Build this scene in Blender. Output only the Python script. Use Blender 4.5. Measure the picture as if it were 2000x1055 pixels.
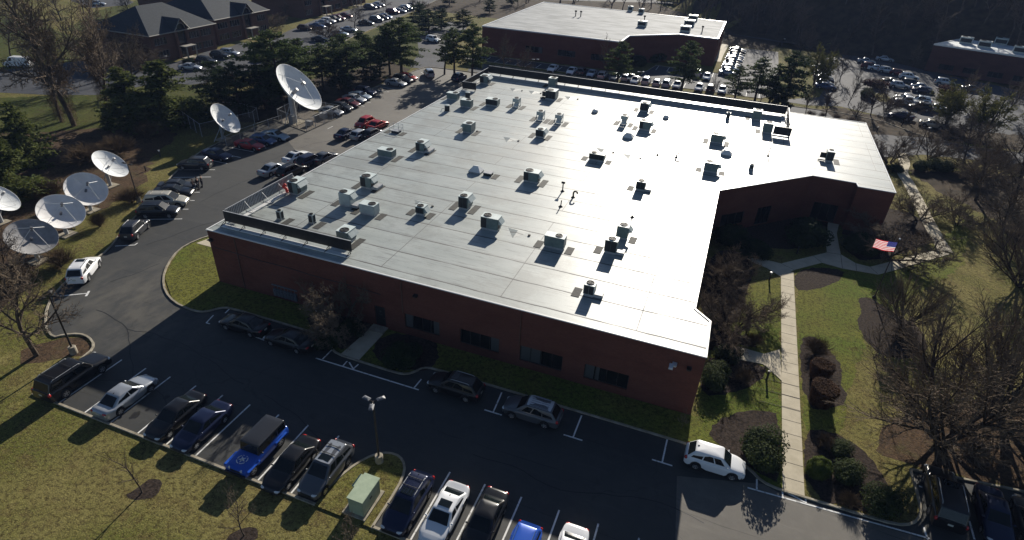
import bpy, bmesh, math, random
import numpy as np
from mathutils import Vector, Matrix
from mathutils.geometry import tessellate_polygon
for o in list(bpy.data.objects): bpy.data.objects.remove(o)
S = bpy.context.scene
COL = S.collection
R_ = math.radians
# ------------------------------------------------------------------ camera
CAM_H, FPX = 35.0, 1169.84
PITCH, ROLL, YAW = R_(31.7553), R_(3.0096), R_(-19.1064)
F_ = Vector((math.sin(YAW)*math.cos(PITCH), math.cos(YAW)*math.cos(PITCH), -math.sin(PITCH)))
RT = Vector((math.cos(YAW), -math.sin(YAW), 0))
DN = F_.cross(RT)
c_, s_ = math.cos(ROLL), math.sin(ROLL)
RIGHT, DOWN = RT*c_ - DN*s_, RT*s_ + DN*c_
cam = bpy.data.cameras.new('camera'); camo = bpy.data.objects.new('camera', cam); COL.objects.link(camo)
M = Matrix.Identity(4)
for i in range(3):
    M[i][0], M[i][1], M[i][2] = RIGHT[i], -DOWN[i], -F_[i]
M[2][3] = CAM_H
camo.matrix_world = M
cam.sensor_width = 36; cam.lens = FPX/2000*36; cam.clip_end = 2000; cam.clip_start = .5
S.camera = camo
# ------------------------------------------------------------------ light
SUN_EL, SUN_AZ = R_(22.5), R_(-2.0)          # the sun stands beyond the building (+Y), low
W = bpy.data.worlds.new('World'); S.world = W; W.use_nodes = True
nt = W.node_tree; bg = nt.nodes['Background']
sky = nt.nodes.new('ShaderNodeTexSky'); sky.sky_type = 'NISHITA'; sky.sun_disc = False
sky.sun_elevation = SUN_EL; sky.sun_rotation = SUN_AZ; sky.altitude = 100
sky.air_density = .75; sky.dust_density = .3; sky.ozone_density = 2.0
nt.links.new(sky.outputs[0], bg.inputs[0]); bg.inputs[1].default_value = .05
sl = bpy.data.lights.new('sun', 'SUN'); sl.energy = 5.0; sl.angle = R_(.53); sl.color = (1, .93, .82)
so = bpy.data.objects.new('sun', sl); COL.objects.link(so)
sd = Vector((math.sin(SUN_AZ)*math.cos(SUN_EL), math.cos(SUN_AZ)*math.cos(SUN_EL), math.sin(SUN_EL)))
so.rotation_euler = sd.to_track_quat('Z', 'Y').to_euler(); so.location = (0, 60, 80)
S.view_settings.view_transform = 'Standard'; S.view_settings.look = 'None'
S.view_settings.exposure = 0.6; S.view_settings.gamma = 1
# ------------------------------------------------------------------ helpers
def P(x, y, z=0.0):
    """world point at height z seen at photo pixel x, y"""
    d = RIGHT*((x-1000)/FPX) + DOWN*((y-527.5)/FPX) + F_
    t = (z-CAM_H)/d.z
    return Vector((d.x*t, d.y*t, z))
def HT(x, y, ytop):
    """height of a post standing at pixel x, y whose top is at pixel row ytop"""
    b = P(x, y); best = 0; be = 1e9
    for i in range(1, 400):
        z = i*.08; v = Vector((b.x, b.y, z-CAM_H))
        yy = 527.5+FPX*v.dot(DOWN)/v.dot(F_)
        if abs(yy-ytop) < be: be = abs(yy-ytop); best = z
    return best
def tag(o, label=None, cat=None, group=None, kind=None):
    if label: o['label'] = label
    if cat: o['category'] = cat
    if group: o['group'] = group
    if kind: o['kind'] = kind
    return o
def empty(name, loc, rz=0.0):
    o = bpy.data.objects.new(name, None); COL.objects.link(o)
    o.location = loc; o.rotation_euler = (0, 0, rz); o.empty_display_size = .2
    return o
class MB:
    def __init__(s): s.v = []; s.f = []; s.m = []
    def add(s, vs, fs, mi=0):
        b = len(s.v); s.v += [tuple(v) for v in vs]
        for f in fs: s.f.append(tuple(i+b for i in f)); s.m.append(mi)
        return s
    def join(s, o, mi=0, off=(0, 0, 0)):
        b = len(s.v); s.v += [(v[0]+off[0], v[1]+off[1], v[2]+off[2]) for v in o.v]
        s.f += [tuple(i+b for i in f) for f in o.f]; s.m += [mi if mi is not None else k for k in o.m]
        return s
    def box(s, x0, y0, z0, x1, y1, z1, mi=0):
        v = [(x0,y0,z0),(x1,y0,z0),(x1,y1,z0),(x0,y1,z0),(x0,y0,z1),(x1,y0,z1),(x1,y1,z1),(x0,y1,z1)]
        return s.add(v, [(0,3,2,1),(4,5,6,7),(0,1,5,4),(1,2,6,5),(2,3,7,6),(3,0,4,7)], mi)
    def quad(s, a, b, c, d, mi=0): return s.add([a,b,c,d], [(0,1,2,3)], mi)
    def tube(s, pts, rad, n=6, mi=0, cap=True):
        pts = [Vector(p) for p in pts]; k = len(pts)
        if not hasattr(rad, '__len__'): rad = [rad]*k
        vs = []; u = None
        for i, p in enumerate(pts):
            d = (pts[min(i+1,k-1)]-pts[max(i-1,0)])
            if d.length < 1e-9: d = Vector((0,0,1))
            d.normalize()
            if u is None:
                u = d.cross(Vector((1,0,0)) if abs(d.x) < .8 else Vector((0,1,0))).normalized()
            else:
                u = (u-d*u.dot(d)); u = u.normalized() if u.length > 1e-6 else d.orthogonal().normalized()
            w = d.cross(u)
            for j in range(n):
                a = 2*math.pi*j/n; vs.append(p+(u*math.cos(a)+w*math.sin(a))*rad[i])
        fs = [(i*n+j, i*n+(j+1)%n, (i+1)*n+(j+1)%n, (i+1)*n+j) for i in range(k-1) for j in range(n)]
        if cap: fs += [tuple(range(n-1,-1,-1)), tuple(range((k-1)*n, k*n))]
        return s.add(vs, fs, mi)
    def cyl(s, x, y, z0, z1, r0, r1=None, n=16, mi=0): return s.tube([(x,y,z0),(x,y,z1)], [r0, r0 if r1 is None else r1], n, mi)
    def lathe(s, prof, n=20, mi=0, c=(0,0,0)):
        vs = []; k = len(prof)
        for r, z in prof:
            for j in range(n):
                a = 2*math.pi*j/n; vs.append((c[0]+r*math.cos(a), c[1]+r*math.sin(a), c[2]+z))
        return s.add(vs, [(i*n+j, i*n+(j+1)%n, (i+1)*n+(j+1)%n, (i+1)*n+j) for i in range(k-1) for j in range(n)], mi)
    def ell(s, c, r, nu=10, nv=6, mi=0):
        pr = [(math.sin(math.pi*i/nv), -math.cos(math.pi*i/nv)) for i in range(nv+1)]
        b = len(s.v); s.lathe(pr, nu, mi)
        for i in range(b, len(s.v)):
            v = s.v[i]; s.v[i] = (c[0]+v[0]*r[0], c[1]+v[1]*r[1], c[2]+v[2]*r[2])
        return s
    def xf(s, mat):
        s.v = [tuple(mat @ Vector(v)) for v in s.v]; return s
    def mesh(s, name, mats, smooth=False, bevel=0):
        me = bpy.data.meshes.new(name); me.from_pydata(s.v, [], s.f)
        for m in (mats if isinstance(mats, (list, tuple)) else [mats]): me.materials.append(m)
        if len(me.polygons) and isinstance(mats, (list, tuple)) and len(mats) > 1: me.polygons.foreach_set('material_index', s.m[:len(me.polygons)])
        if bevel:
            bm = bmesh.new(); bm.from_mesh(me); bmesh.ops.remove_doubles(bm, verts=bm.verts, dist=1e-5)
            bmesh.ops.bevel(bm, geom=[e for e in bm.edges if len(e.link_faces) == 2 and e.calc_face_angle(0) > .5], offset=bevel, segments=2, affect='EDGES')
            bm.to_mesh(me); bm.free()
        if smooth:
            me.polygons.foreach_set('use_smooth', [True]*len(me.polygons))
            if smooth != 'all': me.set_sharp_from_angle(angle=R_(38))
        me.update(); return me
    def build(s, name, mats, parent=None, smooth=False, bevel=0, loc=None):
        return link(name, s.mesh(name, mats, smooth, bevel), parent, loc)
def link(name, me, parent=None, loc=None, rz=None):
    o = bpy.data.objects.new(name, me); COL.objects.link(o)
    if parent is not None: o.parent = parent
    if loc is not None: o.location = loc
    if rz is not None: o.rotation_euler = (0, 0, rz)
    return o
def copy_tree(o, parent=None):
    c = o.copy(); COL.objects.link(c); c.parent = parent
    for ch in o.children: copy_tree(ch, c)
    return c
# ------------------------------------------------------------------ materials
def mat(name, col, rough=.6, metal=0, spec=.5, coat=0, em=None):
    m = bpy.data.materials.new(name); m.use_nodes = True; b = m.node_tree.nodes['Principled BSDF']
    b.inputs['Base Color'].default_value = (*col, 1); b.inputs['Roughness'].default_value = rough
    b.inputs['Metallic'].default_value = metal; b.inputs['Specular IOR Level'].default_value = spec
    if coat: b.inputs['Coat Weight'].default_value = coat; b.inputs['Coat Roughness'].default_value = .04
    if em: b.inputs['Emission Color'].default_value = (*col, 1); b.inputs['Emission Strength'].default_value = em
    return m
class NT:
    """small node-graph writer"""
    def __init__(s, m): s.t = m.node_tree; s.b = s.t.nodes['Principled BSDF']; s.co = s.t.nodes.new('ShaderNodeTexCoord').outputs['Object']
    def n(s, t, **k):
        x = s.t.nodes.new(t)
        for a, v in k.items(): setattr(x, a, v)
        return x
    def l(s, a, b): s.t.links.new(a, b)
    def noise(s, sc, det=4, rough=.55, vec=None, stretch=None):
        x = s.n('ShaderNodeTexNoise'); x.inputs['Scale'].default_value = sc; x.inputs['Detail'].default_value = det; x.inputs['Roughness'].default_value = rough
        v = vec or s.co
        if stretch:
            mp = s.n('ShaderNodeMapping'); mp.inputs['Scale'].default_value = stretch; s.l(v, mp.inputs[0]); v = mp.outputs[0]
        s.l(v, x.inputs['Vector']); return x.outputs[0]
    def ramp(s, fac, stops):
        x = s.n('ShaderNodeValToRGB'); r = x.color_ramp
        while len(r.elements) < len(stops): r.elements.new(.5)
        for e, (p, c) in zip(r.elements, stops): e.position = p; e.color = (*c, 1) if hasattr(c, '__len__') else (c, c, c, 1)
        s.l(fac, x.inputs[0]); return x.outputs[0]
    def mix(s, fac, a, b, mode='MIX'):
        x = s.n('ShaderNodeMix', data_type='RGBA', blend_type=mode)
        for i, v in ((0, fac), (6, a), (7, b)):
            if hasattr(v, 'links') or hasattr(v, 'is_linked'): s.l(v, x.inputs[i])
            elif hasattr(v, '__len__'): x.inputs[i].default_value = (*v, 1)
            else: x.inputs[i].default_value = v
        return x.outputs[2]
    def math(s, op, a, b=0.0, c=None):
        x = s.n('ShaderNodeMath', operation=op)
        for i, v in enumerate((a, b) if c is None else (a, b, c)):
            if hasattr(v, 'is_linked'): s.l(v, x.inputs[i])
            else: x.inputs[i].default_value = v
        return x.outputs[0]
    def xyz(s):
        x = s.n('ShaderNodeSeparateXYZ'); s.l(s.co, x.inputs[0]); return x.outputs
    def col(s, c): s.l(c, s.b.inputs['Base Color'])
    def bump(s, h, st=.3, dist=.05):
        x = s.n('ShaderNodeBump'); x.inputs['Strength'].default_value = st; x.inputs['Distance'].default_value = dist
        s.l(h, x.inputs['Height']); s.l(x.outputs[0], s.b.inputs['Normal'])
def noisy(name, c0, c1, scale=2, rough=.9, bump=0, bscale=None, det=6, spec=.3, stretch=None, dist=.05, mid=(.35, .65)):
    m = mat(name, c0, rough, spec=spec); g = NT(m)
    n = g.noise(scale, det, .6, stretch=stretch); g.col(g.ramp(n, [(mid[0], c0), (mid[1], c1)]))
    if bump: g.bump(g.noise(bscale or scale*4, 3, .6), bump, dist)
    return m
def mk_grass(name, green, tan, brown):
    m = mat(name, green, 1.0, spec=.1); g = NT(m)
    big = g.noise(.09, 4, .6); midn = g.noise(.7, 5, .65); fine = g.noise(3.2, 5, .75)
    c = g.mix(g.ramp(big, [(.42, 0.), (.58, 1.)]), green, tan)
    c = g.mix(g.ramp(midn, [(.5, 0.), (.66, .9)]), c, brown)
    c = g.mix(g.ramp(g.noise(.33, 5, .7), [(.55, 0.), (.7, .7)]), c, tuple(min(1, x*1.35) for x in tan))
    c = g.mix(g.ramp(g.noise(.24, 4, .7), [(.58, 0.), (.7, .6)]), c, tuple(x*.7 for x in green))
    c = g.mix(g.ramp(fine, [(.38, .9), (.55, 0.)]), c, tuple(x*.35 for x in brown))
    c = g.mix(g.ramp(g.noise(9, 2, .7), [(.5, 0.), (.72, .6)]), c, tuple(min(1, x*1.8) for x in tan))
    g.col(c); g.bump(g.math('ADD', fine, g.noise(11, 3, .7)), .55, .1)
    return m
MT = {}
MT['grass'] = mk_grass('dry_winter_grass', (.11, .115, .026), (.19, .165, .058), (.12, .09, .036))
MT['lawn'] = mk_grass('green_lawn', (.095, .135, .02), (.14, .14, .03), (.10, .095, .025))
MT['lawn_far'] = mk_grass('distant_green_lawn', (.05, .07, .012), (.085, .09, .02), (.06, .055, .02))  # darker copy of the lawn, dimmer light at upper left put into colour
def mk_leaf():
    m = mat('leaf_litter', (.06, .04, .025), 1, spec=.1); g = NT(m)
    c = g.ramp(g.noise(.5, 6, .7), [(.35, (.045, .032, .02)), (.52, (.095, .06, .036)), (.68, (.075, .066, .03))])
    v = g.n('ShaderNodeTexVoronoi'); v.inputs['Scale'].default_value = 5.5; g.l(g.co, v.inputs['Vector'])
    c = g.mix(g.ramp(v.outputs['Color'], [(.5, 0.), (.85, .45)]), c, (.16, .105, .065)); c = g.mix(g.ramp(g.noise(4, 5, .75), [(.36, .7), (.55, 0.)]), c, (.02, .015, .01))
    g.col(c); g.bump(g.math('ADD', g.noise(4, 5, .7), g.noise(9, 3, .7)), .5, .1); return m
MT['leaf'] = mk_leaf()
MT['floor'] = noisy('woodland_floor', (.03, .024, .016), (.075, .055, .035), .5, 1, .4, 3, 8, .1)
MT['mulch'] = noisy('bark_mulch', (.016, .012, .01), (.06, .045, .036), 5, 1, .7, 9, 6, .1)
def mk_asphalt(name, c, c2, crack, ro=.75, dust=None, sp=.4):
    m = mat(name, c, ro, spec=sp); g = NT(m)
    x = g.ramp(g.noise(.13, 5, .62), [(.35, c), (.68, c2)])
    x = g.mix(g.ramp(g.noise(1.1, 6, .7), [(.45, 0.), (.75, .35)]), x, tuple(v*1.5 for v in c2))
    v = g.n('ShaderNodeTexVoronoi', feature='DISTANCE_TO_EDGE'); v.inputs['Scale'].default_value = .16
    mp = g.n('ShaderNodeVectorMath', operation='ADD'); ns = g.n('ShaderNodeTexNoise'); ns.inputs['Scale'].default_value = .5; ns.inputs['Detail'].default_value = 5
    sc = g.n('ShaderNodeVectorMath', operation='SCALE'); sc.inputs['Scale'].default_value = 2.2
    g.l(g.co, ns.inputs['Vector']); g.l(ns.outputs[1], sc.inputs[0]); g.l(g.co, mp.inputs[0]); g.l(sc.outputs[0], mp.inputs[1]); g.l(mp.outputs[0], v.inputs['Vector'])
    cr = g.math('MULTIPLY', g.ramp(v.outputs[0], [(.0, 1.), (.012, 0.)]), g.ramp(g.noise(.06, 2), [(.48, 0.), (.6, crack)]))
    x = g.mix(cr, x, tuple(v*.35 for v in c))
    x = g.mix(g.ramp(g.noise(.42, 3, .5), [(.66, 0.), (.7, .5)]), x, tuple(v*.55 for v in c))
    x = g.mix(g.ramp(g.noise(.7, 5, .7, stretch=(.25, 2.2, 1)), [(.55, 0.), (.75, .4)]), x, tuple(v*1.7 for v in c2))
    o = g.xyz(); wn = g.n('ShaderNodeTexWhiteNoise', noise_dimensions='1D'); wy = g.math('ADD', o[1], g.math('MULTIPLY', g.noise(.15, 2), 1.2))
    g.l(g.math('FLOOR', g.math('DIVIDE', wy, 3.7)), wn.inputs['W']); x = g.mix(g.math('MULTIPLY', wn.outputs[0], .28), x, tuple(v*1.5 for v in c2))
    x = g.mix(g.math('MULTIPLY', g.ramp(g.math('FRACT', g.math('DIVIDE', wy, 3.7)), [(.0, .7), (.012, .7), (.02, 0.)]), g.ramp(g.noise(.3, 3), [(.4, 0.), (.6, 1.)])), x, tuple(v*.4 for v in c))
    if dust:
        vm = g.n('ShaderNodeVectorMath', operation='DISTANCE'); g.l(g.co, vm.inputs[0]); vm.inputs[1].default_value = dust
        dm = g.math('MULTIPLY', g.ramp(g.math('DIVIDE', vm.outputs['Value'], 12.0), [(.2, 1.), (1., 0.)]), g.ramp(g.noise(.5, 6, .65, stretch=(1, .5, 1)), [(.42, 0.), (.62, .8)]))
        x = g.mix(dm, x, (.105, .097, .08))
    g.col(x)
    g.bump(g.noise(14, 3, .7), .35, .02)
    return m
MT['asphalt'] = mk_asphalt('dark_asphalt', (.025, .027, .028), (.044, .044, .041), .7, .7, (-49.5, 33.0, 0))
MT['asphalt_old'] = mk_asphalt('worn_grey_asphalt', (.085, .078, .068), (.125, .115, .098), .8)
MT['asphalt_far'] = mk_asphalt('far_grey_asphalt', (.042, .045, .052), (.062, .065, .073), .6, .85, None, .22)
MT['line'] = noisy('white_road_paint', (.2, .2, .195), (.74, .74, .72), 3.5, .7, det=8, mid=(.3, .46))
MT['kerb'] = noisy('kerb_concrete', (.23, .2, .15), (.4, .36, .28), 1.5, .9, .2, 12)
def mk_walk():
    m = mat('path_concrete', (.42, .38, .3), .85, spec=.3); g = NT(m)
    x = g.ramp(g.noise(.9, 6, .65), [(.3, (.42, .37, .27)), (.7, (.55, .49, .37))]); g.col(x); g.bump(g.noise(20, 3), .15, .01); return m
MT['walk'] = mk_walk()
MT['joint'] = mat('path_joint', (.05, .045, .04), .95)
def mk_brick(name, a, b):
    m = mat(name, a, .9, spec=.2); g = NT(m); o = g.xyz()
    cb = g.n('ShaderNodeCombineXYZ'); g.l(g.math('ADD', o[0], o[1]), cb.inputs[0]); g.l(o[2], cb.inputs[1])
    br = g.n('ShaderNodeTexBrick'); g.l(cb.outputs[0], br.inputs['Vector']); br.inputs['Scale'].default_value = 1
    br.inputs['Brick Width'].default_value = .22; br.inputs['Row Height'].default_value = .075; br.inputs['Mortar Size'].default_value = .008
    br.inputs['Color1'].default_value = (*a, 1); br.inputs['Color2'].default_value = (*b, 1); br.inputs['Mortar'].default_value = (.13, .07, .055, 1)
    x = g.mix(g.ramp(g.noise(.35, 5, .6, stretch=(1, 1, 2.5)), [(.4, 0.), (.7, .45)]), br.outputs[0], tuple(v*.55 for v in a)); g.col(x)
    return m
MT['brick'] = mk_brick('red_brick', (.125, .041, .028), (.165, .054, .036))
MT['brick_brown'] = mk_brick('brown_brick', (.115, .065, .046), (.155, .09, .064))
MT['brick_dark'] = mk_brick('dark_brick', (.07, .028, .024), (.09, .036, .03))
def mk_roof():
    m = mat('roof_membrane', (.2, .2, .19), .4, spec=.5); g = NT(m); o = g.xyz()
    wob = g.math('MULTIPLY', g.math('SUBTRACT', g.noise(.25, 3), .5), .25)
    y = g.math('ADD', o[1], wob)
    fr = g.math('FRACT', g.math('DIVIDE', y, 3.05))
    seam = g.ramp(fr, [(.0, 1.), (.04, 1.), (.062, 0.)])
    fr2 = g.math('FRACT', g.math('DIVIDE', g.math('ADD', o[0], 3.0), 11.7))
    row = g.math('FLOOR', g.math('DIVIDE', y, 3.05))
    wn = g.n('ShaderNodeTexWhiteNoise', noise_dimensions='1D'); g.l(row, wn.inputs['W'])
    seam2 = g.math('MULTIPLY', g.ramp(fr2, [(.0, .8), (.004, .8), (.009, 0.)]), g.math('GREATER_THAN', wn.outputs[0], .35))
    sm = g.math('MAXIMUM', g.math('MULTIPLY', seam, g.ramp(g.noise(.35, 3), [(.3, .5), (.55, 1.)])), seam2)
    base = g.ramp(g.noise(.35, 6, .65, stretch=(.35, 1.6, 1)), [(.3, (.29, .318, .3)), (.7, (.42, .45, .425))])
    base = g.mix(g.math('MULTIPLY', wn.outputs[0], .45), base, (.36, .38, .36))
    base = g.mix(g.ramp(g.noise(.13, 6, .72), [(.5, 0.), (.6, .6)]), base, (.2, .212, .2))
    base = g.mix(g.ramp(g.noise(.21, 5, .7), [(.6, 0.), (.66, .5)]), base, (.39, .41, .39))
    base = g.mix(g.ramp(g.noise(2.2, 4, .7, stretch=(.18, 2.5, 1)), [(.54, 0.), (.68, .7)]), base, (.16, .163, .155))
    base = g.mix(g.math('MULTIPLY', g.ramp(fr, [(.03, .7), (.16, 0.)]), g.ramp(g.noise(.5, 4), [(.4, 0.), (.65, .8)])), base, (.13, .132, .126))
    base = g.mix(g.ramp(g.noise(5.5, 3, .7, stretch=(.3, 2.2, 1)), [(.62, 0.), (.72, .55)]), base, (.13, .13, .124))
    g.col(g.mix(sm, base, (.06, .06, .06)))
    ro = g.math('ADD', g.ramp(g.noise(.3, 5, .6, stretch=(.5, 1.4, 1)), [(.25, .38), (.75, .47)]), g.ramp(g.noise(.13, 6, .72), [(.5, 0.), (.62, .07)]))
    g.l(g.math('ADD', ro, g.math('MULTIPLY', sm, .25)), g.b.inputs['Roughness'])
    g.bump(g.math('SUBTRACT', g.noise(.9, 4, .6), g.math('MULTIPLY', seam, .6)), .06, .06)
    return m
MT['roof'] = mk_roof()
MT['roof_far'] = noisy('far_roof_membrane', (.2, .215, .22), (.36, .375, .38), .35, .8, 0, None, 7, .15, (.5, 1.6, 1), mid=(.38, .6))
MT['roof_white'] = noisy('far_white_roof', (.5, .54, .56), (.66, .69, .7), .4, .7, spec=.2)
MT['pad'] = noisy('walkway_pad_rubber', (.022, .022, .02), (.05, .05, .045), 5, .75)
MT['white_metal'] = mat('white_coping_metal', (.72, .72, .7), .35, spec=.6)
MT['screen'] = noisy('screen_panel_metal', (.01, .01, .011), (.018, .018, .02), 3, .6, spec=.3)
MT['screen_in'] = noisy('screen_ribbed_metal', (.28, .29, .3), (.36, .37, .38), 3, .5)
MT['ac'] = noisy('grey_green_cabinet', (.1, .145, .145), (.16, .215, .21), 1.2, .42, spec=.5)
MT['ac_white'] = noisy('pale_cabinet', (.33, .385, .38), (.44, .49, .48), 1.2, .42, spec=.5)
MT['ac_top'] = noisy('sunlit_top_panel', (.5, .58, .56), (.66, .72, .7), 1.5, .45, spec=.5)  # tops painted lighter than the darkened cabinet sides, for sunlight from above
MT['coil'] = noisy('coil_dark', (.014, .017, .019), (.032, .036, .04), 20, .6)
MT['galv'] = noisy('galvanised_steel', (.3, .31, .32), (.42, .43, .44), 3, .45, spec=.5)
MT['black'] = mat('black_rubber', (.012, .012, .012), .7)
MT['dkmetal'] = noisy('dark_bronze_metal', (.022, .019, .016), (.04, .034, .03), 4, .5)
MT['glass'] = mat('dark_window_glass', (.008, .01, .012), .08, spec=.5)
MT['carglass'] = mat('car_glass', (.006, .009, .01), .1, spec=.4)
MT['blind'] = mat('pale_window_blind', (.06, .063, .062), .6)
MT['rim'] = mat('alloy_rim', (.5, .5, .51), .3, metal=.8)
MT['tyre'] = mat('tyre_rubber', (.012, .012, .013), .8)
MT['trim'] = mat('black_trim', (.014, .014, .015), .5)
MT['head'] = mat('headlight_lens', (.6, .62, .62), .12, spec=.8)
MT['tail'] = mat('taillight_lens', (.4, .012, .01), .2, spec=.7)
MT['plate'] = mat('licence_plate', (.55, .56, .5), .5)
MT['chrome'] = mat('chrome', (.6, .6, .6), .15, metal=1)
MT['bark'] = noisy('grey_bark', (.055, .043, .033), (.12, .095, .072), 3, 1, spec=.1)
MT['bark_dark'] = noisy('dark_bark', (.035, .027, .021), (.08, .062, .048), 3, 1, spec=.1)
MT['twig'] = noisy('brown_twigs', (.1, .076, .056), (.2, .155, .11), 1.5, 1, spec=.1)
MT['twig_dark'] = noisy('dark_twigs', (.06, .047, .038), (.13, .1, .08), 1.5, 1, spec=.1)
MT['twig_olive'] = noisy('olive_twigs', (.085, .075, .02), (.15, .125, .035), 1.5, 1, spec=.1)
MT['vine'] = noisy('dry_vine', (.06, .042, .025), (.16, .11, .062), 2, 1, spec=.1)
def leafmat(name, a, b, sc=1.2, tl=.35):
    m = noisy(name, a, b, sc, .85, spec=.12); t = m.node_tree; bs = t.nodes['Principled BSDF']; rp = bs.inputs['Base Color'].links[0].from_socket
    tr = t.nodes.new('ShaderNodeBsdfTranslucent'); t.links.new(rp, tr.inputs[0]); mx = t.nodes.new('ShaderNodeMixShader'); mx.inputs[0].default_value = tl
    t.links.new(bs.outputs[0], mx.inputs[1]); t.links.new(tr.outputs[0], mx.inputs[2]); t.links.new(mx.outputs[0], t.nodes['Material Output'].inputs[0])
    return m
MT['pine'] = leafmat('pine_needles', (.028, .045, .016), (.09, .12, .04))
MT['spruce'] = leafmat('spruce_needles', (.042, .06, .017), (.125, .14, .036))
MT['pine_dark'] = leafmat('dark_pine_needles', (.014, .028, .014), (.042, .062, .024))
MT['olive_leaf'] = leafmat('olive_leaves', (.085, .085, .022), (.16, .155, .04))
MT['rhodo'] = leafmat('rhododendron_leaves', (.02, .035, .014), (.07, .085, .03), 2.5)
MT['box'] = leafmat('boxwood_leaves', (.05, .075, .012), (.12, .145, .03), 2.5)
MT['hedge_brown'] = leafmat('brown_hedge_leaves', (.035, .018, .011), (.095, .05, .026), 2.5)
MT['redleaf'] = leafmat('dull_red_leaves', (.03, .012, .011), (.06, .022, .02), 2.5)
MT['dish'] = noisy('white_dish_panels', (.62, .64, .65), (.74, .76, .76), .8, .7, spec=.3)
MT['dish_grey'] = noisy('shade_tuned_dish_panels', (.68, .665, .65), (.78, .765, .75), 1.2, .75, spec=.2)  # tone lifted and warmed to offset the shade on these dish faces
MT['dish_mesh'] = noisy('dull_dish_panels', (.24, .235, .235), (.34, .335, .335), 1.2, .8, spec=.2)
MT['sage'] = noisy('sage_green_enamel', (.3, .37, .26), (.38, .45, .32), 2, .5)
MT['roofshingle'] = noisy('slate_blue_shingle', (.018, .025, .033), (.033, .042, .051), 1.5, .8, stretch=(1, 1, 5))
MT['cream'] = mat('cream_trim', (.3, .28, .24), .7)
MT['lampwhite'] = mat('lamp_housing_white', (.6, .6, .6), .4)
MT['wood'] = noisy('weathered_wood', (.1, .085, .07), (.17, .15, .125), 4, .9)

def mk_cloth(name, c):
    m = mat(name, c, .8, spec=.1); t = m.node_tree; b = t.nodes['Principled BSDF']; tr = t.nodes.new('ShaderNodeBsdfTranslucent'); tr.inputs[0].default_value = (*c, 1)
    mx = t.nodes.new('ShaderNodeMixShader'); mx.inputs[0].default_value = .4; o = t.nodes['Material Output']
    t.links.new(b.outputs[0], mx.inputs[1]); t.links.new(tr.outputs[0], mx.inputs[2]); t.links.new(mx.outputs[0], o.inputs[0]); return m
# ================================================================== SETTING
def hill_foot(x): return 229-.46*x if x > -5 else 231.3+(-5-x)*2.2
def hill(x, y):
    d = y-hill_foot(x)
    if d <= 0: return 0
    h = .6*d*min(1, d/12+.25)
    return h if h < 20 else min(20+(h-20)*.12, 60)
def ground():
    xs = list(np.arange(-460, 340, 10)); ys = list(np.arange(-40, 600, 8))
    v = [(x, y, hill(x, y)-(1.6 if y > hill_foot(x)-9 and x > -40 else 0)) for y in ys for x in xs]; n = len(xs)
    f = [(j*n+i, j*n+i+1, (j+1)*n+i+1, (j+1)*n+i) for j in range(len(ys)-1) for i in range(n-1)]
    m = MB(); m.add(v, f); return tag(m.build('ground', MT['grass'], smooth='all'), kind='structure')
ground()
def poly_mb(pts, z, mb=None):
    mb = mb or MB(); p3 = [Vector((p[0], p[1], 0)) for p in pts]
    a = sum(p3[i].x*p3[(i+1) % len(p3)].y-p3[(i+1) % len(p3)].x*p3[i].y for i in range(len(p3)))
    fs = [tuple(t) for t in tessellate_polygon([p3])]
    out = []
    for t in fs:
        q = [p3[i] for i in t]; n = (q[1]-q[0]).cross(q[2]-q[0]).z
        out.append(t if n > 0 else t[::-1])
    return mb.add([(p.x, p.y, z) for p in p3], out)
def smooth_line(pts, it=2, closed=False):
    pts = [Vector((p[0], p[1], 0)) for p in pts]
    for _ in range(it):
        q = [] if closed else [pts[0]]; n = len(pts)
        for i in range(n if closed else n-1):
            a, b = pts[i], pts[(i+1) % n]; q += [a*.75+b*.25, a*.25+b*.75]
        if not closed: q.append(pts[-1])
        pts = q
    return pts
def sheet(name, pts, z, m, kind='structure', sm=0):
    if sm: pts = smooth_line(pts, sm, True)
    jit = {'mulch_bed': .16, 'leaf_litter': .9, 'woodland_floor': .7, 'green_lawn': .5}.get(name)
    if jit:
        rg = random.Random(len(pts)*13+int(abs(pts[0][0])*7)); q = []; stp = max(.35, jit)
        for i in range(len(pts)):
            u, v = Vector((*tuple(pts[i])[:2], 0)), Vector((*tuple(pts[(i+1) % len(pts)])[:2], 0)); n = max(1, min(60, int((v-u).length/stp)))
            q += [u.lerp(v, k/n)+Vector((rg.uniform(-jit, jit), rg.uniform(-jit, jit), 0))*.6 for k in range(n)]
        pts = q
    return tag(poly_mb(pts, z).build(name, m), kind=kind)
def strip(pts, w, z0, z1, mb=None, sm=0, closed=False):
    """a band of width w following pts, from z0 up to z1"""
    if sm: pts = smooth_line(pts, sm, closed)
    pts = [Vector((p[0], p[1], 0)) for p in pts]; mb = mb or MB(); n = len(pts); vs = []
    for i, p in enumerate(pts):
        a = pts[i-1] if (i or closed) else p; b = pts[(i+1) % n] if (i < n-1 or closed) else p
        d = (b-a).normalized(); nn = Vector((-d.y, d.x, 0))*w/2
        vs += [(*(p+nn).xy, z0), (*(p+nn).xy, z1), (*(p-nn).xy, z1), (*(p-nn).xy, z0)]
    fs = []
    for i in range(n if closed else n-1):
        a, b = i*4, ((i+1) % n)*4
        fs += [(a, b, b+1, a+1)[::-1], (a+1, b+1, b+2, a+2)[::-1], (a+2, b+2, b+3, a+3)[::-1]]
    if not closed: fs += [(0, 1, 2, 3), (n*4-1, n*4-2, n*4-3, n*4-4)]
    return mb.add(vs, fs)
def kerb(pts, sm=0, closed=False, w=.17, h=.13): return tag(strip(pts, w, -.02, h, sm=sm, closed=closed).build('kerb', MT['kerb']), kind='structure')
Q = lambda *a: [tuple(P(x, y).xy) for x, y in a]
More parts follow.
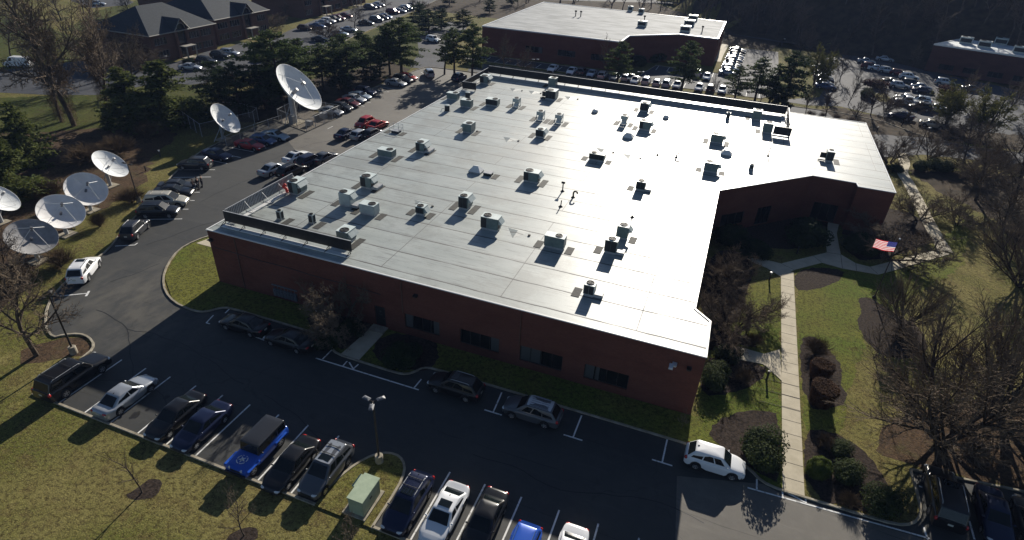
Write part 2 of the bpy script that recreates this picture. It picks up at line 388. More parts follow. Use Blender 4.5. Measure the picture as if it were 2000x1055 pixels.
# ---- dark asphalt of the front lot and the drive round the left end
kerb_left = [(-46.45, 20.05), (-46.6, 20.9), (-46.9, 25.2), (-47.5, 26.2), (-48.9, 26.8), (-50.1, 26.8), (-51.2, 26.1), (-51.6, 25.5), (-53.4, 26.2), (-54.6, 27.0), (-56.1, 28.2), (-57.6, 29.9), (-58.9, 32.3), (-60.0, 36.0), (-60.6, 38.5), (-62.7, 41.9), (-66.2, 48.6), (-69.7, 55.2), (-72.3, 60.4), (-74.5, 67), (-74.7, 82.6)]
kerb_inner = [(-46.6, 60), (-48.2, 54.0), (-50.6, 49.5), (-52.9, 46.4), (-53.9, 44.0), (-53.9, 41.6), (-52.6, 38.9), (-50.8, 36.6), (-48.7, 34.9), (-46.4, 33.85), (-44.3, 33.55), (-43.0, 33.6), (-42.3, 34.1), (-41.8, 34.9), (-41.0, 35.3), (-36.5, 35.3), (-30.2, 35.3), (-29.1, 34.9), (-28.6, 34.1), (-27.6, 33.6), (-25.4, 33.55), (-21.6, 33.5), (-20.7, 33.7), (-20.2, 34.3), (-19.8, 35.0), (-19.0, 35.3), (-14.0, 35.3), (-7.6, 35.3), (2.6, 35.3), (6.3, 35.2), (7.4, 34.6), (8.2, 33.8), (9.4, 33.55), (11.1, 33.55), (14.7, 33.55), (16.9, 33.6), (18.0, 34.1), (18.7, 35.2), (18.8, 36.5), (18.7, 39.4)]
stall_row = [(-19.95, 20.0), (-19.95, 21.4), (-19.6, 23.2), (-19.0, 24.6), (-18.2, 25.5), (-17.2, 25.8), (-16.4, 25.5), (-15.8, 24.7), (-15.55, 23.2), (-15.55, 20.0)]
lot = [(-46.45, 20.05), (-19.95, 20.0)]+stall_row[1:]+[(70, 20.0), (70, 41.2), (26.2, 40.4), (18.7, 39.4)]+kerb_inner[::-1][1:]+[(-46.6, 62)]+[(-46.6, 116), (-52, 116), (-74.7, 84)]+kerb_left[::-1][1:-1]
sheet('parking_lot', lot, .02, MT['asphalt'])
sheet('rear_drive', [(-46.6, 60), (-74.7, 82.6), (-65.6, 80.1), (-65.5, 90.2), (-70.6, 91), (-70.4, 124.5), (-69.8, 130.2), (-66, 131.4), (-55, 131), (-46.6, 126)], .024, MT['asphalt_old'])
sheet('sunny_drive', Q((1318, 1090), (1322, 930), (1490, 946), (1560, 984), (1700, 1022), (1800, 1052), (1830, 1090)), .024, MT['asphalt_old'])  # different paler asphalt, its tone also cut along the building's shadow edge
kerb(kerb_left, 1); kerb(kerb_inner, 1)
kerb([(-46.45, 20.0), (-19.95, 20.0)]); kerb(stall_row[1:-1]+[(-15.55, 19.9)], 1); kerb([(-15.55, 20), (70, 20)])
kerb([(18.7, 39.4), (21.8, 39.9), (26.2, 40.4), (70, 41.2)])
kerb([(-70.6, 91), (-70.4, 124.5), (-69.8, 130.2), (-68.6, 131.3), (-55, 132)], 1); kerb([(-74.7, 82.8), (-65.6, 80.1), (-65.5, 90.2), (-70.6, 91)])
# raised grass of the island
sheet('grass_island', smooth_line(stall_row+[(-15.55, 19.9), (-19.95, 19.9)], 0), .09, MT['grass'])
sheet('lawn_by_building', smooth_line([(-46.6, 33.9), (-44.3, 33.6), (-42.9, 33.7), (-41.5, 35.2), (-30, 35.3), (-28.6, 34.2), (-27.5, 33.7), (-21, 33.6), (-19.6, 35.3), (7, 35.2), (8.6, 33.7), (9.6, 33.6), (9.6, 38.5), (-45.3, 38.5), (-45.3, 52), (-47.4, 55), (-50.3, 49.5), (-53.7, 44.5), (-53.8, 41.7), (-51, 37)], 0), .06, MT['lawn'])
# ---- roads and lots behind
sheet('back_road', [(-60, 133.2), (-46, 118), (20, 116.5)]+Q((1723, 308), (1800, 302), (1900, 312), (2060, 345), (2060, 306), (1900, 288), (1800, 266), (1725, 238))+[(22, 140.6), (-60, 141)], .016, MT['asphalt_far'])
kerb([(-56, 141), (22, 140.7)]+Q((1725, 238), (1800, 266), (1900, 288), (2060, 306)))
sheet('side_road', Q((800, 132), (818, 104), (815, 76), (842, 52), (880, 42), (920, 44), (905, 62), (880, 84), (872, 110), (866, 138)), .02, MT['asphalt_far'])
sheet('back_parking_lot', [(-66, 143.6), (-66, 149.6), (-22, 149.6), (-20, 163), (-2.5, 163), (-3.2, 201), (10, 201), (10, 150), (6, 143.6)], .018, MT['asphalt_far'])
kerb([(-66, 143.5), (6, 143.5), (10, 150)]); kerb([(-66, 149.7), (-22, 149.7), (-20, 163.1), (-2.6, 163.1), (-3.3, 201)])
sheet('lawn_strip', [(-58, 141.1), (6, 141.1), (6, 143.4), (-58, 143.4)], .03, MT['grass'])
sheet('right_parking_lot', Q((1515, 196), (1600, 190), (1612, 172), (1600, 118), (1660, 100), (1790, 128), (1860, 150), (1960, 170), (2080, 200), (2080, 290), (1960, 270), (1800, 245), (1700, 222), (1640, 208), (1580, 206)), .018, MT['asphalt_far'])
sheet('far_road', Q((1380, 50), (1480, 64), (1560, 76), (1640, 92), (1720, 104), (1810, 115), (1810, 132), (1720, 118), (1640, 108), (1560, 88), (1470, 74), (1380, 58)), .014, MT['asphalt_far'])
sheet('far_road', Q((2080, 28), (1000, -2), (860, -6), (860, -12), (1000, -10), (2080, 10)), .012, MT['asphalt_far'])
for isl in (Q((1690, 168), (1700, 158), (1725, 155), (1730, 165), (1722, 170)), Q((1706, 188), (1712, 182), (1728, 182), (1742, 196), (1732, 201), (1716, 199))):
    kerb(isl, 1, True); sheet('grass_island', isl, .1, MT['grass'], sm=1)
sheet('office_road', Q((-120, 150), (0, 138), (120, 124), (230, 110), (312, 132), (412, 98), (440, 95), (470, 84), (520, 84), (560, 62), (612, 40), (660, 26), (720, 8), (760, -8), (880, -8), (850, 2), (822, 16), (740, 52), (690, 72), (668, 84), (560, 118), (505, 134), (440, 150), (400, 163), (370, 166), (320, 160), (190, 186), (100, 186), (0, 181), (-120, 190)), .02, MT['asphalt_far'])
sheet('office_back_lot', Q((176, 78), (196, 58), (236, 36), (290, 14), (318, 6), (360, 0), (420, -8), (470, -8), (390, 14), (330, 26), (300, 34), (240, 60)), .02, MT['asphalt_far'])
sheet('office_back_lot', Q((120, -14), (140, 2), (180, 16), (250, 10), (262, 4), (200, -14)), .02, MT['asphalt_far'])
kerb(Q((30, 145), (60, 146), (100, 137), (60, 138), (32, 141)), 1, True)
kerb(Q((505, 134), (560, 118), (668, 84), (690, 72), (740, 52), (822, 16), (850, 2)))
# ---- lawns, litter and beds
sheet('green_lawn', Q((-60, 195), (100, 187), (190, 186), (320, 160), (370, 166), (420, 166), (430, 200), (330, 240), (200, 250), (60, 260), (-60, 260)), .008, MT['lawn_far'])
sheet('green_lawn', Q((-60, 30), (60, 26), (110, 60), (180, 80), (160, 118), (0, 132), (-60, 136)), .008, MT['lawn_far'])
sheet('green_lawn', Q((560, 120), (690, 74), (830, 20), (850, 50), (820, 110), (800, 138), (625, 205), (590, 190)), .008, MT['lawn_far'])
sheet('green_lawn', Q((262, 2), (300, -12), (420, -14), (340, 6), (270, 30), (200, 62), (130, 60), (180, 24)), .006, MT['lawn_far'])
sheet('green_lawn', Q((1480, 545), (1525, 545), (1527, 860), (1350, 850), (1400, 640)), .008, MT['lawn'])
sheet('green_lawn', Q((1551, 520), (1640, 500), (1720, 520), (1800, 500), (1830, 470), (1900, 420), (1880, 520), (1760, 600), (1700, 640), (1680, 700), (1660, 760), (1640, 880), (1570, 830)), .006, MT['lawn'])
sheet('leaf_litter', Q((-80, 250), (60, 240), (200, 232), (300, 236), (345, 262), (300, 310), (285, 350), (240, 390), (170, 420), (110, 470), (60, 540), (0, 610), (-80, 640)), .006, MT['leaf'])
sheet('leaf_litter', Q((92, 668), (150, 657), (172, 664), (184, 686), (120, 706), (60, 712), (40, 690)), .006, MT['leaf'], sm=1)
sheet('leaf_litter', Q((1700, 880), (1760, 810), (1880, 780), (2080, 760), (2080, 1000), (1990, 960), (1865, 930), (1780, 915)), .006, MT['leaf'])
sheet('woodland_floor', Q((380, 215), (480, 240), (560, 236), (640, 210), (720, 175), (800, 136), (760, 118), (640, 150), (500, 170)), .01, MT['floor'])
sheet('woodland_floor', [(-110, 205), (-64, 203), (8, 202), (12, 226), (-10, 240), (-140, 420), (-260, 330)], .007, MT['floor'])
bank = MB(); gx = np.arange(-30, 330, 6); gy = np.arange(120, 460, 4)
bank.add([(x, max(y, hill_foot(x)-7+3*math.sin(x*.21)), 0) for y in gy for x in gx], [(j*len(gx)+i, j*len(gx)+i+1, (j+1)*len(gx)+i+1, (j+1)*len(gx)+i) for j in range(len(gy)-1) for i in range(len(gx)-1) if gy[j+1] > min(hill_foot(gx[i]), hill_foot(gx[i+1]))-10])
bank.v = [(x, y, hill(x, y)+.14) for x, y, z in bank.v]
tag(bank.build('wooded_hillside', MT['floor'], smooth='all'), kind='structure')
sheet('woodland_floor', Q((1690, 262), (1800, 268), (1960, 290), (2080, 310), (2080, 270), (1960, 262), (1800, 240), (1690, 222), (1640, 210), (1600, 214)), .03, MT['floor'])
sheet('woodland_floor', Q((1770, 330), (2080, 352), (2080, 540), (1990, 480), (1930, 420), (1840, 380)), .008, MT['floor'])
for nm, b in (('mulch_bed', Q((1552, 530), (1600, 521), (1650, 528), (1645, 545), (1612, 560), (1580, 567), (1553, 567))),
              ('mulch_bed', Q((1674, 582), (1700, 580), (1742, 610), (1800, 640), (1815, 690), (1770, 702), (1720, 695), (1690, 665), (1672, 630), (1684, 612))),
              ('mulch_bed', Q((1560, 660), (1590, 655), (1625, 690), (1645, 715), (1640, 750), (1658, 775), (1640, 798), (1570, 800))),
              ('mulch_bed', Q((1362, 640), (1440, 650), (1490, 680), (1430, 672), (1370, 690))),
              ('mulch_bed', Q((1372, 700), (1436, 698), (1492, 714), (1498, 728), (1470, 755), (1430, 768), (1365, 775))),
              ('mulch_bed', Q((1366, 520), (1420, 480), (1480, 520), (1460, 560), (1440, 640), (1372, 640))),
              ('mulch_bed', Q((1405, 430), (1500, 410), (1620, 420), (1612, 470), (1560, 490), (1470, 480))),
              ('mulch_bed', Q((1640, 440), (1700, 400), (1800, 420), (1822, 470), (1740, 505), (1660, 510))),
              ('mulch_bed', Q((1380, 840), (1420, 812), (1480, 800), (1524, 812), (1526, 950), (1490, 930), (1400, 870))),
              ('mulch_bed', Q((1570, 838), (1620, 840), (1680, 872), (1720, 920), (1760, 985), (1770, 1010), (1700, 1004), (1572, 968))),
              ('mulch_bed', Q((243, 972), (262, 955), (300, 934), (318, 940), (306, 968), (270, 980))),
              ('mulch_bed', Q((440, 1050), (480, 1030), (505, 1030), (500, 1060), (450, 1075))),
              ('mulch_bed', Q((590, 610), (690, 620), (740, 640), (684, 690), (620, 660))), ('mulch_bed', Q((722, 700), (745, 650), (850, 660), (860, 712), (810, 730)))):
    sheet(nm, b, .075 if b[0][1] < 38.4 and -47 < b[0][0] < 9.6 and b[0][1] > 33 else .012, MT['mulch'], sm=1)
# ---- concrete paths
def path(pts, z=.05):
    mb = poly_mb(pts, z); n = len(pts)
    b = len(mb.v); mb.v += [(p[0], p[1], -.02) for p in pts]
    for i in range(n):
        j = (i+1) % n; mb.f.append((i, b+i, b+j, j)); mb.m.append(0); mb.f.append((i, j, b+j, b+i)); mb.m.append(0)
    return tag(mb.build('concrete_path', MT['walk']), kind='structure')
path([(9.62, 33.62), (11.1, 33.62), (11.12, 66.6), (9.75, 66.2)])
Z7 = lambda x, y: (1380+x/4, 380+y/4)
path(Q((1492, 692), (1523, 683), (1527, 745), (1500, 720), (1490, 712), (1430, 700), (1402, 690), (1402, 675), (1436, 676)), .054)
path(Q(Z7(290, 485), Z7(460, 512), Z7(580, 542), Z7(830, 482), Z7(940, 455), Z7(1047, 470), Z7(1165, 540), Z7(1275, 568), Z7(1445, 525), Z7(1795, 430), Z7(1900, 468), Z7(1445, 600), Z7(1340, 627), Z7(1060, 580), Z7(900, 535), Z7(680, 592), Z7(576, 642), Z7(470, 575), Z7(380, 540)), .058)
path(Q(Z7(940, 456), Z7(928, 350), Z7(955, 190), Z7(960, 100), Z7(1040, 100), Z7(1042, 200), Z7(1016, 310), Z7(1047, 471)), .062)
for cl in ([(1846, 492), (1824, 455), (1804, 416), (1786, 380), (1770, 350)], [(1770, 352), (1760, 335), (1768, 318), (1759, 299)]):
    tag(strip(Q(*cl), 1.7, -.02, .066 if len(cl) > 4 else .07, sm=1).build('concrete_path', MT['walk']), kind='structure')
path([(-27.3, 33.7), (-25.4, 33.7), (-25.4, 38.5), (-26.9, 38.5)], .085)
path([(-53.3, 43.6), (-45.5, 43.6), (-45.5, 47.2), (-52.2, 47.2)], .085)
jn = MB()
for i in range(20):
    y = 34.9+i*1.56; strip([(9.64, y), (11.1, y)], .045, .045, .054, jn)
for y in (42.6, 44.2, 45.8): strip([(7.9, y), (11.1, y)], .04, .045, .06, jn)
for a, b in ((Z7(830, 482), Z7(900, 535)), (Z7(580, 542), Z7(680, 590)), (Z7(1047, 470), Z7(1060, 580)), (Z7(940, 456), Z7(1047, 471)), (Z7(1165, 540), Z7(1170, 598)), (Z7(1275, 568), Z7(1340, 627)), (Z7(1445, 525), Z7(1445, 600)), (Z7(1600, 484), Z7(1610, 553))):
    strip(Q(a, b), .05, .055, .063, jn)
tag(jn.build('path_joints', MT['joint']), kind='structure')
# ---- painted lines
ln = MB(); LZ = (.02, .029)
def line(a, b, w=.12): strip([a, b], w, LZ[0], LZ[1], ln)
xs = [-43.75, -41.05, -38.4, -35.7, -32.95, -30.25, -27.5, -24.75, -22.0]
for x in xs: line((x, 20.15), (x, 25.7))
for i in range(12): line((-12.85+i*2.72, 20.15), (-12.85+i*2.72, 25.9))
# parallel stalls along the front wall
def tee(x, ya=33.0, yb=35.1, l=1): line((x, ya), (x, yb)); (line((x-.55, ya), (x+.55, ya)) if l else None)
for q in (((403, 631), (417, 616)), ((403, 631), (410, 633)), ((450, 602), (440, 612)),):
    line(*Q(*q))
line(*Q((511, 664), (524, 652))); line(*Q((500, 659), (522, 667)))
line(*Q((617, 700), (818, 762))); line(*Q((630, 702), (648, 684)))
line(*Q((669, 716), (678, 706))); line(*Q((690, 721), (682, 708))); line(*Q((690, 721), (700, 712))); line(*Q((808, 759), (823, 741)))
for top, bot in (((980, 767), (963, 806)), ((1136, 812), (1119, 855)), ((1303, 859), (1293, 904))):
    line(*Q(top, bot)); b = P(*bot); line((b.x-.75, b.y), (b.x+.75, b.y))
line(*Q((1460, 953), (1815, 1052))); line(*Q((1478, 936), (1478, 956))); line(*Q((1528, 961), (1529, 971))); line(*Q((1539, 964), (1572, 981))); line(*Q((1573, 973), (1574, 984)))
line(*Q((1804, 1030), (1811, 1054)))
line(*Q((1795, 950), (1801, 952))); line(*Q((1893, 1018), (1903, 1054)))
# left curve
line(*Q((106, 580), (172, 573))); line(*Q((168, 579), (174, 569)), .2); line(*Q((225, 481), (264, 479))); line(*Q((263, 479), (269, 475)))
for a, b in (((285, 429), (356, 428)), ((330, 409), (368, 409)), ((340, 392), (380, 392)), ((378, 376), (390, 376)), ((338, 347), (412, 346)), ((348, 332), (420, 332)), ((410, 313), (444, 320)), ((445, 303), (470, 308)), ((453, 289), (495, 297)), ((500, 285), (520, 290))): line(*Q(a, b))
for a, b in (((512, 341), (528, 334)), ((527, 349), (543, 340)), ((722, 184), (732, 186)), ((728, 182), (746, 186)), ((735, 176), (760, 180)), ((744, 170), (772, 175)), ((796, 155), (806, 157)), ((805, 152), (820, 155)), ((822, 141), (838, 152)),
             ((640, 252), (650, 247)), ((700, 205), (712, 208)), ((714, 199), (724, 201))): line(*Q(a, b))
for x in np.arange(-63, 6, 2.75): strip([(x, 143.7), (x, 148.4)], .12, .018, .03, ln)
for x in np.arange(-19.3, -3, 2.75): strip([(x, 158), (x, 162.9)], .12, .018, .03, ln)
tag(ln.build('painted_lines', MT['line']), kind='structure')
def inside(p, poly):
    c = False
    for i in range(len(poly)):
        a, b_ = poly[i-1], poly[i]
        if (a[1] > p.y) != (b_[1] > p.y) and p.x < (b_[0]-a[0])*(p.y-a[1])/(b_[1]-a[1])+a[0]: c = not c
    return c
# ---- tar-filled cracks and drip stains on the asphalt
MT['tar'] = mat('crack_tar', (.012, .012, .013), .6, spec=.4); rg = random.Random(31); tar = MB()
for (x, y), a, L in (((-52, 30), .3, 14), ((-47, 29), .1, 16), ((-55, 34), 1.3, 13), ((-58, 41), 1.2, 15), ((-61, 52), 1.25, 17), ((-63, 66), 1.5, 20), ((-57, 60), .2, 9), ((-44, 23), .05, 12), ((-30, 27), .02, 16), ((-12, 28), .0, 18), ((8, 26), .15, 14), ((14, 29), -.1, 16), ((11, 24), 1.4, 8)):
    p = Vector((x, y, 0)); pts = [p]
    for k in range(int(L)):
        a += rg.uniform(-.28, .28); p = p+Vector((math.cos(a), math.sin(a), 0))
        if not inside(p, lot): break
        pts.append(p)
    if len(pts) > 2: strip(pts[:-1], .07, .02, .0275, tar)
tag(tar.build('crack_sealant', MT['tar']), kind='structure')
MT['oil'] = noisy('oil_stain', (.012, .012, .013), (.022, .022, .022), 4, .55); oil = MB()
for x in (-45.1, -39.7, -37.0, -34.3, -31.6, -28.9, -26.1, -23.4, -20.9, -14.2, -11.5, -8.8, -6.1):
    for k in range(3):
        cx, cy, r = x+rg.uniform(-.5, .5), 22.6+rg.uniform(-1.8, 2.2), rg.uniform(.1, .32)
        poly_mb([(cx+r*rg.uniform(.7, 1.25)*math.cos(t*.5236), cy+r*1.3*rg.uniform(.7, 1.25)*math.sin(t*.5236)) for t in range(12)], .0265+k*.0006, oil)
tag(oil.build('oil_stains', MT['oil']), kind='structure')
# ================================================================== MAIN BUILDING
ZR = 6.1
OUT = [(-45.3, 38.6), (2.6, 38.6), (2.5, 43.5), (1.1, 44.85), (1.1, 71.85), (12.2, 82.6), (17.4, 82.5), (17.5, 81.3), (21.75, 81.3), (21.75, 112.1), (-45.3, 112.1)]
def wall_run(mb, a, b, z0, z1, holes, dep=.18):
    """outer wall face from a to b with openings (s0, s1, z0, z1) set back by dep"""
    a = Vector((*a, 0)); b = Vector((*b, 0)); L = (b-a).length; d = (b-a)/L; n = Vector((d.y, -d.x, 0))
    W_ = lambda s, z, k=0.0: tuple(a+d*s-n*k+Vector((0, 0, z)))
    cur = 0
    for s0, s1, h0, h1 in sorted(holes)+[(L, L, z0, z1)]:
        if s0 > cur: mb.quad(W_(cur, z0), W_(s0, z0), W_(s0, z1), W_(cur, z1))
        if s1 > s0:
            mb.quad(W_(s0, z0), W_(s1, z0), W_(s1, h0), W_(s0, h0)); mb.quad(W_(s0, h1), W_(s1, h1), W_(s1, z1), W_(s0, z1))
            mb.quad(W_(s0, h0), W_(s1, h0), W_(s1, h0, dep), W_(s0, h0, dep)); mb.quad(W_(s0, h1, dep), W_(s1, h1, dep), W_(s1, h1), W_(s0, h1))
            mb.quad(W_(s0, h0, dep), W_(s0, h1, dep), W_(s0, h1), W_(s0, h0)); mb.quad(W_(s1, h0), W_(s1, h1), W_(s1, h1, dep), W_(s1, h0, dep))
        cur = s1
    return W_
def window(parent, Wf, s0, s1, z0, z1, nb, dep=.18, blinds=(), fm='dkmetal'):
    f = MB(); t = .06; pts = [(s0, s1, z0, z0+t), (s0, s1, z1-t, z1), (s0, s0+t, z0+t, z1-t), (s1-t, s1, z0+t, z1-t)]
    for k in range(1, nb): s = s0+(s1-s0)*k/nb; pts.append((s-t/2, s+t/2, z0+t, z1-t))
    for a, b, c, d in pts:
        v = [Wf(a, c, dep-.08), Wf(b, c, dep-.08), Wf(b, d, dep-.08), Wf(a, d, dep-.08), Wf(a, c, dep), Wf(b, c, dep), Wf(b, d, dep), Wf(a, d, dep)]
        f.add(v, [(0,1,2,3), (0,4,5,1), (3,2,6,7), (0,3,7,4), (1,5,6,2)])
    w = f.build('window', MT[fm], parent)
    g = MB(); g.quad(Wf(s0, z0, dep-.02), Wf(s1, z0, dep-.02), Wf(s1, z1, dep-.02), Wf(s0, z1, dep-.02)); g.build('pane', MT['glass'], w)
    for k, (u0, u1) in enumerate(blinds):
        bl = MB(); x0, x1 = s0+(s1-s0)*u0, s0+(s1-s0)*u1
        bl.quad(Wf(x0, z0+.07, dep-.035), Wf(x1, z0+.07, dep-.035), Wf(x1, z1-.07, dep-.035), Wf(x0, z1-.07, dep-.035)); bl.build('blind', MT['blind'], w)
    return w
def walls(parent, out, zt, holes, m, name='wall'):
    mb = MB(); fr = {}
    for i in range(len(out)):
        a, b = out[i], out[(i+1) % len(out)]
        fr[i] = wall_run(mb, a, b, 0, zt, holes.get(i, []))
    mb.build(name, m, parent); return fr
def coping(parent, out, z0, z1, w, m, name='coping'):
    pts = [Vector((*p, 0)) for p in out]; n = len(pts); inn = []; outr = []
    for i in range(n):
        a, b, c = pts[i-1], pts[i], pts[(i+1) % n]
        d1 = (b-a).normalized(); d2 = (c-b).normalized(); n1 = Vector((d1.y, -d1.x, 0)); n2 = Vector((d2.y, -d2.x, 0))
        k = (n1+n2)/(1+n1.dot(n2)); outr.append(b+k*.06); inn.append(b-k*w)
    mb = MB(); vs = []
    for i in range(n): vs += [(*outr[i].xy, z0), (*outr[i].xy, z1), (*inn[i].xy, z1), (*inn[i].xy, z0+.05)]
    fs = []
    for i in range(n):
        a, b = i*4, ((i+1) % n)*4
        for k in range(3): fs.append((a+k, b+k, b+k+1, a+k+1))
        fs.append((a+3, b+3, b, a))
    mb.add(vs, fs); return mb.build(name, m, parent)
office = tag(empty('office_building', (0, 0, 0)), 'long low red brick office building with a flat grey roof full of machines', 'building')
X0 = -45.3
FH = {0: [(x0-X0, x1-X0, z0, z1) for x0, x1, z0, z1 in ((-23.55, -20.0, .85, 2.42), (-17.95, -14.2, .8, 2.4), (-12.28, -8.42, .72, 2.38), (-6.5, -2.74, .74, 2.3), (-26.75, -25.6, .2, 2.4))],
      3: [(1.5, 5, .7, 2.4), (8, 11.5, .7, 2.4), (15, 18.5, .7, 2.4), (21, 24.5, .8, 2.5)], 4: [(1.5, 5.2, .8, 2.5), (7.4, 9.8, .1, 2.6)], 5: [(1.2, 4.2, .1, 2.6)], 8: [(3, 7, .8, 2.4), (11, 15, .8, 2.4), (20, 24, .8, 2.4)],
      10: [(12, 13.2, .1, 2.3), (50, 53, .1, 3.2)]}
FR = walls(office, OUT, ZR, FH, MT['brick'])
for k, bl in zip(range(4), (((.02, .22), (.82, .98)), ((.78, .99),), ((.02, .24), (.26, .48)), ((.02, .22), (.26, .34)))):
    s0, s1, z0, z1 = FH[0][k]; window(office, FR[0], s0, s1, z0, z1, 4, blinds=bl)
for i in (3, 4, 5, 8):
    for h in FH[i]: window(office, FR[i], *h, 3)
def door(parent, Wf, s0, s1, z0, z1, dep=.18, m='trim'):
    d = MB(); v = [Wf(s0+.05, z0, dep-.05), Wf(s1-.05, z0, dep-.05), Wf(s1-.05, z1-.05, dep-.05), Wf(s0+.05, z1-.05, dep-.05)]
    v2 = [Wf(s0, z0, dep), Wf(s1, z0, dep), Wf(s1, z1, dep), Wf(s0, z1, dep)]
    d.add(v+v2, [(0,1,2,3), (0,4,5,1), (1,5,6,2), (2,6,7,3), (3,7,4,0)]); o = d.build('door', MT[m], parent)
    h = MB(); c = Vector(Wf(s1-.16, z0+.95, dep-.12)); h.box(c.x-.03, c.y-.03, c.z-.08, c.x+.03, c.y+.05, c.z+.08); h.build('handle', MT['chrome'], o)
    return o
fd = door(office, FR[0], *FH[0][4])
e = MB()
for k, (r, z) in enumerate(((.11, 1.75),)): e.tube([FR[0](19.12, z, .125), FR[0](19.12, z, .13)], [r, r], 14)
e.box(X0+18.92, 38.715, 1.42, X0+19.32, 38.725, 1.47); e.box(X0+18.97, 38.715, 1.33, X0+19.27, 38.725, 1.37)
e.build('door_sign', MT['blind'], fd)
door(office, FR[10], *FH[10][0]); door(office, FR[10], *FH[10][1], m='galv')
st = MB(); st.box(-26.95, 37.6, .07, -25.4, 38.58, .2); st.build('step', MT['kerb'], office)
rf = MB(); poly_mb([(p[0], p[1]) for p in OUT], ZR-.04, rf); roof = rf.build('roof', MT['roof'], office)
coping(office, OUT, ZR-.07, ZR+.02, .09, MT['white_metal'])
for x, z0, z1 in ((-23.68, 2.45, 5.85), (-12.33, 2.45, 5.85), (-42.0, .1, 5.85)):
    d = MB(); d.box(x-.04, 38.51, z0, x+.04, 38.597, z1); d.build('downspout', MT['brick_brown'], office)
for x, z, mm in ((-44.93, 5.0, 'dkmetal'), (-22.2, 4.75, 'dkmetal'), (.48, 4.7, 'lampwhite'), (1.6, 4.65, 'dkmetal')):
    l = MB(); l.box(x-.14, 38.3, z-.1, x+.14, 38.595, z+.12); l.box(x-.18, 38.12, z+.12, x+.18, 38.58, z+.18); l.build('wall_lamp', MT[mm], office)
l = MB(); l.tube([(.5, 38.6, 4.8), (.3, 38.0, 5.0)], .03); l.box(.1, 37.5, 4.9, .42, 38.1, 5.06); l.build('flood_lamp', MT['lampwhite'], office)
MT['meter'] = mat('meter_grey', (.1, .11, .13), .5)
for i in range(7):
    x = -38.25+i*.4
    m_ = MB(); m_.box(x, 38.42, .35, x+.32, 38.595, 1.15); m_.tube([(x+.16, 38.42, .92), (x+.16, 38.34, .92)], [.1, .1], 10); b = m_.build('electric_meter', MT['meter'], office)
    c = MB(); c.tube([(x+.16, 38.5, 1.152), (x+.16, 38.5, 1.5)], .03, 6); c.build('conduit', MT['meter'], b)
m_ = MB(); m_.box(-38.4, 38.5, 1.5, -35.4, 38.59, 1.62); m_.build('conduit', MT['meter'], office)
# thin cable line sagging along the brick, upper left
cb = MB(); cb.tube([(-44.9+i*1.9, 38.585, 4.15+.05*math.sin(i*1.7)-.03*i) for i in range(11)], .035, 5); cb.build('wall_cable', MT['trim'], office)
# ---- roof screens
def screen(pts, h=1.2, z=ZR+.28, rib=False, brace=1, inn=-1):
    """a run of metal screen panels on posts; braces lean on the inner side"""
    mb = MB(); strip(pts, .07, z, z+h, mb); o = mb.build('roof_screen', MT['screen'], office)
    cp = MB(); strip(pts, .1, z+h+.002, z+h+.035, cp); cp.build('cap_rail', MT['galv'], o)
    bl = MB()
    for a, b in zip(pts[:-1], pts[1:]):
        a = Vector((*a, 0)); b = Vector((*b, 0)); L = (b-a).length; d = (b-a)/L; n = Vector((-d.y, d.x, 0))*inn
        k = max(1, round(L/2.6))
        for i in range(k+1):
            br = MB(); p = a+d*min(L-.1, max(.1, L*i/k)); br.tube([p+n*.08+Vector((0, 0, ZR)), p+n*.08+Vector((0, 0, z+(h if rib else .1)))], .035, 5)
            br.tube([p+n*.08+Vector((0, 0, z+(h*.85 if rib else .12))), p+n*(1.15 if rib else .75)+Vector((0, 0, ZR+.1))], .03, 5); br.tube([p+n*.05+Vector((0, 0, ZR+.1)), p+n*(1.2 if rib else .85)+Vector((0, 0, ZR+.1))], .035, 5)
            if rib and i < k: br.tube([p+n*.08+Vector((0, 0, z+.1)), p+d*(L/k)+n*.08+Vector((0, 0, z+h-.1))], .025, 5)
            br.build('brace', MT['galv' if rib else 'dkmetal'], o)
        bl.join(strip([tuple((a+n*.55).xy), tuple((b+n*.55).xy)], .5, ZR, ZR+.1))
        if rib:
            ri = MB(); m = int(L/.22)
            for i in range(m):
                p = a+d*(L*(i+.5)/m)+n*.05; ri.box(p.x-.012, p.y-.06, z+.05, p.x+.03, p.y+.06, z+h-.03)
            ri.build('ribbed_face', MT['screen_in'], o)
    bl.build('ballast_beam', MT['white_metal'], o)
    return o
screen([(-44.55, 40.35), (-29.9, 40.45)], 1.12, inn=-1)
screen([(-44.5, 40.55), (-44.5, 50.9)], 1.15, rib=True, inn=-1)
screen([(-44.6, 109.0), (9.1, 109.0)], 1.3, ZR+.35, inn=-1)
screen([(-44.6, 97.0), (-44.6, 108.8)], 1.0, ZR+.3, inn=-1)
screen([(-44.4, 96.7), (-41.9, 96.8)], 1.15, ZR+.3, inn=-1)
screen([(9.3, 99.4), (9.3, 108.8)], 1.2, ZR+.35, inn=1)
screen([(7.1, 97.2), (9.6, 97.2)], 1.2, ZR+.3, inn=1)
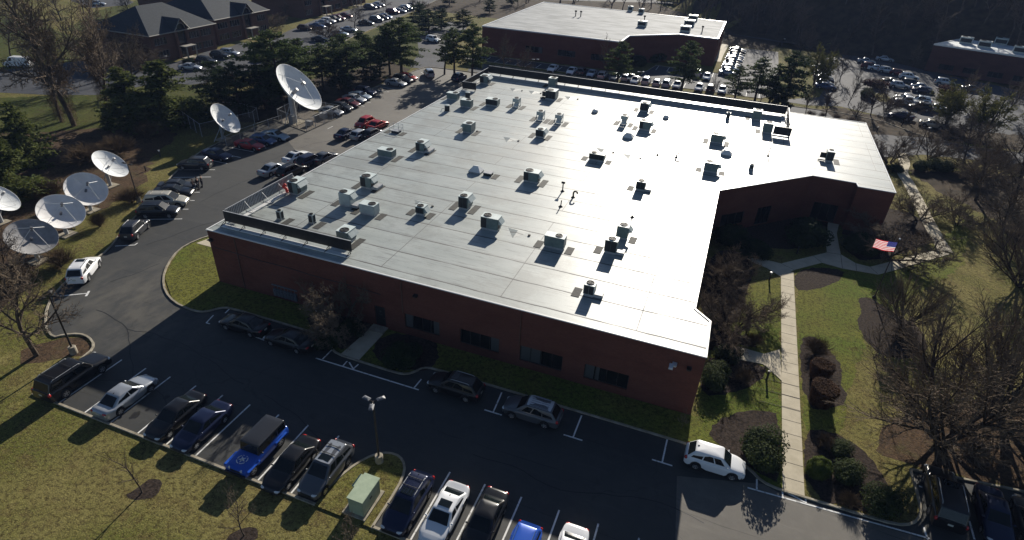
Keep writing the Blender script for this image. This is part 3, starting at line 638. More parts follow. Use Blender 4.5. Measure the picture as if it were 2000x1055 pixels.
# ================================================================== ROOFTOP MACHINES
def pads(cx, cy, w, d, sides):
    z0, z1 = ZR-.038, ZR-.008
    for sx in sides:
        mb = MB(); n = 2 if d < 1.2 else 3
        if sx in 'LR':
            x = cx-w/2-.95 if sx == 'L' else cx+w/2+.2; y = cy-.75*n/2-.15
            mb.box(x, y, z0, x+.72, y+.75*n-.05, z1)
        else:
            y = cy-d/2-.95 if sx == 'F' else cy+d/2+.2; x = cx-.75*n/2
            mb.box(x, y, z0, x+.75*n-.05, y+.72, z1)
        mb.build('walkway_pad', MT['pad'], roof)
def fan_parts(root, x, y, z, r):
    f = MB(); f.lathe([(r*1.12, 0), (r*1.12, .05), (r, .06), (r*.97, .0)], 20, c=(x, y, z)); f.build('fan_ring', MT['dkmetal'], root, smooth=True)
    h = MB(); h.cyl(x, y, z+.004, z+.012, r*.98, n=20); hub = h.build('fan_opening', MT['black'], root)  # flat black disc painted for the dark inside, no hole is cut
    g = MB(); g.cyl(x, y, z+.014, z+.05, r*.28, n=12)
    for k in range(4):
        a = k*math.pi/2+.4; g.add([(x, y, z+.03), (x+r*.92*math.cos(a), y+r*.92*math.sin(a), z+.02), (x+r*.92*math.cos(a+.5), y+r*.92*math.sin(a+.5), z+.04)], [(0,1,2)])
    g.build('fan_blade', MT['coil'], hub)
    w = MB()
    for rr in (.5, .95):
        pts = [(x+r*rr*math.cos(t*math.pi/8), y+r*rr*math.sin(t*math.pi/8), z+.065) for t in range(17)]; w.tube(pts, .006, 3, cap=False)
    for k in range(2):
        a = k*math.pi/2; w.tube([(x-r*math.cos(a), y-r*math.sin(a), z+.07), (x+r*math.cos(a), y+r*math.sin(a), z+.07)], .008, 3)
    w.build('fan_guard', MT['dkmetal'], root)
def rtu(fx, fy, w, d, h, label, hood='R', fan=(.32, .5), m='ac', duct=False, padsides='LR', coil='F', fr=None, box=None):
    """packaged rooftop unit: (fx, fy) is the front right corner of its foot"""
    cx, cy = fx-w/2, fy+d/2
    root = tag(empty('rooftop_unit', (cx, cy, ZR-.04)), label, 'air conditioner', 'air conditioning units on the flat roof')
    zb = .22
    c = MB(); c.box(-w/2+.06, -d/2+.06, 0, w/2-.06, d/2-.06, zb); c.build('base_curb', MT['galv'], root)
    b = MB(); b.box(-w/2, -d/2, zb, w/2, d/2, h); b.build('cabinet', MT[m], root, bevel=.025)
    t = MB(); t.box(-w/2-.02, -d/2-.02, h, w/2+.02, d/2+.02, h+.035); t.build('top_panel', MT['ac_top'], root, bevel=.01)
    long_x = w >= d
    e = .012
    # access panels on every side, one end taken by the condenser coil
    for side in range(4):
        L = w if side in (0, 2) else d; k = max(2, round(L/.62))
        for i in range(k):
            s0, s1 = -L/2+.05+(L-.1)*i/k+.012, -L/2+.05+(L-.1)*(i+1)/k-.012
            z0, z1 = zb+.06, h-.06
            iscoil = (i == 0 and side in (0, 1)) if coil == 'F' else (i == k-1 and side in (0, 1)) if coil == 'B' else (side == 0) if coil == 'A' else False
            tgt = MB()
            if side == 0: tgt.box(s0, -d/2-e, z0, s1, -d/2+.01, z1)
            elif side == 2: tgt.box(-s1, d/2-.01, z0, -s0, d/2+e, z1)
            elif side == 1: tgt.box(w/2-.01, s0, z0, w/2+e, s1, z1)
            else: tgt.box(-w/2-e, -s1, z0, -w/2+.01, -s0, z1)
            tgt.build('condenser_coil' if iscoil else 'access_panel', MT['coil' if iscoil else m], root)
    hd = MB(); hw = .4
    if hood == 'R': hd.add([(w/2+e, -d/2+.12, h-.05), (w/2+e, d/2-.12, h-.05), (w/2+hw, d/2-.12, h-.5), (w/2+hw, -d/2+.12, h-.5), (w/2+e, -d/2+.12, h-.62), (w/2+e, d/2-.12, h-.62)], [(0,3,2,1), (0,4,3), (1,2,5), (3,4,5,2)])
    if hood == 'L': hd.add([(-w/2-e, -d/2+.12, h-.05), (-w/2-e, d/2-.12, h-.05), (-w/2-hw, d/2-.12, h-.5), (-w/2-hw, -d/2+.12, h-.5), (-w/2-e, -d/2+.12, h-.62), (-w/2-e, d/2-.12, h-.62)], [(0,1,2,3), (0,3,4), (1,5,2), (3,2,5,4)])
    if hd.v: hd.build('intake_hood', MT['ac_white'], root)
    if duct:
        dd = MB(); dd.box(w/2-.1, -d/2+.1, .05, w/2+.75, d/2-.1, .36); dd.build('duct', MT['galv'], root, bevel=.02)
    if box:
        bb = MB(); bb.box(-w/2-.75, -d/2+.5, .35, -w/2-.014, d/2-.9, h-.35); bb.box(-w/2-.95, -d/2+.2, .05, -w/2-.05, d/2-1.2, .2); bb.build('side_box', MT['coil'], root)
    gp = MB(); gp.tube([(-w/2+.2, d/2+.25, 0), (-w/2+.2, d/2+.25, .5), (-w/2+.2, d/2+.0, .5)], .025, 5); gp.build('gas_pipe', MT['dkmetal'], root)
    r = fr or min(w, d)*.33
    fan_parts(root, -w/2+w*fan[0], -d/2+d*fan[1], h+.035, r)
    if padsides: pads(cx, cy, w, d, padsides)
    return root
TP = (.32, .4)
rtu(-42.3, 48.7, 1.2, 1.75, 1.5, 'sage rooftop unit against the ribbed screen with a bright red bundle beside it', fan=(.4, .3), padsides='R')
rtu(-36.06, 53.6, 1.4, 1.5, 1.4, 'square rooftop unit with a flat duct at its foot near the left roof edge', fan=(.42, .3), duct=True)
rtu(-35.5, 48.65, 1.4, 1.15, 1.55, 'tall pale rooftop unit with folded duct, two units right of the ribbed screen', fan=(.28, .4), m='ac_white', duct=True, coil='N')
rtu(-32.1, 47.9, 1.8, 1.1, 1.2, 'wide rooftop unit with dotted front panels right of the tall pale one', fan=(.72, .5), m='ac_white', coil='N', hood='')
rtu(-27.6, 50.3, 1.0, 1.0, .95, 'low cube rooftop unit with a large raised hood, between two bigger units', fan=(.45, .4), coil='A')
rtu(-24.0, 53.5, 1.1, 1.5, 1.5, 'tall narrow rooftop unit with a dark coil face in the middle of the near roof', fan=(.45, .3), coil='A')
rtu(-19.2, 50.3, 1.9, 1.15, 1.42, 'grey green rooftop unit with a sloped right side, casting a broad shadow, near roof centre', fan=(.3, .5), padsides='')
rtu(-31.2, 41.75, 1.25, 1.5, 1.3, 'light green rooftop unit at the end of the black front screen', fan=(.55, .3), coil='N', padsides='R')
rtu(-38.75, 62.8, 2.1, 1.2, 1.0, 'low wide rooftop unit with plain grey front nearest the left roof edge', fan=(.72, .55), coil='N', hood='')
rtu(-36.1, 66.5, 1.25, 1.7, 1.3, 'rooftop unit with flat duct just behind the low wide one by the left edge', fan=(.42, .3), duct=True)
rtu(-19.4, 63.7, 1.85, 1.35, 1.3, 'grey green rooftop unit in the middle of the roof, left of two bent black pipes', fan=(.3, .5))
rtu(-13.8, 74.3, 2.05, 1.0, .95, 'low black fronted rooftop unit beside drain hollows at mid roof', fan=(.28, .5), coil='A', hood='')
rtu(-7.2, 67.3, 1.1, 1.0, 1.15, 'small dark faced rooftop unit standing alone in the glare', fan=(.5, .5), coil='A', hood='', duct=True, padsides='L')
rtu(-12.0, 49.5, 2.0, 1.0, 1.3, 'rooftop unit with dotted dark front, left of the pair of tall units', fan=(.68, .5), coil='N', hood='')
rtu(-6.7, 54.3, 1.15, 1.1, 1.45, 'rear one of two tall rooftop units standing close together near the right roof edge', fan=(.5, .5), coil='N', padsides='R')
rtu(-7.1, 50.9, 1.2, 1.05, 1.45, 'front one of two tall rooftop units standing close together near the right roof edge', fan=(.5, .45), coil='A', hood='', duct=True, padsides='L')
rtu(-7.3, 42.8, .95, .95, 1.15, 'white topped rooftop unit nearest the front roof edge, all alone', fan=(.5, .5), m='ac_white', coil='A', hood='', duct=True, padsides='L')
rtu(-42.0, 102.2, 1.55, 1.9, 1.4, 'rooftop unit in the far left corner inside the screens', fan=(.5, .3), padsides='R')
rtu(-42.5, 90.2, 1.9, 1.2, 1.1, 'low blue grey rooftop unit at the far left edge in front of the small screen', fan=(.72, .55), coil='N', hood='', padsides='L')
rtu(-38.8, 87.4, 1.8, 1.2, 1.2, 'rooftop unit with dotted front right of the low blue grey one at far left', fan=(.7, .55), coil='N', hood='', padsides='R')
rtu(-35.3, 90.2, 2.05, 1.3, 1.1, 'low rooftop unit with a black slatted front on the far left part of the roof', fan=(.72, .5), coil='A', hood='', padsides='L')
rtu(-30.4, 106.4, 1.4, 1.4, 1.6, 'tall blue rooftop unit right in front of the long rear screen', fan=(.6, .5), coil='N', hood='', padsides='L')
rtu(-28.0, 98.5, 1.75, 2.0, 1.5, 'large dark rooftop unit with two fans and a black side box before the rear screen', fan=(.35, .4), coil='A', hood='', box=True, padsides='R')
rtu(-33.75, 76.3, 1.35, 1.7, 1.35, 'rooftop unit with a blank blue grey face left of a dark drain hollow', fan=(.6, .4), coil='N', hood='L')
rtu(-23.85, 79.4, 1.2, 1.5, 1.15, 'dark faced rooftop unit with a white hood in front of two legged condensers', fan=(.5, .35), coil='A')
rtu(-12.35, 99.7, 1.4, 1.5, 1.4, 'dark faced rooftop unit closest to the middle of the rear screen', fan=(.5, .4), coil='A')
rtu(-10.4, 90.1, 1.7, 1.2, 1.35, 'rooftop unit with a sloped hood behind a pyramid skylight', fan=(.3, .6), coil='F')
rtu(.3, 89.4, 1.8, 1.2, 1.25, 'grey rooftop unit in the glare with a pyramid skylight at its front right', fan=(.3, .6), coil='N')
rtu(.45, 77.3, 1.75, 1.15, 1.25, 'grey rooftop unit nearest the inner corner of the right wing', fan=(.3, .6), coil='N')
rtu(5.25, 104.3, 1.4, 1.4, 1.5, 'tall rooftop unit against the right end of the rear screen', fan=(.5, .6), coil='N', hood='', padsides='L')
rtu(7.0, 97.9, 1.4, 1.4, 1.55, 'tall rooftop unit beside the small black end screen on the right', fan=(.5, .6), coil='N', hood='', padsides='L')
rtu(15.0, 89.0, .95, 1.5, 1.45, 'lone rooftop unit on the right wing with pipework on its left side', fan=(.5, .6), coil='A', hood='', box=True, padsides='R')
def legged(fx, fy, label, w=1.0, d=1.3, h=1.45):
    root = tag(empty('legged_condenser', (fx-w/2, fy+d/2, ZR-.04)), label, 'air conditioner', 'condensers on four legs')
    b = MB(); b.box(-w/2, -d/2, h-.55, w/2, d/2, h); b.build('cabinet', MT['ac_white'], root, bevel=.02)
    fan_parts(root, 0, 0, h+.004, .34)
    for sx in (-1, 1):
        for sy in (-1, 1):
            l = MB(); l.box(sx*(w/2-.04)-.04, sy*(d/2-.04)-.04, 0, sx*(w/2-.04)+.04, sy*(d/2-.04)+.04, h-.55); l.build('leg', MT['ac_white'], root)
    c = MB(); c.add([(-w/2+.1, -d/2+.1, .12), (w/2-.1, -d/2+.1, .12), (w/2-.1, d/2-.1, h-.6), (-w/2+.1, d/2-.1, h-.6), (-w/2+.1, -d/2+.25, .1), (w/2-.1, -d/2+.25, .1), (w/2-.1, d/2-.02, h-.6), (-w/2+.1, d/2-.02, h-.6)], [(0,1,2,3), (5,4,7,6), (0,4,5,1), (0,3,7,4), (1,5,6,2)])
    c.build('slanted_coil', MT['white_metal'], root)
    r = MB(); r.box(-w/2, -d/2, 0, w/2, -d/2+.08, .1); r.box(-w/2, d/2-.08, 0, w/2, d/2, .1); r.build('base_rail', MT['galv'], root)
    p = MB(); p.tube([(-w/2-.25, 0, 0), (-w/2-.25, 0, .4), (-w/2-.05, 0, .4)], .05, 6); p.build('refrigerant_pipe', MT['black'], root)
    pads(fx-w/2, fy+d/2, w, d, 'LR')
legged(-32.1, 91.4, 'white condenser on four legs, alone at far left of the legged ones')
legged(-26.4, 86.7, 'left one of two white legged condensers side by side')
legged(-23.4, 86.6, 'right one of two white legged condensers side by side')
legged(-14.2, 91.1, 'white condenser on four legs standing in the glare near a dome skylight')
def small_unit(fx, fy, label, w=.58, d=.5, h=1.0, pd='R'):
    root = tag(empty('small_condenser', (fx-w/2, fy+d/2, ZR-.04)), label, 'air conditioner', 'small condensers on the roof')
    b = MB(); b.box(-w/2, -d/2, .12, w/2, d/2, h); b.build('cabinet', MT['ac_white'], root, bevel=.03)
    c = MB(); c.box(-w/2+.1, -d/2-.01, .2, w/2-.1, -d/2+.01, h-.1); c.box(w/2-.01, -d/2+.08, .2, w/2+.01, d/2-.08, h-.1); c.build('coil_grille', MT['coil'], root)
    fan_parts(root, 0, 0, h+.004, min(w, d)*.36)
    f = MB(); f.box(-w/2-.05, -d/2, 0, w/2+.05, -d/2+.1, .12); f.box(-w/2-.05, d/2-.1, 0, w/2+.05, d/2, .12); f.build('foot_rail', MT['galv'], root)
    if pd: pads(fx-w/2, fy+d/2, w+.3, .9, pd)
small_unit(-40.1, 43.2, 'small white condenser behind the black front screen, left of its twin')
small_unit(-36.75, 43.9, 'small white condenser behind the black front screen, right of its twin')
small_unit(4.8, 80.7, 'small black faced condenser alone in the glare on the right wing', .55, .5, .75, '')
small_unit(.5, 102.5, 'small white condenser in front of the long rear screen', .6, .6, 1.05, '')
def drum(x, y, label):
    root = tag(empty('round_condenser', (x, y, ZR-.04)), label, 'air conditioner', 'round condensers on the left edge')
    b = MB(); b.lathe([(.0, .1), (.38, .1), (.4, .15), (.4, .95), (.36, 1.0), (.0, 1.0)], 18); b.build('drum_cabinet', MT['coil'], root, smooth=True)
    t = MB(); t.lathe([(.42, .96), (.42, 1.02), (.25, 1.06), (0, 1.07)], 18); t.build('top_cap', MT['ac_white'], root, smooth=True)
    p = MB(); p.tube([(-.4, 0, .3), (-.8, .1, .3), (-.95, 0, .28), (-.95, 0, 0)], .04, 6); p.build('refrigerant_pipe', MT['galv'], root)
    f = MB(); f.box(-.4, -.4, 0, .4, .4, .1); f.build('foot_pad', MT['galv'], root)
drum(-41.4, 84.3, 'round grey condenser with a looping pipe by the left roof edge')
drum(-41.6, 92.6, 'round condenser squeezed behind two boxy units near the small far screen')
def skylight(x, y, w, d, h, label, dome=False):
    root = tag(empty('skylight', (x, y, ZR-.04)), label, 'skylight', 'skylights in the flat roof')
    c = MB(); c.box(-w/2, -d/2, 0, w/2, d/2, .22); c.build('curb', MT['screen_in'], root)
    g = MB()
    if dome:
        g.lathe([(w*.5*math.cos(t*math.pi/12), .22+h*math.sin(t*math.pi/12)) for t in range(7)], 18); g.build('dome', MT['white_metal'], root, smooth='all')
    else:
        a, b = w/2+.03, d/2+.03; k = .36
        g.add([(-a, -b, .2), (a, -b, .2), (a, b, .2), (-a, b, .2), (-a*k, -b*k*.4, .22+h), (a*k, -b*k*.4, .22+h), (a*k, b*k*.4, .22+h), (-a*k, b*k*.4, .22+h)], [(0,1,5,4), (1,2,6,5), (2,3,7,6), (3,0,4,7), (4,5,6,7)])
        g.build('glazing', MT['white_metal'], root)
skylight(-27.5, 63.9, 1.55, 1.3, .62, 'white pyramid skylight beside a black roof hatch')
skylight(-12.8, 85.7, 1.5, 1.3, .55, 'pale pyramid skylight in the glare behind the low black fronted unit')
skylight(1.1, 85.2, 1.5, 1.3, .5, 'pale pyramid skylight at the right, between two grey units')
skylight(-20.2, 95.4, .95, .95, .35, 'small round dome skylight left of a legged condenser', True)
skylight(-9.1, 97.9, .95, .95, .35, 'small round dome skylight right of a dark faced unit near the rear screen', True)
hatch = tag(empty('roof_hatch', (-25.8, 63.7, ZR-.04)), 'black lidded roof hatch next to the white pyramid skylight', 'roof hatch')
b = MB(); b.box(-.5, -.4, 0, .5, .4, .3); b.build('curb', MT['black'], hatch); b = MB(); b.box(-.55, -.45, .3, .55, .45, .38); b.build('lid', MT['galv'], hatch, bevel=.02)
pads(-25.8, 63.7, .9, .8, 'R')
h2 = tag(empty('guarded_hatch', (-43.4, 72.0, ZR-.04)), 'roof access hatch inside a thin metal guard rail at the left roof edge', 'roof hatch')
b = MB(); b.box(-.55, -.45, 0, .55, .45, .3); b.build('curb', MT['coil'], h2); b = MB(); b.box(-.6, -.5, .3, .6, .5, .37); b.build('lid', MT['galv'], h2)
b = MB()
for x, y in ((-.75, -.6), (.75, -.6), (.75, .6), (-.75, .6), (0, .6)): b.tube([(x, y, 0), (x, y, 1.1)], .025, 5)
for z in (.6, 1.1): b.tube([(-.75, -.6, z), (-.75, .6, z), (.75, .6, z), (.75, -.6, z)], .025, 5)
b.build('guard_rail', MT['galv'], h2); pads(-43.4, 71.9, 1.2, .9, 'LR')
def vent(x, y, kind, label, h=.9, m='black'):
    b = MB()
    if kind == 'goose': b.tube([(0, 0, 0), (0, 0, h*.75), (.08, 0, h*.95), (.25, 0, h), (.42, 0, h*.92), (.46, 0, h*.7)], .1, 8)
    elif kind == 'cap': b.tube([(0, 0, 0), (0, 0, h)], .07, 8); b.tube([(-.2, 0, h), (.2, 0, h)], .13, 8)
    else: b.tube([(0, 0, 0), (.05, .0, h)], .06, 7)
    root = tag(empty('vent_pipe', (x, y, ZR-.04)), label, 'vent pipe', 'vent pipes on the roof')
    b.build('pipe', MT[m], root, smooth=True); c = MB(); c.lathe([(.26, 0), (.14, .1), (.1, .16)], 12); c.build('flashing_collar', MT['dkmetal'], root)
vent(-16.1, 63.1, 'cap', 'black capped vent pipe casting a long thin shadow at mid roof', 1.1)
vent(-14.5, 62.0, 'goose', 'black gooseneck vent pipe right of the capped one', .8)
vent(-15.1, 59.0, 'pipe', 'thin vent pipe alone in front of two black pipes', .8)
vent(-7.7, 80.5, 'pipe', 'thin vent pipe in the glare, left of a small gooseneck', .75)
vent(-5.2, 80.8, 'goose', 'small gooseneck vent pipe alone in the glare', .6, 'dkmetal')
vent(6.6, 87.5, 'pipe', 'slender reddish vent pipe at the start of the right wing', 1.3)
vent(-7.2, 70.9-11, 'pipe', 'tiny vent pipe in the glare near the right roof edge', .35)
# low tapered insulation mounds at the drains
for x, y in ((-36.4, 101.3), (-32.9, 101.4), (-26.1, 101.2), (-28.0, 76.6), (-34.8, 77.6), (-14.8, 78.4), (-29.2, 52.6), (-17.4, 50.9), (-11.0, 78.0)):
    b = MB(); b.add([(-1.2, .9, 0), (1.2, .9, 0), (0, -1.0, 0), (0, .55, .14)], [(0, 3, 1)[::-1], (1, 3, 2)[::-1], (2, 3, 0)[::-1]]); b.build('drain_cricket', MT['white_metal'] if False else MT['roof'], roof, loc=(x, y, ZR-.036))
    b = MB(); b.cyl(1.35, .2, 0, .12, .14, n=10); b.build('roof_drain', MT['black'], roof, loc=(x, y, ZR-.036))
# red bundle by the first unit
b = MB()
for k in range(7):
    a = k*.9; b.ell((.12*math.cos(a), .12*math.sin(a), .25+.14*k), (.2, .17, .16), 8, 5)
t = tag(b.build('red_bundle', mat('red_tarp', (.62, .03, .02), .6), smooth='all', loc=(-43.85, 48.7, ZR-.04)), 'crumpled bright red cover stuffed between the ribbed screen and a rooftop unit', 'tarpaulin')
# ================================================================== VEHICLES
PAINT = {}
for n, c, me in (('black', (.008, .008, .009), .0), ('navy', (.012, .018, .05), .3), ('blue', (.02, .09, .45), .1), ('steel_blue', (.06, .1, .2), .4), ('silver', (.42, .44, .46), .55), ('grey', (.11, .115, .125), .4), ('charcoal', (.035, .037, .042), .3),
                 ('white', (.72, .73, .74), 0), ('red', (.36, .012, .012), .1), ('maroon', (.11, .012, .014), .2), ('beige', (.45, .43, .36), .3), ('brown', (.09, .055, .04), .2), ('pale_blue', (.35, .42, .48), .4)):
    PAINT[n] = mat('paint_'+n, c, .28, metal=me, spec=.45, coat=.25)
PAINT['grey_roof'] = PAINT['silver']
KIND = dict(  # L, W, H, cowl, roof front, roof rear, rear glass foot, belt, hood front, deck, wheel radius, ride height, front axle, rear axle
    sedan=(4.8, 1.82, 1.45, 1.28, 2.08, 3.3, 4.12, .93, .70, 1.0, .33, .2, .92, 3.7),
    coupe=(4.75, 1.84, 1.4, 1.3, 2.05, 3.35, 4.2, .9, .68, .98, .34, .19, .92, 3.65),
    hatch=(4.25, 1.78, 1.5, 1.05, 1.85, 3.6, 4.12, .94, .72, .98, .32, .2, .82, 3.35),
    suv=(4.65, 1.86, 1.7, 1.15, 1.9, 4.0, 4.5, 1.06, .86, 1.08, .36, .24, .9, 3.62),
    bigsuv=(5.3, 2.0, 1.95, 1.4, 2.05, 4.85, 5.2, 1.2, 1.02, 1.22, .4, .3, .98, 4.1),
    compact_suv=(4.28, 1.78, 1.65, 1.02, 1.72, 3.6, 4.15, 1.02, .86, 1.04, .34, .22, .82, 3.4),
    minivan=(5.1, 1.98, 1.75, 1.0, 1.95, 4.6, 4.98, 1.02, .82, 1.04, .34, .2, .95, 4.0),
    van=(5.6, 2.0, 2.1, .95, 1.55, 5.3, 5.52, 1.2, .98, 1.2, .37, .28, .95, 4.35),
    jeep=(4.5, 1.86, 1.9, 1.45, 1.62, 4.36, 4.42, 1.14, 1.06, 1.14, .42, .38, .72, 3.55),
    pickup=(5.6, 2.0, 1.88, 1.45, 2.05, 3.35, 3.6, 1.15, 1.05, 1.15, .4, .3, .98, 4.5))
def car_parts(kind):
    """dict part name -> list of (MB, material key); nose along +Y, origin on the ground under the middle"""
    L, W, H, sc, rf, rr, rd, belt, hf, deck, wr, gh, fa, ra = KIND[kind]; hw = W/2; Y = lambda s: L/2-s; boxy = kind in ('jeep', 'van', 'bigsuv', 'pickup')
    out = {}
    ss = [0, .03, .08, .16, .32, .55]+[fa+(wr+.07)*math.cos(math.pi*(1-k/8)) for k in range(9)]+[ra+(wr+.07)*math.cos(math.pi*(1-k/8)) for k in range(9)]+[sc, (rf+sc)/2, rf, (rf+rr)/2, rr, rd, L-.3, L-.14, L-.04, L]
    ss = sorted(set(round(s, 3) for s in ss))
    def zt(s):
        if s <= .32: return hf-(.2 if not boxy else .12)*(1-s/.32)**2
        if s <= sc: return hf+(belt-hf)*((s-.32)/(sc-.32))**(.72 if not boxy else 1)
        if s <= rd: return belt
        e = (s-rd)/max(.01, L-rd)
        return belt+(deck-belt)*min(1, e*2)-(.16*max(0, e-.75)/.25 if not boxy else .03*e)
    def hwid(s):
        a = max(0, 1-s/.85); b = max(0, 1-(L-s)/.7); k = .06 if boxy else .26
        return hw*(1-k*a*a*1.0-(k*.75)*b*b)
    body = MB(); ring = []
    for s in ss:
        w = hwid(s); t = zt(s); zb = gh
        if s < .1: zb = gh+.1*(1-s/.1)
        if s > L-.1: zb = gh+.12*(1-(L-s)/.1)
        for ax in (fa, ra):
            d = abs(s-ax)
            if d < wr+.071: zb = max(zb, wr+math.sqrt(max(0, (wr+.07)**2-d*d)))
        zm = zb+(t-zb)*.55; z1 = min(zb+.07, t-.12)
        r = .02 if kind == 'jeep' else .0
        ring.append([(w-.1, zb), (w-.03, z1), (w, zm), (w-.03, t-.13), (w-.075, t-.045), (w-.17, t+.0), (w*.5, t+.022), (0, t+.03)])
    n = 8; vs = []
    for s, r in zip(ss, ring):
        vs += [(x, Y(s), z) for x, z in r]+[(-x, Y(s), z) for x, z in r[-2::-1]]
    m = 2*n-1; fs = [(i*m+j, (i+1)*m+j, (i+1)*m+j+1, i*m+j+1)[::-1] for i in range(len(ss)-1) for j in range(m-1)]
    fs += [tuple(range(m))[::-1], tuple((len(ss)-1)*m+j for j in range(m))]
    body.add(vs, [f[::-1] for f in fs])
    u = MB(); u.box(-hw+.16, Y(L-.15), gh+.02, hw-.16, Y(.15), gh+.3)  # plain black boxes added to block light under the open body
    for ax in (fa, ra):
        u.box(-hw+.1, Y(ax)-wr-.05, gh+.05, hw-.1, Y(ax)+wr+.05, wr*2+.02)
    # greenhouse
    wb, wt, wt2 = hw-.12, hw*(.71 if not boxy else .84 if kind != 'jeep' else .88), hw*(.68 if not boxy else .84 if kind != 'jeep' else .88)
    g = MB(); zr = H
    B = [(-wb, Y(sc), belt-.03), (wb, Y(sc), belt-.03), (wb, Y(rd), belt-.03), (-wb, Y(rd), belt-.03)]
    T = [(-wt, Y(rf), zr-.03), (wt, Y(rf), zr-.03), (wt2, Y(rr), zr-.05), (-wt2, Y(rr), zr-.05)]
    cr_ = .13 if not boxy else .07; NC = 5
    def ring_at(v, shrink, z):
        w_ = wb+(wt-wb)*v-shrink; yf = Y(sc)+(Y(rf)-Y(sc))*v-shrink; yr = Y(rd)+(Y(rr)-Y(rd))*v+shrink; r = max(.02, cr_+shrink*.3); pts = []
        for cx, cy, a0 in ((w_-r, yf-r, 0), (-w_+r, yf-r, 90), (-w_+r, yr+r, 180), (w_-r, yr+r, 270)):
            for k in range(NC): a = R_(a0+90*k/(NC-1)); pts.append((cx+r*math.cos(a), cy+r*math.sin(a), z))
        return pts
    zb_, zt_ = belt-.03, zr-.035; dm = .05 if not boxy else .03
    rings = [ring_at(v, 0, zb_+(zt_-zb_)*v) for v in (0, .5, .9)]+[ring_at(.96, .006, zb_+(zt_-zb_)*.962), ring_at(1.0, .03, zt_+.004), ring_at(1.0, .08, zt_+.02)]
    last = ring_at(1.0, .08, 0); yc = (Y(rf)+Y(rr))/2
    for k, dz in ((.72, .75), (.4, .95), (.03, 1.0)): rings.append([(x*k, yc+(y-yc)*k, zt_+.02+dm*dz) for x, y, z in last])
    nn_ = 4*NC; g.add([p for r in rings for p in r], [(i*nn_+k, i*nn_+(k+1) % nn_, (i+1)*nn_+(k+1) % nn_, (i+1)*nn_+k) for i in range(len(rings)-1) for k in range(nn_)]+[tuple((len(rings)-1)*nn_+k for k in range(nn_))])
    if kind == 'jeep': out['body'] = [(body, 'paint')]; out['hard_top'] = [(g, 'charcoal')]
    else: body.join(g); out['body'] = [(body, 'paint')]
    out['underbody'] = [(u, 'trim')]
    def patch(A, Bq, Cq, D, u0, u1, v0, v1, off):
        A, Bq, Cq, D = map(Vector, (A, Bq, Cq, D)); f = lambda a, b: (A*(1-a)+Bq*a)*(1-b)+(D*(1-a)+Cq*a)*b
        nn = (Bq-A).cross(D-A).normalized()*off; mb = MB(); N = 4; vs = []
        for j in range(3):
            for i in range(N+1): vs.append(f(u0+(u1-u0)*i/N, v0+(v1-v0)*j/2)+nn)
        mb.add(vs, [(j*(N+1)+i, j*(N+1)+i+1, (j+1)*(N+1)+i+1, (j+1)*(N+1)+i) for j in range(2) for i in range(N)]); return mb
    out['windshield'] = [(patch(B[1], B[0], T[0], T[1], .07, .93, .08, .92, .012), 'carglass')]
    out['rear_window'] = [(patch(B[3], B[2], T[2], T[3], .07, .93, .1 if kind != 'van' else .3, .9, .012), 'carglass')]
    sw = []
    bp = .42 if rr-rf < 1.6 else .36
    cuts = [(.14, bp), (bp+.03, .86)] if rr-rf < 1.75 else [(.12, .34), (.37, .64), (.67, .93)]
    if kind == 'van': cuts = [(.06, .2)]
    if kind == 'jeep': cuts = [(.06, .4), (.44, .66), (.7, .95)]
    if kind == 'pickup': cuts = [(.14, .52), (.56, .9)]
    for side in (0, 1):
        mb = MB()
        for a, b in cuts:
            if side == 0: mb.join(patch(B[2], B[1], T[1], T[2], 1-b, 1-a, .15, .86, .012))
            else: mb.join(patch(B[0], B[3], T[3], T[0], a, b, .15, .86, .012))
        sw.append((mb, 'carglass'))
    out['side_window'] = sw
    hl = []; tl = []; mi = []
    for sx in (-1, 1):
        h = MB(); t = MB(); m_ = MB()
        if kind == 'jeep':
            h.tube([(sx*.5, Y(-.005), .93), (sx*.5, Y(.1), .93)], .1, 10); t.box(sx*.72-.07, Y(L+.015), .8, sx*.72+.07, Y(L-.1), 1.02)
        else:
            wq = hwid(.12); h.ell((sx*(wq-.2), Y(.17), hf-.16), (.22, .19, .085 if not boxy else .12), 10, 6)
            wq = hwid(L-.1); zz = (zt(L-.2)-.17)
            if kind in ('suv', 'bigsuv', 'compact_suv', 'minivan', 'van'): t.ell((sx*(wq-.08), Y(L-.1), zz+.02), (.13, .13, .17), 8, 6)
            else: t.ell((sx*(wq-.2), Y(L-.1), zz), (.21, .13, .09), 10, 6)
        m_.ell((sx*(wb+.12), Y(sc+.28), belt+.08), (.1, .06, .07), 8, 5); m_.box(sx*(wb+.03)-.05, Y(sc+.31), belt+.02, sx*(wb+.03)+.05, Y(sc+.25), belt+.06)
        hl.append((h, 'head')); tl.append((t, 'tail')); mi.append((m_, 'paint' if kind != 'jeep' else 'trim'))
    out['headlight'] = hl; out['taillight'] = tl; out['mirror'] = mi
    gr = MB(); gr.box(-.42, Y(.03), hf-.33, .42, Y(-.018), hf-.16); gr.box(-.62, Y(.05), gh+.1, .62, Y(-.012), gh+.24); out['grille'] = [(gr, 'trim')]
    pl = MB(); pl.box(-.16, Y(L-.02), zt(L-.2)-.36, .16, Y(L+.016), zt(L-.2)-.22); out['license_plate'] = [(pl, 'plate')]
    wh = []
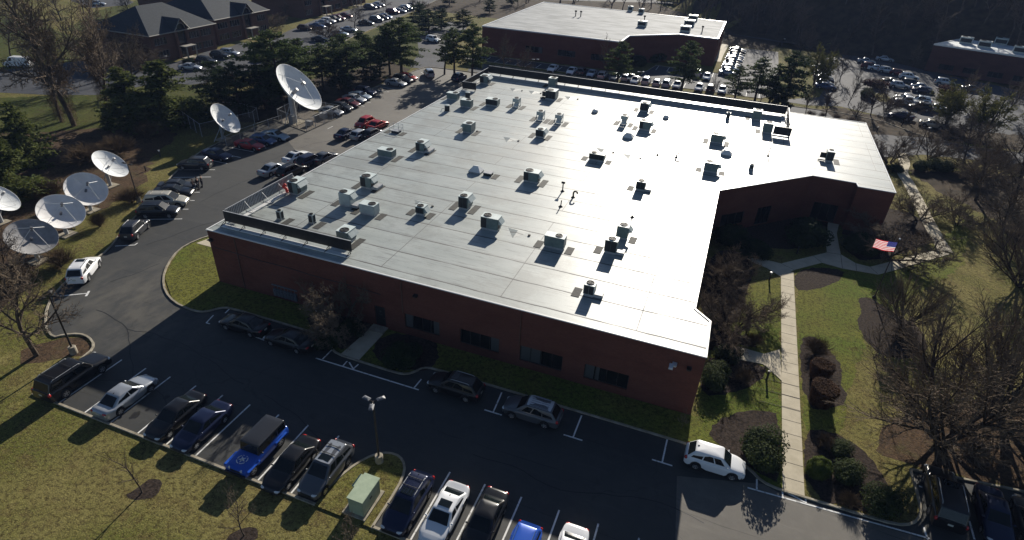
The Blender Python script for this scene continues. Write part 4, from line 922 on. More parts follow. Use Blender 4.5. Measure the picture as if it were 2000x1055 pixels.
    for s in (fa, ra):
        for sx in (-1, 1):
            t = MB(); c = (sx*(hw-.13), Y(s), wr); x0, x1 = sx*(-.11), sx*.115
            prof = [(wr*.62, -.115), (wr*.94, -.115), (wr, -.08), (wr, .08), (wr*.94, .115), (wr*.62, .115), (wr*.6, .07)]
            k = 18
            t.add([(c[0]+sx*z, c[1]+r*math.cos(2*math.pi*j/k), c[2]+r*math.sin(2*math.pi*j/k)) for r, z in prof for j in range(k)], [(i*k+j, i*k+(j+1) % k, (i+1)*k+(j+1) % k, (i+1)*k+j) for i in range(6) for j in range(k)])
            r_ = MB(); rd_ = wr*.63
            r_.tube([(c[0]+sx*.06, c[1], c[2]), (c[0]+sx*.075, c[1], c[2])], rd_*.3, 10)
            for q_ in range(5):
                a = q_*2*math.pi/5; ca, sa = math.cos(a), math.sin(a); px, pz = -sa*.045, ca*.045
                r_.add([(c[0]+sx*.075, c[1]+px*1.3, c[2]+pz*1.3), (c[0]+sx*.075, c[1]-px*1.3, c[2]-pz*1.3), (c[0]+sx*.085, c[1]+ca*rd_-px, c[2]+sa*rd_-pz), (c[0]+sx*.085, c[1]+ca*rd_+px, c[2]+sa*rd_+pz)], [(0,1,2,3)])
            r_.add([(c[0]+sx*z, c[1]+r*math.cos(2*math.pi*j/k), c[2]+r*math.sin(2*math.pi*j/k)) for r, z in ((rd_, .1), (rd_*.86, .088)) for j in range(k)], [(j, (j+1) % k, k+(j+1) % k, k+j) for j in range(k)])
            bk = MB(); bk.tube([(c[0]+sx*.0, c[1], c[2]), (c[0]+sx*.03, c[1], c[2])], rd_, k)
            wh.append((t, bk, r_))
    out['wheel'] = wh
    return out, dict(Y=Y, hw=hw, H=H, rf=rf, rr=rr, wt=wt, belt=belt, hf=hf, L=L, rd=rd, deck=deck, sc=sc, wr=wr)
CP = {}
CARMESH = {}
def MTX(k, paint): return PAINT[paint] if k == 'paint' else MT[k] if k in MT else PAINT[k]
def near_car(kind, paint, loc, head, label, cat='car', extras=(), group=None, lift=0.0):
    """vehicle with parts; head = direction of the nose in degrees from +Y towards +X"""
    if kind not in CP: CP[kind] = car_parts(kind)
    parts, q = CP[kind]
    root = tag(empty('parked_'+('car' if cat in ('car',) else cat.replace(' ', '_')), (loc[0], loc[1], .021+lift), -R_(head)), label, cat, group)
    for nm, lst in parts.items():
        for k, it in enumerate(lst):
            key = (kind, nm, k, paint if (nm != 'wheel' and it[1] == 'paint') else '')
            if nm == 'wheel':
                if key not in CARMESH:
                    t, bk, r = it; tt = MB(); tt.join(t, 0); tt.join(bk, 0); CARMESH[key] = (tt.mesh('wheel', MT['tyre'], True), r.mesh('rim', MT['rim']))
                w = link('wheel', CARMESH[key][0], root); link('rim', CARMESH[key][1], w)
            else:
                if key not in CARMESH: CARMESH[key] = it[0].mesh(nm, MTX(it[1], paint), True if nm not in ('windshield', 'rear_window', 'side_window') else 'all')
                link(nm, CARMESH[key], root)
    Y = q['Y']
    if 'sunroof' in extras:
        m = MB(); m.box(-.42, Y(q['rf']+.75), q['H']-.02, .42, Y(q['rf']+.22), q['H']+.052); m.build('sunroof', MT['carglass'], root, bevel=.008)
    if 'rails' in extras:
        for sx in (-1, 1):
            m = MB(); x = sx*(q['wt']-.1); m.tube([(x, Y(q['rf']+.25), q['H']-.02), (x, Y(q['rf']+.35), q['H']+.07), (x, Y(q['rr']-.35), q['H']+.06), (x, Y(q['rr']-.2), q['H']-.04)], .025, 6); m.build('roof_rail', MT['chrome' if paint not in ('navy', 'black') else 'galv'], root)
    if 'bars' in extras:
        for s in (q['rf']+.85, q['rr']-.55):
            m = MB(); m.tube([(-q['wt']+.08, Y(s), q['H']+.09), (q['wt']-.08, Y(s), q['H']+.09)], .025, 6); m.build('crossbar', MT['trim'], root)
    if 'ribs' in extras:
        for i in range(5):
            m = MB(); x = (i-2)*.22; m.box(x-.012, Y(q['rr']-.3), q['H']-.01, x+.012, Y(q['rf']+.3), q['H']+.058); m.build('roof_rib', MTX('paint', paint), root)
    if 'antenna' in extras:
        m = MB(); m.ell((0, Y(q['rr']-.12), q['H']), (.03, .09, .05), 6, 4); m.build('antenna', MT['trim'], root)
    if 'roof_sheen' in extras:
        m = MB(); T = q['wt']-.08; z = q['H']+.045  # silver panel laid on as painted sheen of the grey roof
        m.add([(-T, Y(q['rf']+.1), z-.03), (0, Y(q['rf']+.05), z+.004), (T, Y(q['rf']+.1), z-.03), (T, Y(q['rr']-.08), z-.04), (0, Y(q['rr']-.05), z-.008), (-T, Y(q['rr']-.08), z-.04)], [(0,5,4,1), (1,4,3,2)]); m.build('sheen_panel', PAINT['silver'], root, smooth='all')
    if 'stripe' in extras:
        for sx in (-1, 1):
            m = MB(); m.box(sx*(q['hw'])-.012, Y(4.9), .98, sx*(q['hw'])+.012, Y(.9), 1.03); m.build('side_stripe', PAINT['navy'], root)
    if 'spare' in extras:
        m = MB(); m.tube([(0, Y(q['L']+.02), .98), (0, Y(q['L']+.24), .98)], .4, 18); m.build('spare_wheel', MT['tyre'], root, bevel=.04)
    if 'flares' in extras:
        for s in (KIND[kind][12], KIND[kind][13]):
            for sx in (-1, 1):
                m = MB(); m.box(sx*(q['hw']+.03)-.12, Y(s)-.58, .88, sx*(q['hw']+.03)+.12, Y(s)+.58, .95); m.box(sx*(q['hw']+.03)-.12, Y(s)-.62, .7, sx*(q['hw']+.03)+.12, Y(s)-.54, .93); m.box(sx*(q['hw']+.03)-.12, Y(s)+.54, .7, sx*(q['hw']+.03)+.12, Y(s)+.62, .93); m.build('fender', MTX('paint', paint), root, bevel=.02)
        m = MB(); m.box(-.85, Y(.0), .5, .85, Y(-.16), .68); m.build('bumper', MT['trim'], root, bevel=.03)
    if 'star' in extras:
        m = MB(); c = (0, Y(.78)); z = q['hf']+.085
        pts = []
        for k in range(10):
            r = .3 if k % 2 == 0 else .12; a = math.pi/2+k*math.pi/5; pts.append((c[0]+r*math.cos(a), c[1]+r*math.sin(a), z))
        m.add(pts+[(c[0], c[1], z)], [(k, (k+1) % 10, 10) for k in range(10)])
        for g_ in range(5):
            a0 = math.pi/2+g_*2*math.pi/5+.12; v = []
            for i in range(7):
                a = a0+i/6*(2*math.pi/5-.24); v += [(c[0]+.33*math.cos(a), c[1]+.33*math.sin(a), z), (c[0]+.4*math.cos(a), c[1]+.4*math.sin(a), z)]
            m.add(v, [(2*i, 2*i+1, 2*i+3, 2*i+2) for i in range(6)])
        m.build('star_emblem', MT['line'], root)
    if 'bed' in extras:
        m = MB(); m.box(-q['hw']+.16, Y(5.45), 1.13, q['hw']-.16, Y(3.75), 1.186); m.build('bed_cover', MT['trim'], root)
    if 'wipers' in extras:
        pass
    return root
FAR = {}
def far_car(kind, paint, loc, head, label, group, z=.021, cat='car'):
    if kind not in CP: CP[kind] = car_parts(kind)
    key = (kind, paint)
    if key not in FAR:
        mats = [PAINT[paint], MT['trim'], MT['carglass'], MT['head'], MT['tail'], MT['tyre'], MT['rim'], MT['plate'], PAINT['charcoal']]
        ix = {'paint': 0, 'trim': 1, 'carglass': 2, 'head': 3, 'tail': 4, 'plate': 7, 'charcoal': 8}
        m = MB()
        for nm, lst in CP[kind][0].items():
            for it in lst:
                if nm == 'wheel': m.join(it[0], 5); m.join(it[1], 5); m.join(it[2], 6)
                elif nm != 'door_seam': m.join(it[0], ix[it[1]])
        FAR[key] = m.mesh('far_car', mats, True)
    o = link('parked_car', FAR[key], None, (loc[0], loc[1], z), -R_(head)); return tag(o, label, cat, group)
C_ = lambda x, y, z=.75: P(x, y, z)
YN = 180
# ---- the nearest row, noses towards the lawn or the building
G1 = 'cars parked in the nearest row'
near_car('bigsuv', 'black', C_(142, 730, .95), 0, 'long black off-road wagon at the left end of the nearest row', 'car', ('bars', 'rails'), G1)
near_car('sedan', 'silver', C_(245, 769), 0, 'silver sedan with dark rear window second in the nearest row', 'car', ('antenna',), G1)
near_car('sedan', 'black', C_(343, 808), 180, 'black sedan third from left in the nearest row, right of the silver one', 'car', (), G1)
near_car('sedan', 'navy', C_(394, 829), 180, 'dark navy sedan between the black sedan and the blue jeep gap', 'car', (), G1)
near_car('jeep', 'blue', C_(503, 872, .95), 180, 'bright blue boxy jeep with black hard top and white star on its bonnet', 'car', ('spare', 'flares', 'star'), G1)
near_car('sedan', 'black', C_(569, 903), 180, 'black sedan right beside the blue jeep', 'car', (), G1)
near_car('suv', 'grey', C_(637, 912, .85), 180, 'grey crossover with a bright sheen on its roof and black sunroof next to the grass island', 'car', ('sunroof', 'bars', 'roof_sheen', 'antenna'), G1)
near_car('suv', 'navy', C_(797, 978, .85), 180, 'dark blue crossover with ribbed roof and rails right of the grass island', 'car', ('sunroof', 'rails', 'bars', 'ribs', 'antenna'), G1)
near_car('coupe', 'white', C_(868, 1000), 180, 'white coupe with black sunroof in the nearest row', 'car', ('sunroof', 'antenna'), G1)
near_car('sedan', 'black', C_(947, 1014), 180, 'black sedan with greenish rear window, right of the white coupe', 'car', (), G1)
near_car('suv', 'blue', C_(1013, 1086, .9), 180, 'blue crossover with silver roof rails cut by the lower edge', 'car', ('rails',), G1)
near_car('sedan', 'white', C_(1108, 1092), 180, 'white sedan at the lower edge right of the blue crossover', 'car', (), G1)
# ---- along the front wall
G2 = 'cars parked along the front wall'
near_car('sedan', 'black', C_(477, 630), -90, 'black sedan nearest the left corner along the shaded front wall', 'car', (), G2)
near_car('sedan', 'black', C_(566, 661), -90, 'black sedan second from left along the shaded front wall', 'car', (), G2)
near_car('suv', 'black', C_(890, 750, .85), -90, 'black off-road wagon with pale roof panel in the shade below the windows', 'car', ('sunroof', 'rails'), G2)
near_car('suv', 'grey', C_(1040, 799, .85), -90, 'grey crossover with a bright sheen on its ribbed roof in the shade along the front wall', 'car', ('rails', 'roof_sheen', 'ribs'), G2)
near_car('compact_suv', 'white', C_(1397, 897, .8), 90, 'small white crossover facing right beside the rounded evergreen shrub', 'car', ('antenna',), G2)
G3 = 'cars in the right corner lot'
near_car('bigsuv', 'black', C_(1846, 966, 1.0), 4, 'big black wagon beside the corner kerb at lower right', 'car', ('sunroof', 'rails'), G3)
near_car('sedan', 'navy', C_(1942, 1003), 184, 'dark sedan right of the big black wagon at lower right', 'car', (), G3)
near_car('sedan', 'charcoal', C_(2020, 1022), 4, 'dark car cut off by the right edge of the picture', 'car', (), G3)
# ---- the left curve
G4 = 'cars parked along the left verge'
near_car('suv', 'white', C_(163, 523, .85), -31, 'white crossover seen from behind at the bend of the drive', 'car', ('sunroof', 'rails'), G4)
near_car('compact_suv', 'charcoal', C_(263, 444, .85), -23, 'dark crossover seen from behind, parked along the verge kerb', 'car', ('rails',), G4)
near_car('suv', 'black', C_(309, 409, .85), 62, 'black wagon in front of the pale minivan on the left verge', 'car', ('rails',), G4)
near_car('minivan', 'beige', C_(324, 389, .85), 62, 'pale beige minivan with ribbed roof between dark cars', 'car', ('rails', 'bars'), G4)
near_car('sedan', 'black', C_(338, 372), 62, 'black sedan right behind the pale minivan', 'car', (), G4)
near_car('coupe', 'charcoal', C_(346, 361), 62, 'dark coupe next to the three standing people', 'car', (), G4)
near_car('suv', 'charcoal', C_(380, 318, .85), 250, 'dark wagon with its bright tail towards the drive, left verge', 'car', ('rails',), G4)
near_car('sedan', 'navy', C_(424, 300), 92, 'navy sedan alone below the second largest dish', 'car', (), G4)
near_car('coupe', 'red', C_(487, 281), 88, 'bright red car beside the dish fence', 'car', (), G4)
near_car('hatch', 'steel_blue', C_(514, 272), 88, 'steel blue car between the red one and a silver one', 'car', (), G4)
near_car('sedan', 'pale_blue', C_(537, 263), 88, 'pale silver blue car right of the steel blue one', 'car', (), G4)
# ---- beside the left wall
G5 = 'cars parked against the left wall'
near_car('sedan', 'silver', C_(534, 328), 8, 'silver sedan seen from behind, nearest beside the left wall', 'car', (), G5)
near_car('suv', 'black', C_(569, 331, .85), 8, 'black wagon half hidden by the roof edge beside the silver sedan', 'car', ('rails',), G5)
near_car('sedan', 'white', C_(580, 304), 8, 'white sedan with sunroof beside the left wall', 'car', ('sunroof',), G5)
near_car('suv', 'navy', C_(606, 311, .85), 8, 'navy wagon right of the white sedan by the left wall', 'car', (), G5)
near_car('sedan', 'grey', C_(634, 306), 8, 'grey car mostly hidden behind the left roof edge', 'car', (), G5)
near_car('sedan', 'navy', C_(676, 259), 5, 'navy hatchback left of a silver car, before the two red cars', 'car', (), G5)
near_car('hatch', 'silver', C_(704, 261), 5, 'silver hatchback in front of the red pair by the left wall', 'car', (), G5)
near_car('hatch', 'charcoal', C_(728, 259), 5, 'dark car peeking above the left roof edge by the guarded hatch', 'car', (), G5)
near_car('compact_suv', 'red', C_(712, 238, .85), 184, 'red crossover facing the drive, left of the red coupe', 'car', (), G5)
near_car('coupe', 'red', C_(738, 242), 6, 'red coupe touching the roof edge in view, right of the red crossover', 'car', (), G5)
G6 = 'cars in the far row beyond the big dish'
for x, y, k, p, hd, lb in ((646, 215, 'sedan', 'silver', 92, 'silver sedan nearest the dish fence in the far row'), (668, 207, 'hatch', 'black', 92, 'black hatchback second in the row beyond the big dish'), (680, 199, 'sedan', 'maroon', 92, 'maroon sedan between black and silver in the row beyond the dish'),
                           (692, 191, 'sedan', 'silver', 92, 'silver sedan right behind the maroon one'), (703, 185, 'coupe', 'pale_blue', 92, 'pale car between a silver sedan and a dark blue wagon'), (714, 178, 'suv', 'navy', 92, 'dark blue wagon at the end of the row before the gap'),
                           (773, 160, 'sedan', 'silver', 92, 'long silver sedan alone past the gap'), (786, 154, 'suv', 'black', 92, 'black car between the long silver sedan and a red car'), (797, 149, 'hatch', 'red', 92, 'red car at the far end of the drive row'), (838, 142, 'suv', 'silver', -40, 'silver wagon alone at the far end of the rear drive'), (897, 150, 'suv', 'navy', 5, 'blue wagon hidden behind pine branches at the far corner')):
    near_car(k, p, C_(x, y, .8), hd, lb, 'car', (), G6)
# ---- office lot, far left
near_car('van', 'white', C_(36, 121, 1.0), -110, 'white panel van with a thin side stripe on the office road', 'van', ('stripe',), None)
G7 = 'cars in front of the brick offices'
for x, y, k, p, hd, lb in ((371, 129, 'sedan', 'silver', 70, 'pale sedan parked outside the brick office with the arched portal'), (402, 118, 'suv', 'black', 80, 'black wagon right of the pale sedan by the portal'), (430, 107, 'suv', 'black', 80, 'black wagon second from the office portal'), (448, 102, 'suv', 'silver', 80, 'silver wagon beside the kerb tip at the brick offices'), (516, 112, 'sedan', 'black', 60, 'black sedan half behind a pine on the office lot'),
                           (595, 53, 'hatch', 'brown', 80, 'brown car under bare branches on the office lot'), (620, 49, 'sedan', 'steel_blue', 80, 'blue sedan first of five by the second office'), (632, 43, 'sedan', 'silver', 80, 'silver sedan second of five by the second office'), (641, 40, 'suv', 'white', 80, 'white wagon in the middle of five by the second office'), (651, 37, 'suv', 'black', 80, 'black wagon fourth of five by the second office'), (660, 35, 'suv', 'maroon', 80, 'dark red wagon fifth of five by the second office'), (674, 29, 'sedan', 'maroon', 80, 'maroon sedan by the bare tree on the office lot'),
                           (681, 56, 'sedan', 'silver', 80, 'silver sedan at the foot of the bare tree on the office lot'), (664, 64, 'sedan', 'pale_blue', 80, 'pale sedan next to the dark bushes on the office lot'), (626, 75, 'sedan', 'black', 80, 'black sedan seen over the pine tops on the office lot'), (715, 43, 'sedan', 'black', 80, 'black sedan right of the bare tree on the office lot'), (735, 37, 'suv', 'grey', 80, 'grey wagon at the lawn kerb of the office lot'), (746, 33, 'hatch', 'navy', 80, 'navy car next to the grey wagon on the office lot'), (753, 31, 'hatch', 'steel_blue', 80, 'steel blue car last before the gap on the office lot'),
                           (846, 76, 'suv', 'white', 108, 'white wagon driving alone on the side road')):
    far_car(k, p, C_(x, y, .8), hd, lb, G7)
G8 = 'cars at the far end of the office lot'
cl8 = ['grey', 'navy', 'silver', 'maroon', 'silver', 'black', 'silver', 'silver', 'black']
ord_ = ['first', 'second', 'third', 'fourth', 'fifth', 'sixth', 'seventh', 'eighth', 'ninth', 'tenth', 'eleventh', 'twelfth', 'thirteenth']
for i, (x, y) in enumerate(((723, 13), (731, 11), (740, 8), (767, 22), (780, 20), (787, 17), (793, 15), (799, 13), (806, 10))):
    far_car(['suv', 'sedan', 'hatch'][i % 3], cl8[i], C_(x, y, .8), 80, f'{cl8[i]} car, {ord_[i]} from left at the far end of the office lot', G8)
G9 = 'cars in the row behind the brick offices'
cl9 = ['grey', 'silver', 'navy', 'silver', 'maroon', 'silver', 'black', 'silver', 'black']
for i, (x, y) in enumerate(((205, 59), (232, 48), (238, 44), (247, 39), (255, 36), (263, 33), (274, 28), (282, 23), (293, 20))):
    far_car(['sedan', 'hatch', 'suv'][i % 3], cl9[i], C_(x, y, .8), 75, f'{cl9[i].replace("_"," ")} car, {ord_[i]} from left in the row behind the brick offices', G9)
far_car('sedan', 'maroon', C_(375, 6), 75, 'lone dark red car on the lane behind the office roofs', G9)
far_car('sedan', 'silver', C_(190, 6), 60, 'pale car at the top left beyond the bare trees', G9)
# ---- lot before the back building
GA = 'cars in the row behind the long rear screen'
row = ((1080, 132, 'sedan', 'white', 'white sedan at the left end of the row behind the rear screen'), (1117, 137, 'sedan', 'white', 'white sedan second in the row behind the rear screen'), (1137, 139, 'suv', 'charcoal', 'dark wagon between white cars behind the rear screen'), (1156, 142, 'sedan', 'pale_blue', 'pale blue sedan fourth in the row behind the rear screen'), (1177, 146, 'suv', 'silver', 'silver wagon left of the rear pine'), (1200, 149, 'sedan', 'grey', 'grey car behind the rear pine trunk'), (1222, 150, 'hatch', 'silver', 'silver hatchback right of the rear pine'),
       (1241, 155, 'sedan', 'white', 'white car left of the lamp post behind the screen'), (1262, 157, 'suv', 'silver', 'silver wagon right of the lamp post behind the screen'), (1283, 160, 'hatch', 'silver', 'silver hatchback third right of the lamp post'), (1302, 162, 'suv', 'pale_blue', 'pale blue wagon left of the second rear pine'), (1323, 164, 'sedan', 'white', 'white car under the second rear pine'), (1366, 169, 'sedan', 'white', 'white sedan right of the second rear pine'), (1388, 172, 'suv', 'charcoal', 'charcoal wagon behind a thin bare tree in the rear row'), (1411, 174, 'sedan', 'silver', 'silver sedan last in the rear row'),
       (1363, 142, 'suv', 'silver', 'silver wagon in the upper row near the back building'), (1381, 148, 'sedan', 'white', 'bright white sedan right end of the upper row near the back building'), (1230, 150, 'sedan', 'charcoal', 'dark car in the gap between the pine and the lamp post'))
for x, y, k, p, lb in row: far_car(k, p, C_(x, y, .8), 180 if k == 'sedan' else 0, lb, GA)
GB = 'cars in the long column beside the back building'
clb = ['silver', 'black', 'grey', 'white', 'navy', 'silver', 'black', 'silver', 'charcoal', 'white', 'grey', 'silver']
for i in range(12):
    t = i/11; far_car(['sedan', 'suv', 'hatch', 'sedan'][i % 4], clb[i], C_(1441-18*t, 96+45*t, .8), 90, f'{clb[i]} car, {ord_[i]} from the top of the column beside the back building', GB)
GC = 'cars in the short column behind the dark trees'
clc = ['silver', 'charcoal', 'black', 'silver', 'navy', 'silver', 'steel_blue']
for i in range(7):
    t = i/6; far_car(['sedan', 'suv', 'hatch'][i % 3], clc[i], C_(1604+9*t, 131+36*t, .8), 90, f'{clc[i].replace("_"," ")} car, {ord_[i]} from the top of the column behind the dark trees', GC)
GD = 'cars in the right hand lot'
for x, y, k, p, hd, lb in ((1693, 118, 'sedan', 'silver', 96, 'silver car topmost in the right hand lot'), (1700, 129, 'suv', 'maroon', 96, 'dark red wagon second from top in the right hand lot'), (1714, 132, 'sedan', 'white', 96, 'white car behind the dark red wagon in the right hand lot'), (1733, 137, 'suv', 'silver', 96, 'silver wagon in the upper line of the right hand lot'), (1755, 141, 'hatch', 'maroon', 96, 'maroon hatchback left of the white wagon in the right lot'), (1776, 149, 'suv', 'white', 96, 'white wagon beside a pale box at the right lot end'),
                           (1745, 158, 'sedan', 'black', 96, 'black sedan behind the red leaved tree in the right lot'), (1757, 166, 'suv', 'silver', 96, 'silver wagon right of the red leaved tree'), (1780, 162, 'suv', 'charcoal', 96, 'charcoal wagon in the middle line of the right lot'), (1800, 168, 'sedan', 'silver', 96, 'silver sedan at the end of the middle line of the right lot'), (1804, 175, 'sedan', 'navy', 96, 'navy sedan in front of the silver one ending the middle line'),
                           (1769, 189, 'sedan', 'silver', -84, 'silver sedan at left of the nearest line of the right lot'), (1775, 198, 'pickup', 'white', -84, 'white topped pickup in the nearest line of the right lot'), (1797, 195, 'suv', 'pale_blue', -84, 'pale blue wagon right of the white topped pickup'), (1798, 208, 'suv', 'black', -84, 'black wagon right front of the white topped pickup'), (1826, 209, 'hatch', 'white', -84, 'white hatchback half hidden by an olive green tree'), (1761, 224, 'sedan', 'navy', -70, 'navy sedan leaving the right lot by the grass bank'), (1822, 241, 'sedan', 'beige', 100, 'pale car hidden behind bare twigs on the back road'), (1729, 114, 'sedan', 'silver', 100, 'car on the far road below the dark woods'), (1846, 160, 'suv', 'silver', 96, 'silver wagon by the right far brick building'), (1900, 172, 'sedan', 'grey', 96, 'grey car behind red twigs by the right far building')):
    far_car(k, p, C_(x, y, .8), hd, lb, GD)
# ================================================================== OTHER BUILDINGS
back = tag(empty('back_building', (0, 0, 0)), 'low red brick building with a wide pale flat roof beyond the main one', 'building')
BO = [(-64, 151.3), (-27.7, 151.7), (-27.5, 160.8), (-16.5, 170.8), (-6.4, 170.3), (-6.4, 200), (-64, 202.5)]
bh = {0: [(5.5, 6.7, .3, 2.6)]+[(12+i*8.6, 12+i*8.6+4.6, 1.9, 3.4) for i in range(3)], 4: [(6, 10, 1.6, 3.2), (16, 20, 1.6, 3.2)]}
bf = walls(back, BO, 6.9, bh, MT['brick'])
for i in bh:
    for j, h in enumerate(bh[i]):
        if i == 0 and j == 0: door(back, bf[0], *h, m='blind')
        else: window(back, bf[i], *h, 4, fm='blind', blinds=((.78, .97),) if j == 1 else ())
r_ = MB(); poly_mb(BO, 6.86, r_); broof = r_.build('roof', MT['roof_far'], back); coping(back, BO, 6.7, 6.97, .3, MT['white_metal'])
for x0 in (-56, -41): # long roof seams
    pass
def plain_unit(x, y, z, w, d, h, label, rz=0):
    root = tag(empty('rooftop_unit', (x, y, z), rz), label, 'air conditioner', 'machines on the far roofs')
    b = MB(); b.box(-w/2, -d/2, .2, w/2, d/2, h); b.build('cabinet', MT['ac_white'], root, bevel=.03)
    c = MB(); c.box(-w/2+.15, -d/2+.15, 0, w/2-.15, d/2-.15, .2); c.build('base_curb', MT['galv'], root)
    c = MB(); c.box(-w/2+.2, -d/2-.02, .45, w/2-.2, -d/2+.02, h-.3); c.build('condenser_coil', MT['coil'], root)
    fan_parts(root, -w*.2, 0, h+.004, min(w, d)*.27)
for (x, y), w, lb in (((1338, 62), 2.6, 'white unit nearest the front edge of the back building roof'), ((1346, 50), 2.8, 'middle one of three white units at the right end of the back roof'), ((1353, 40), 2.6, 'rearmost of three white units at the right end of the back roof'), ((1254, 52), 2.4, 'single white unit in the middle of the back building roof'), ((1252, 27), 1.6, 'small dark unit near the rear edge of the back roof'), ((1231, 22), 1.6, 'leftmost small unit at the rear edge of the back roof')):
    p = P(x, y, 6.86); plain_unit(p.x, p.y, 6.86, w, w*.8, 1.5, lb)
for (x, y), lb in (((1124, 32), 'tall pipe on the left half of the back building roof'), ((1371, 63), 'short pipe at the right end of the back roof'), ((1258, 42), 'squat pipe behind the single white unit'), ((1134, 33), 'short pipe beside the tall one on the back roof')):
    p = P(x, y, 6.86); b = MB(); b.tube([(0, 0, 0), (0, 0, 1.4)], .14, 8); b.tube([(-.3, 0, 1.4), (.3, 0, 1.4)], .2, 8)
    tag(b.build('vent_pipe', MT['dkmetal'], loc=(p.x, p.y, 6.86)), lb, 'vent pipe', 'vent pipes on the back roof')
pl = MB(); poly_mb(Q((1392, 120), (1402, 93), (1411, 86), (1423, 88), (1412, 110), (1408, 121)), .05, pl)
tag(pl.build('concrete_path', MT['walk']), kind='structure')
rb = tag(empty('far_right_building', (0, 0, 0)), 'dark brick building with a bright white roof before the black woods at right', 'building')
RO = [(47.7, 198.1), (95, 184), (101, 206), (66.9, 216.2), (65.3, 218.8), (58.2, 214.2)]
rbf = walls(rb, RO, 7.0, {0: [(3+i*5.5, 6.4+i*5.5, 1.0, 2.4) for i in range(8)]+[]}, MT['brick_dark'])
for i in range(8): window(rb, rbf[0], 3+i*5.5, 6.4+i*5.5, 1.0, 2.4, 3)
r_ = MB(); poly_mb(RO, 6.96, r_); r_.build('roof', MT['roof_white'], rb); coping(rb, RO, 6.7, 7.1, .35, MT['white_metal'])
for (x, y), lb in (((1885, 85), 'leftmost white unit on the far right roof'), ((1921, 93), 'white unit second from left on the far right roof'), ((1953, 87), 'white unit behind on the far right roof'), ((1990, 104), 'white unit cut by the right picture edge on the far roof')):
    p = P(x, y, 6.96); plain_unit(p.x, p.y, 6.96, 3.0, 2.2, 1.7, lb, -.3)
# ---- brick offices with hip roofs, front walls face +X
def office_house(y0, y1, xf, dep, eave, ridge, label, portal, hip=5.5, ridge_dx=0.0):
    root = tag(empty('brick_office', (xf, (y0+y1)/2, 0)), label, 'building', 'two storey brick offices with hip roofs')
    L = y1-y0; h = L/2
    out = [(-dep, -h), (0, -h), (0, h), (-dep, h)]
    wins = []
    for zz in (.9, 3.6):
        for s in (1.0, 5.3): wins.append((s-.2, s+3.2, zz, zz+1.5)) if s+3.2 < portal-1.6 or s > portal+1.6 else None
        for s in (L-7.6, L-3.9): wins.append((s-.2, s+3.0, zz, zz+1.5)) if s-.2 > portal+1.7 else None
    mb = MB(); fr = {}
    cols = {}
    for w in wins: cols.setdefault((w[0], w[1]), []).append(w)
    lo = [ (a, b, .9, 2.4) for (a, b) in cols]; up = [(a, b, 3.6, 5.1) for (a, b) in cols]
    for i in range(4):
        a, b = out[i], out[(i+1) % 4]
        if i == 1:
            W1 = wall_run(mb, a, b, 0, 3.0, lo); W2 = wall_run(mb, a, b, 3.0, eave, up)
        else: wall_run(mb, a, b, 0, eave, [])
    mb.build('wall', MT['brick_brown'], root)
    for w in lo: window(root, W1, *w, 4, fm='cream')
    for w in up: window(root, W2, *w, 4, fm='cream')
    o = .6; rx = -dep/2
    rf = MB(); v = [(-dep-o, -h-o, eave), (o, -h-o, eave), (o, h+o, eave), (-dep-o, h+o, eave), (rx, -h+hip, ridge), (rx, h-hip, ridge)]
    rf.add(v, [(0,1,4), (1,2,5,4), (2,3,5), (3,0,4,5)]); roofo = rf.build('roof', MT['roofshingle'], root)
    fa = MB()
    for a, b in ((0,1), (1,2), (2,3), (3,0)): fa.tube([v[a], v[b]], .12, 4)
    fa.build('eave_trim', MT['cream'], root)
    # entrance gable with an arched opening
    py = -h+portal; gw = 2.1; gz = eave+.2; gh = 2.4
    g = MB(); g.add([(.9, py-gw, gz), (.9, py+gw, gz), (.9, py, gz+gh), (-dep*.36, py-gw, gz+.2), (-dep*.36, py+gw, gz+.2), (-dep*.36, py, gz+gh)], [(0,2,5,3), (1,4,5,2)]); g.build('gable_roof', MT['roofshingle'], roofo)
    w_ = MB(); w_.quad((.55, py-gw+.2, 0), (.55, py-1.2, 0), (.55, py-1.2, gz+.4), (.55, py-gw+.2, gz+.1)); w_.quad((.55, py+1.2, 0), (.55, py+gw-.2, 0), (.55, py+gw-.2, gz+.1), (.55, py+1.2, gz+.4))
    k = 8; arc = [(.55, py+1.2*math.cos(math.pi*i/k), gz+.3+1.1*math.sin(math.pi*i/k)) for i in range(k+1)]
    for i in range(k):
        a, b = arc[i], arc[i+1]; top = lambda p: (.55, p[1], gz+gh*(1-abs(p[1]-py)/gw)+.05)
        w_.quad(a, b, top(b), top(a))
    for s in (-1, 1): w_.quad((.55, py+s*(gw-.2), 0), (0, py+s*(gw-.2), 0), (0, py+s*(gw-.2), gz+.1), (.55, py+s*(gw-.2), gz+.1))
    w_.build('portal_wall', MT['brick_brown'], root)
    t = MB(); t.tube(arc, .1, 5); t.tube([(.96, py-gw-.1, gz-.05), (.96, py, gz+gh+.05), (.96, py+gw+.1, gz-.05)], .11, 4); t.build('portal_trim', MT['cream'], root)
    gl = MB(); gl.quad((.08, py-1.2, 2.9), (.08, py+1.2, 2.9), (.08, py+1.2, gz+1.2), (.08, py-1.2, gz+1.2)); gl.build('portal_glass', MT['glass'], root)
    c = MB(); c.box(.6, py-1.6, 2.6, 2.6, py+1.6, 2.8)
    c.build('porch_canopy', MT['cream'], root)
    for s in (-1, 1):
        p_ = MB(); p_.box(2.3, py+s*1.35-.13, 0, 2.56, py+s*1.35+.13, 2.6); p_.build('porch_post', MT['cream'], root)
    d = MB(); d.box(.02, py-1, 0, .07, py+1, 2.4); d.build('door', MT['glass'], root)
    s_ = MB(); s_.box(.6, py-1.6, 0, 3.4, py+1.6, .12); s_.build('porch_step', MT['kerb'], root)
    return root
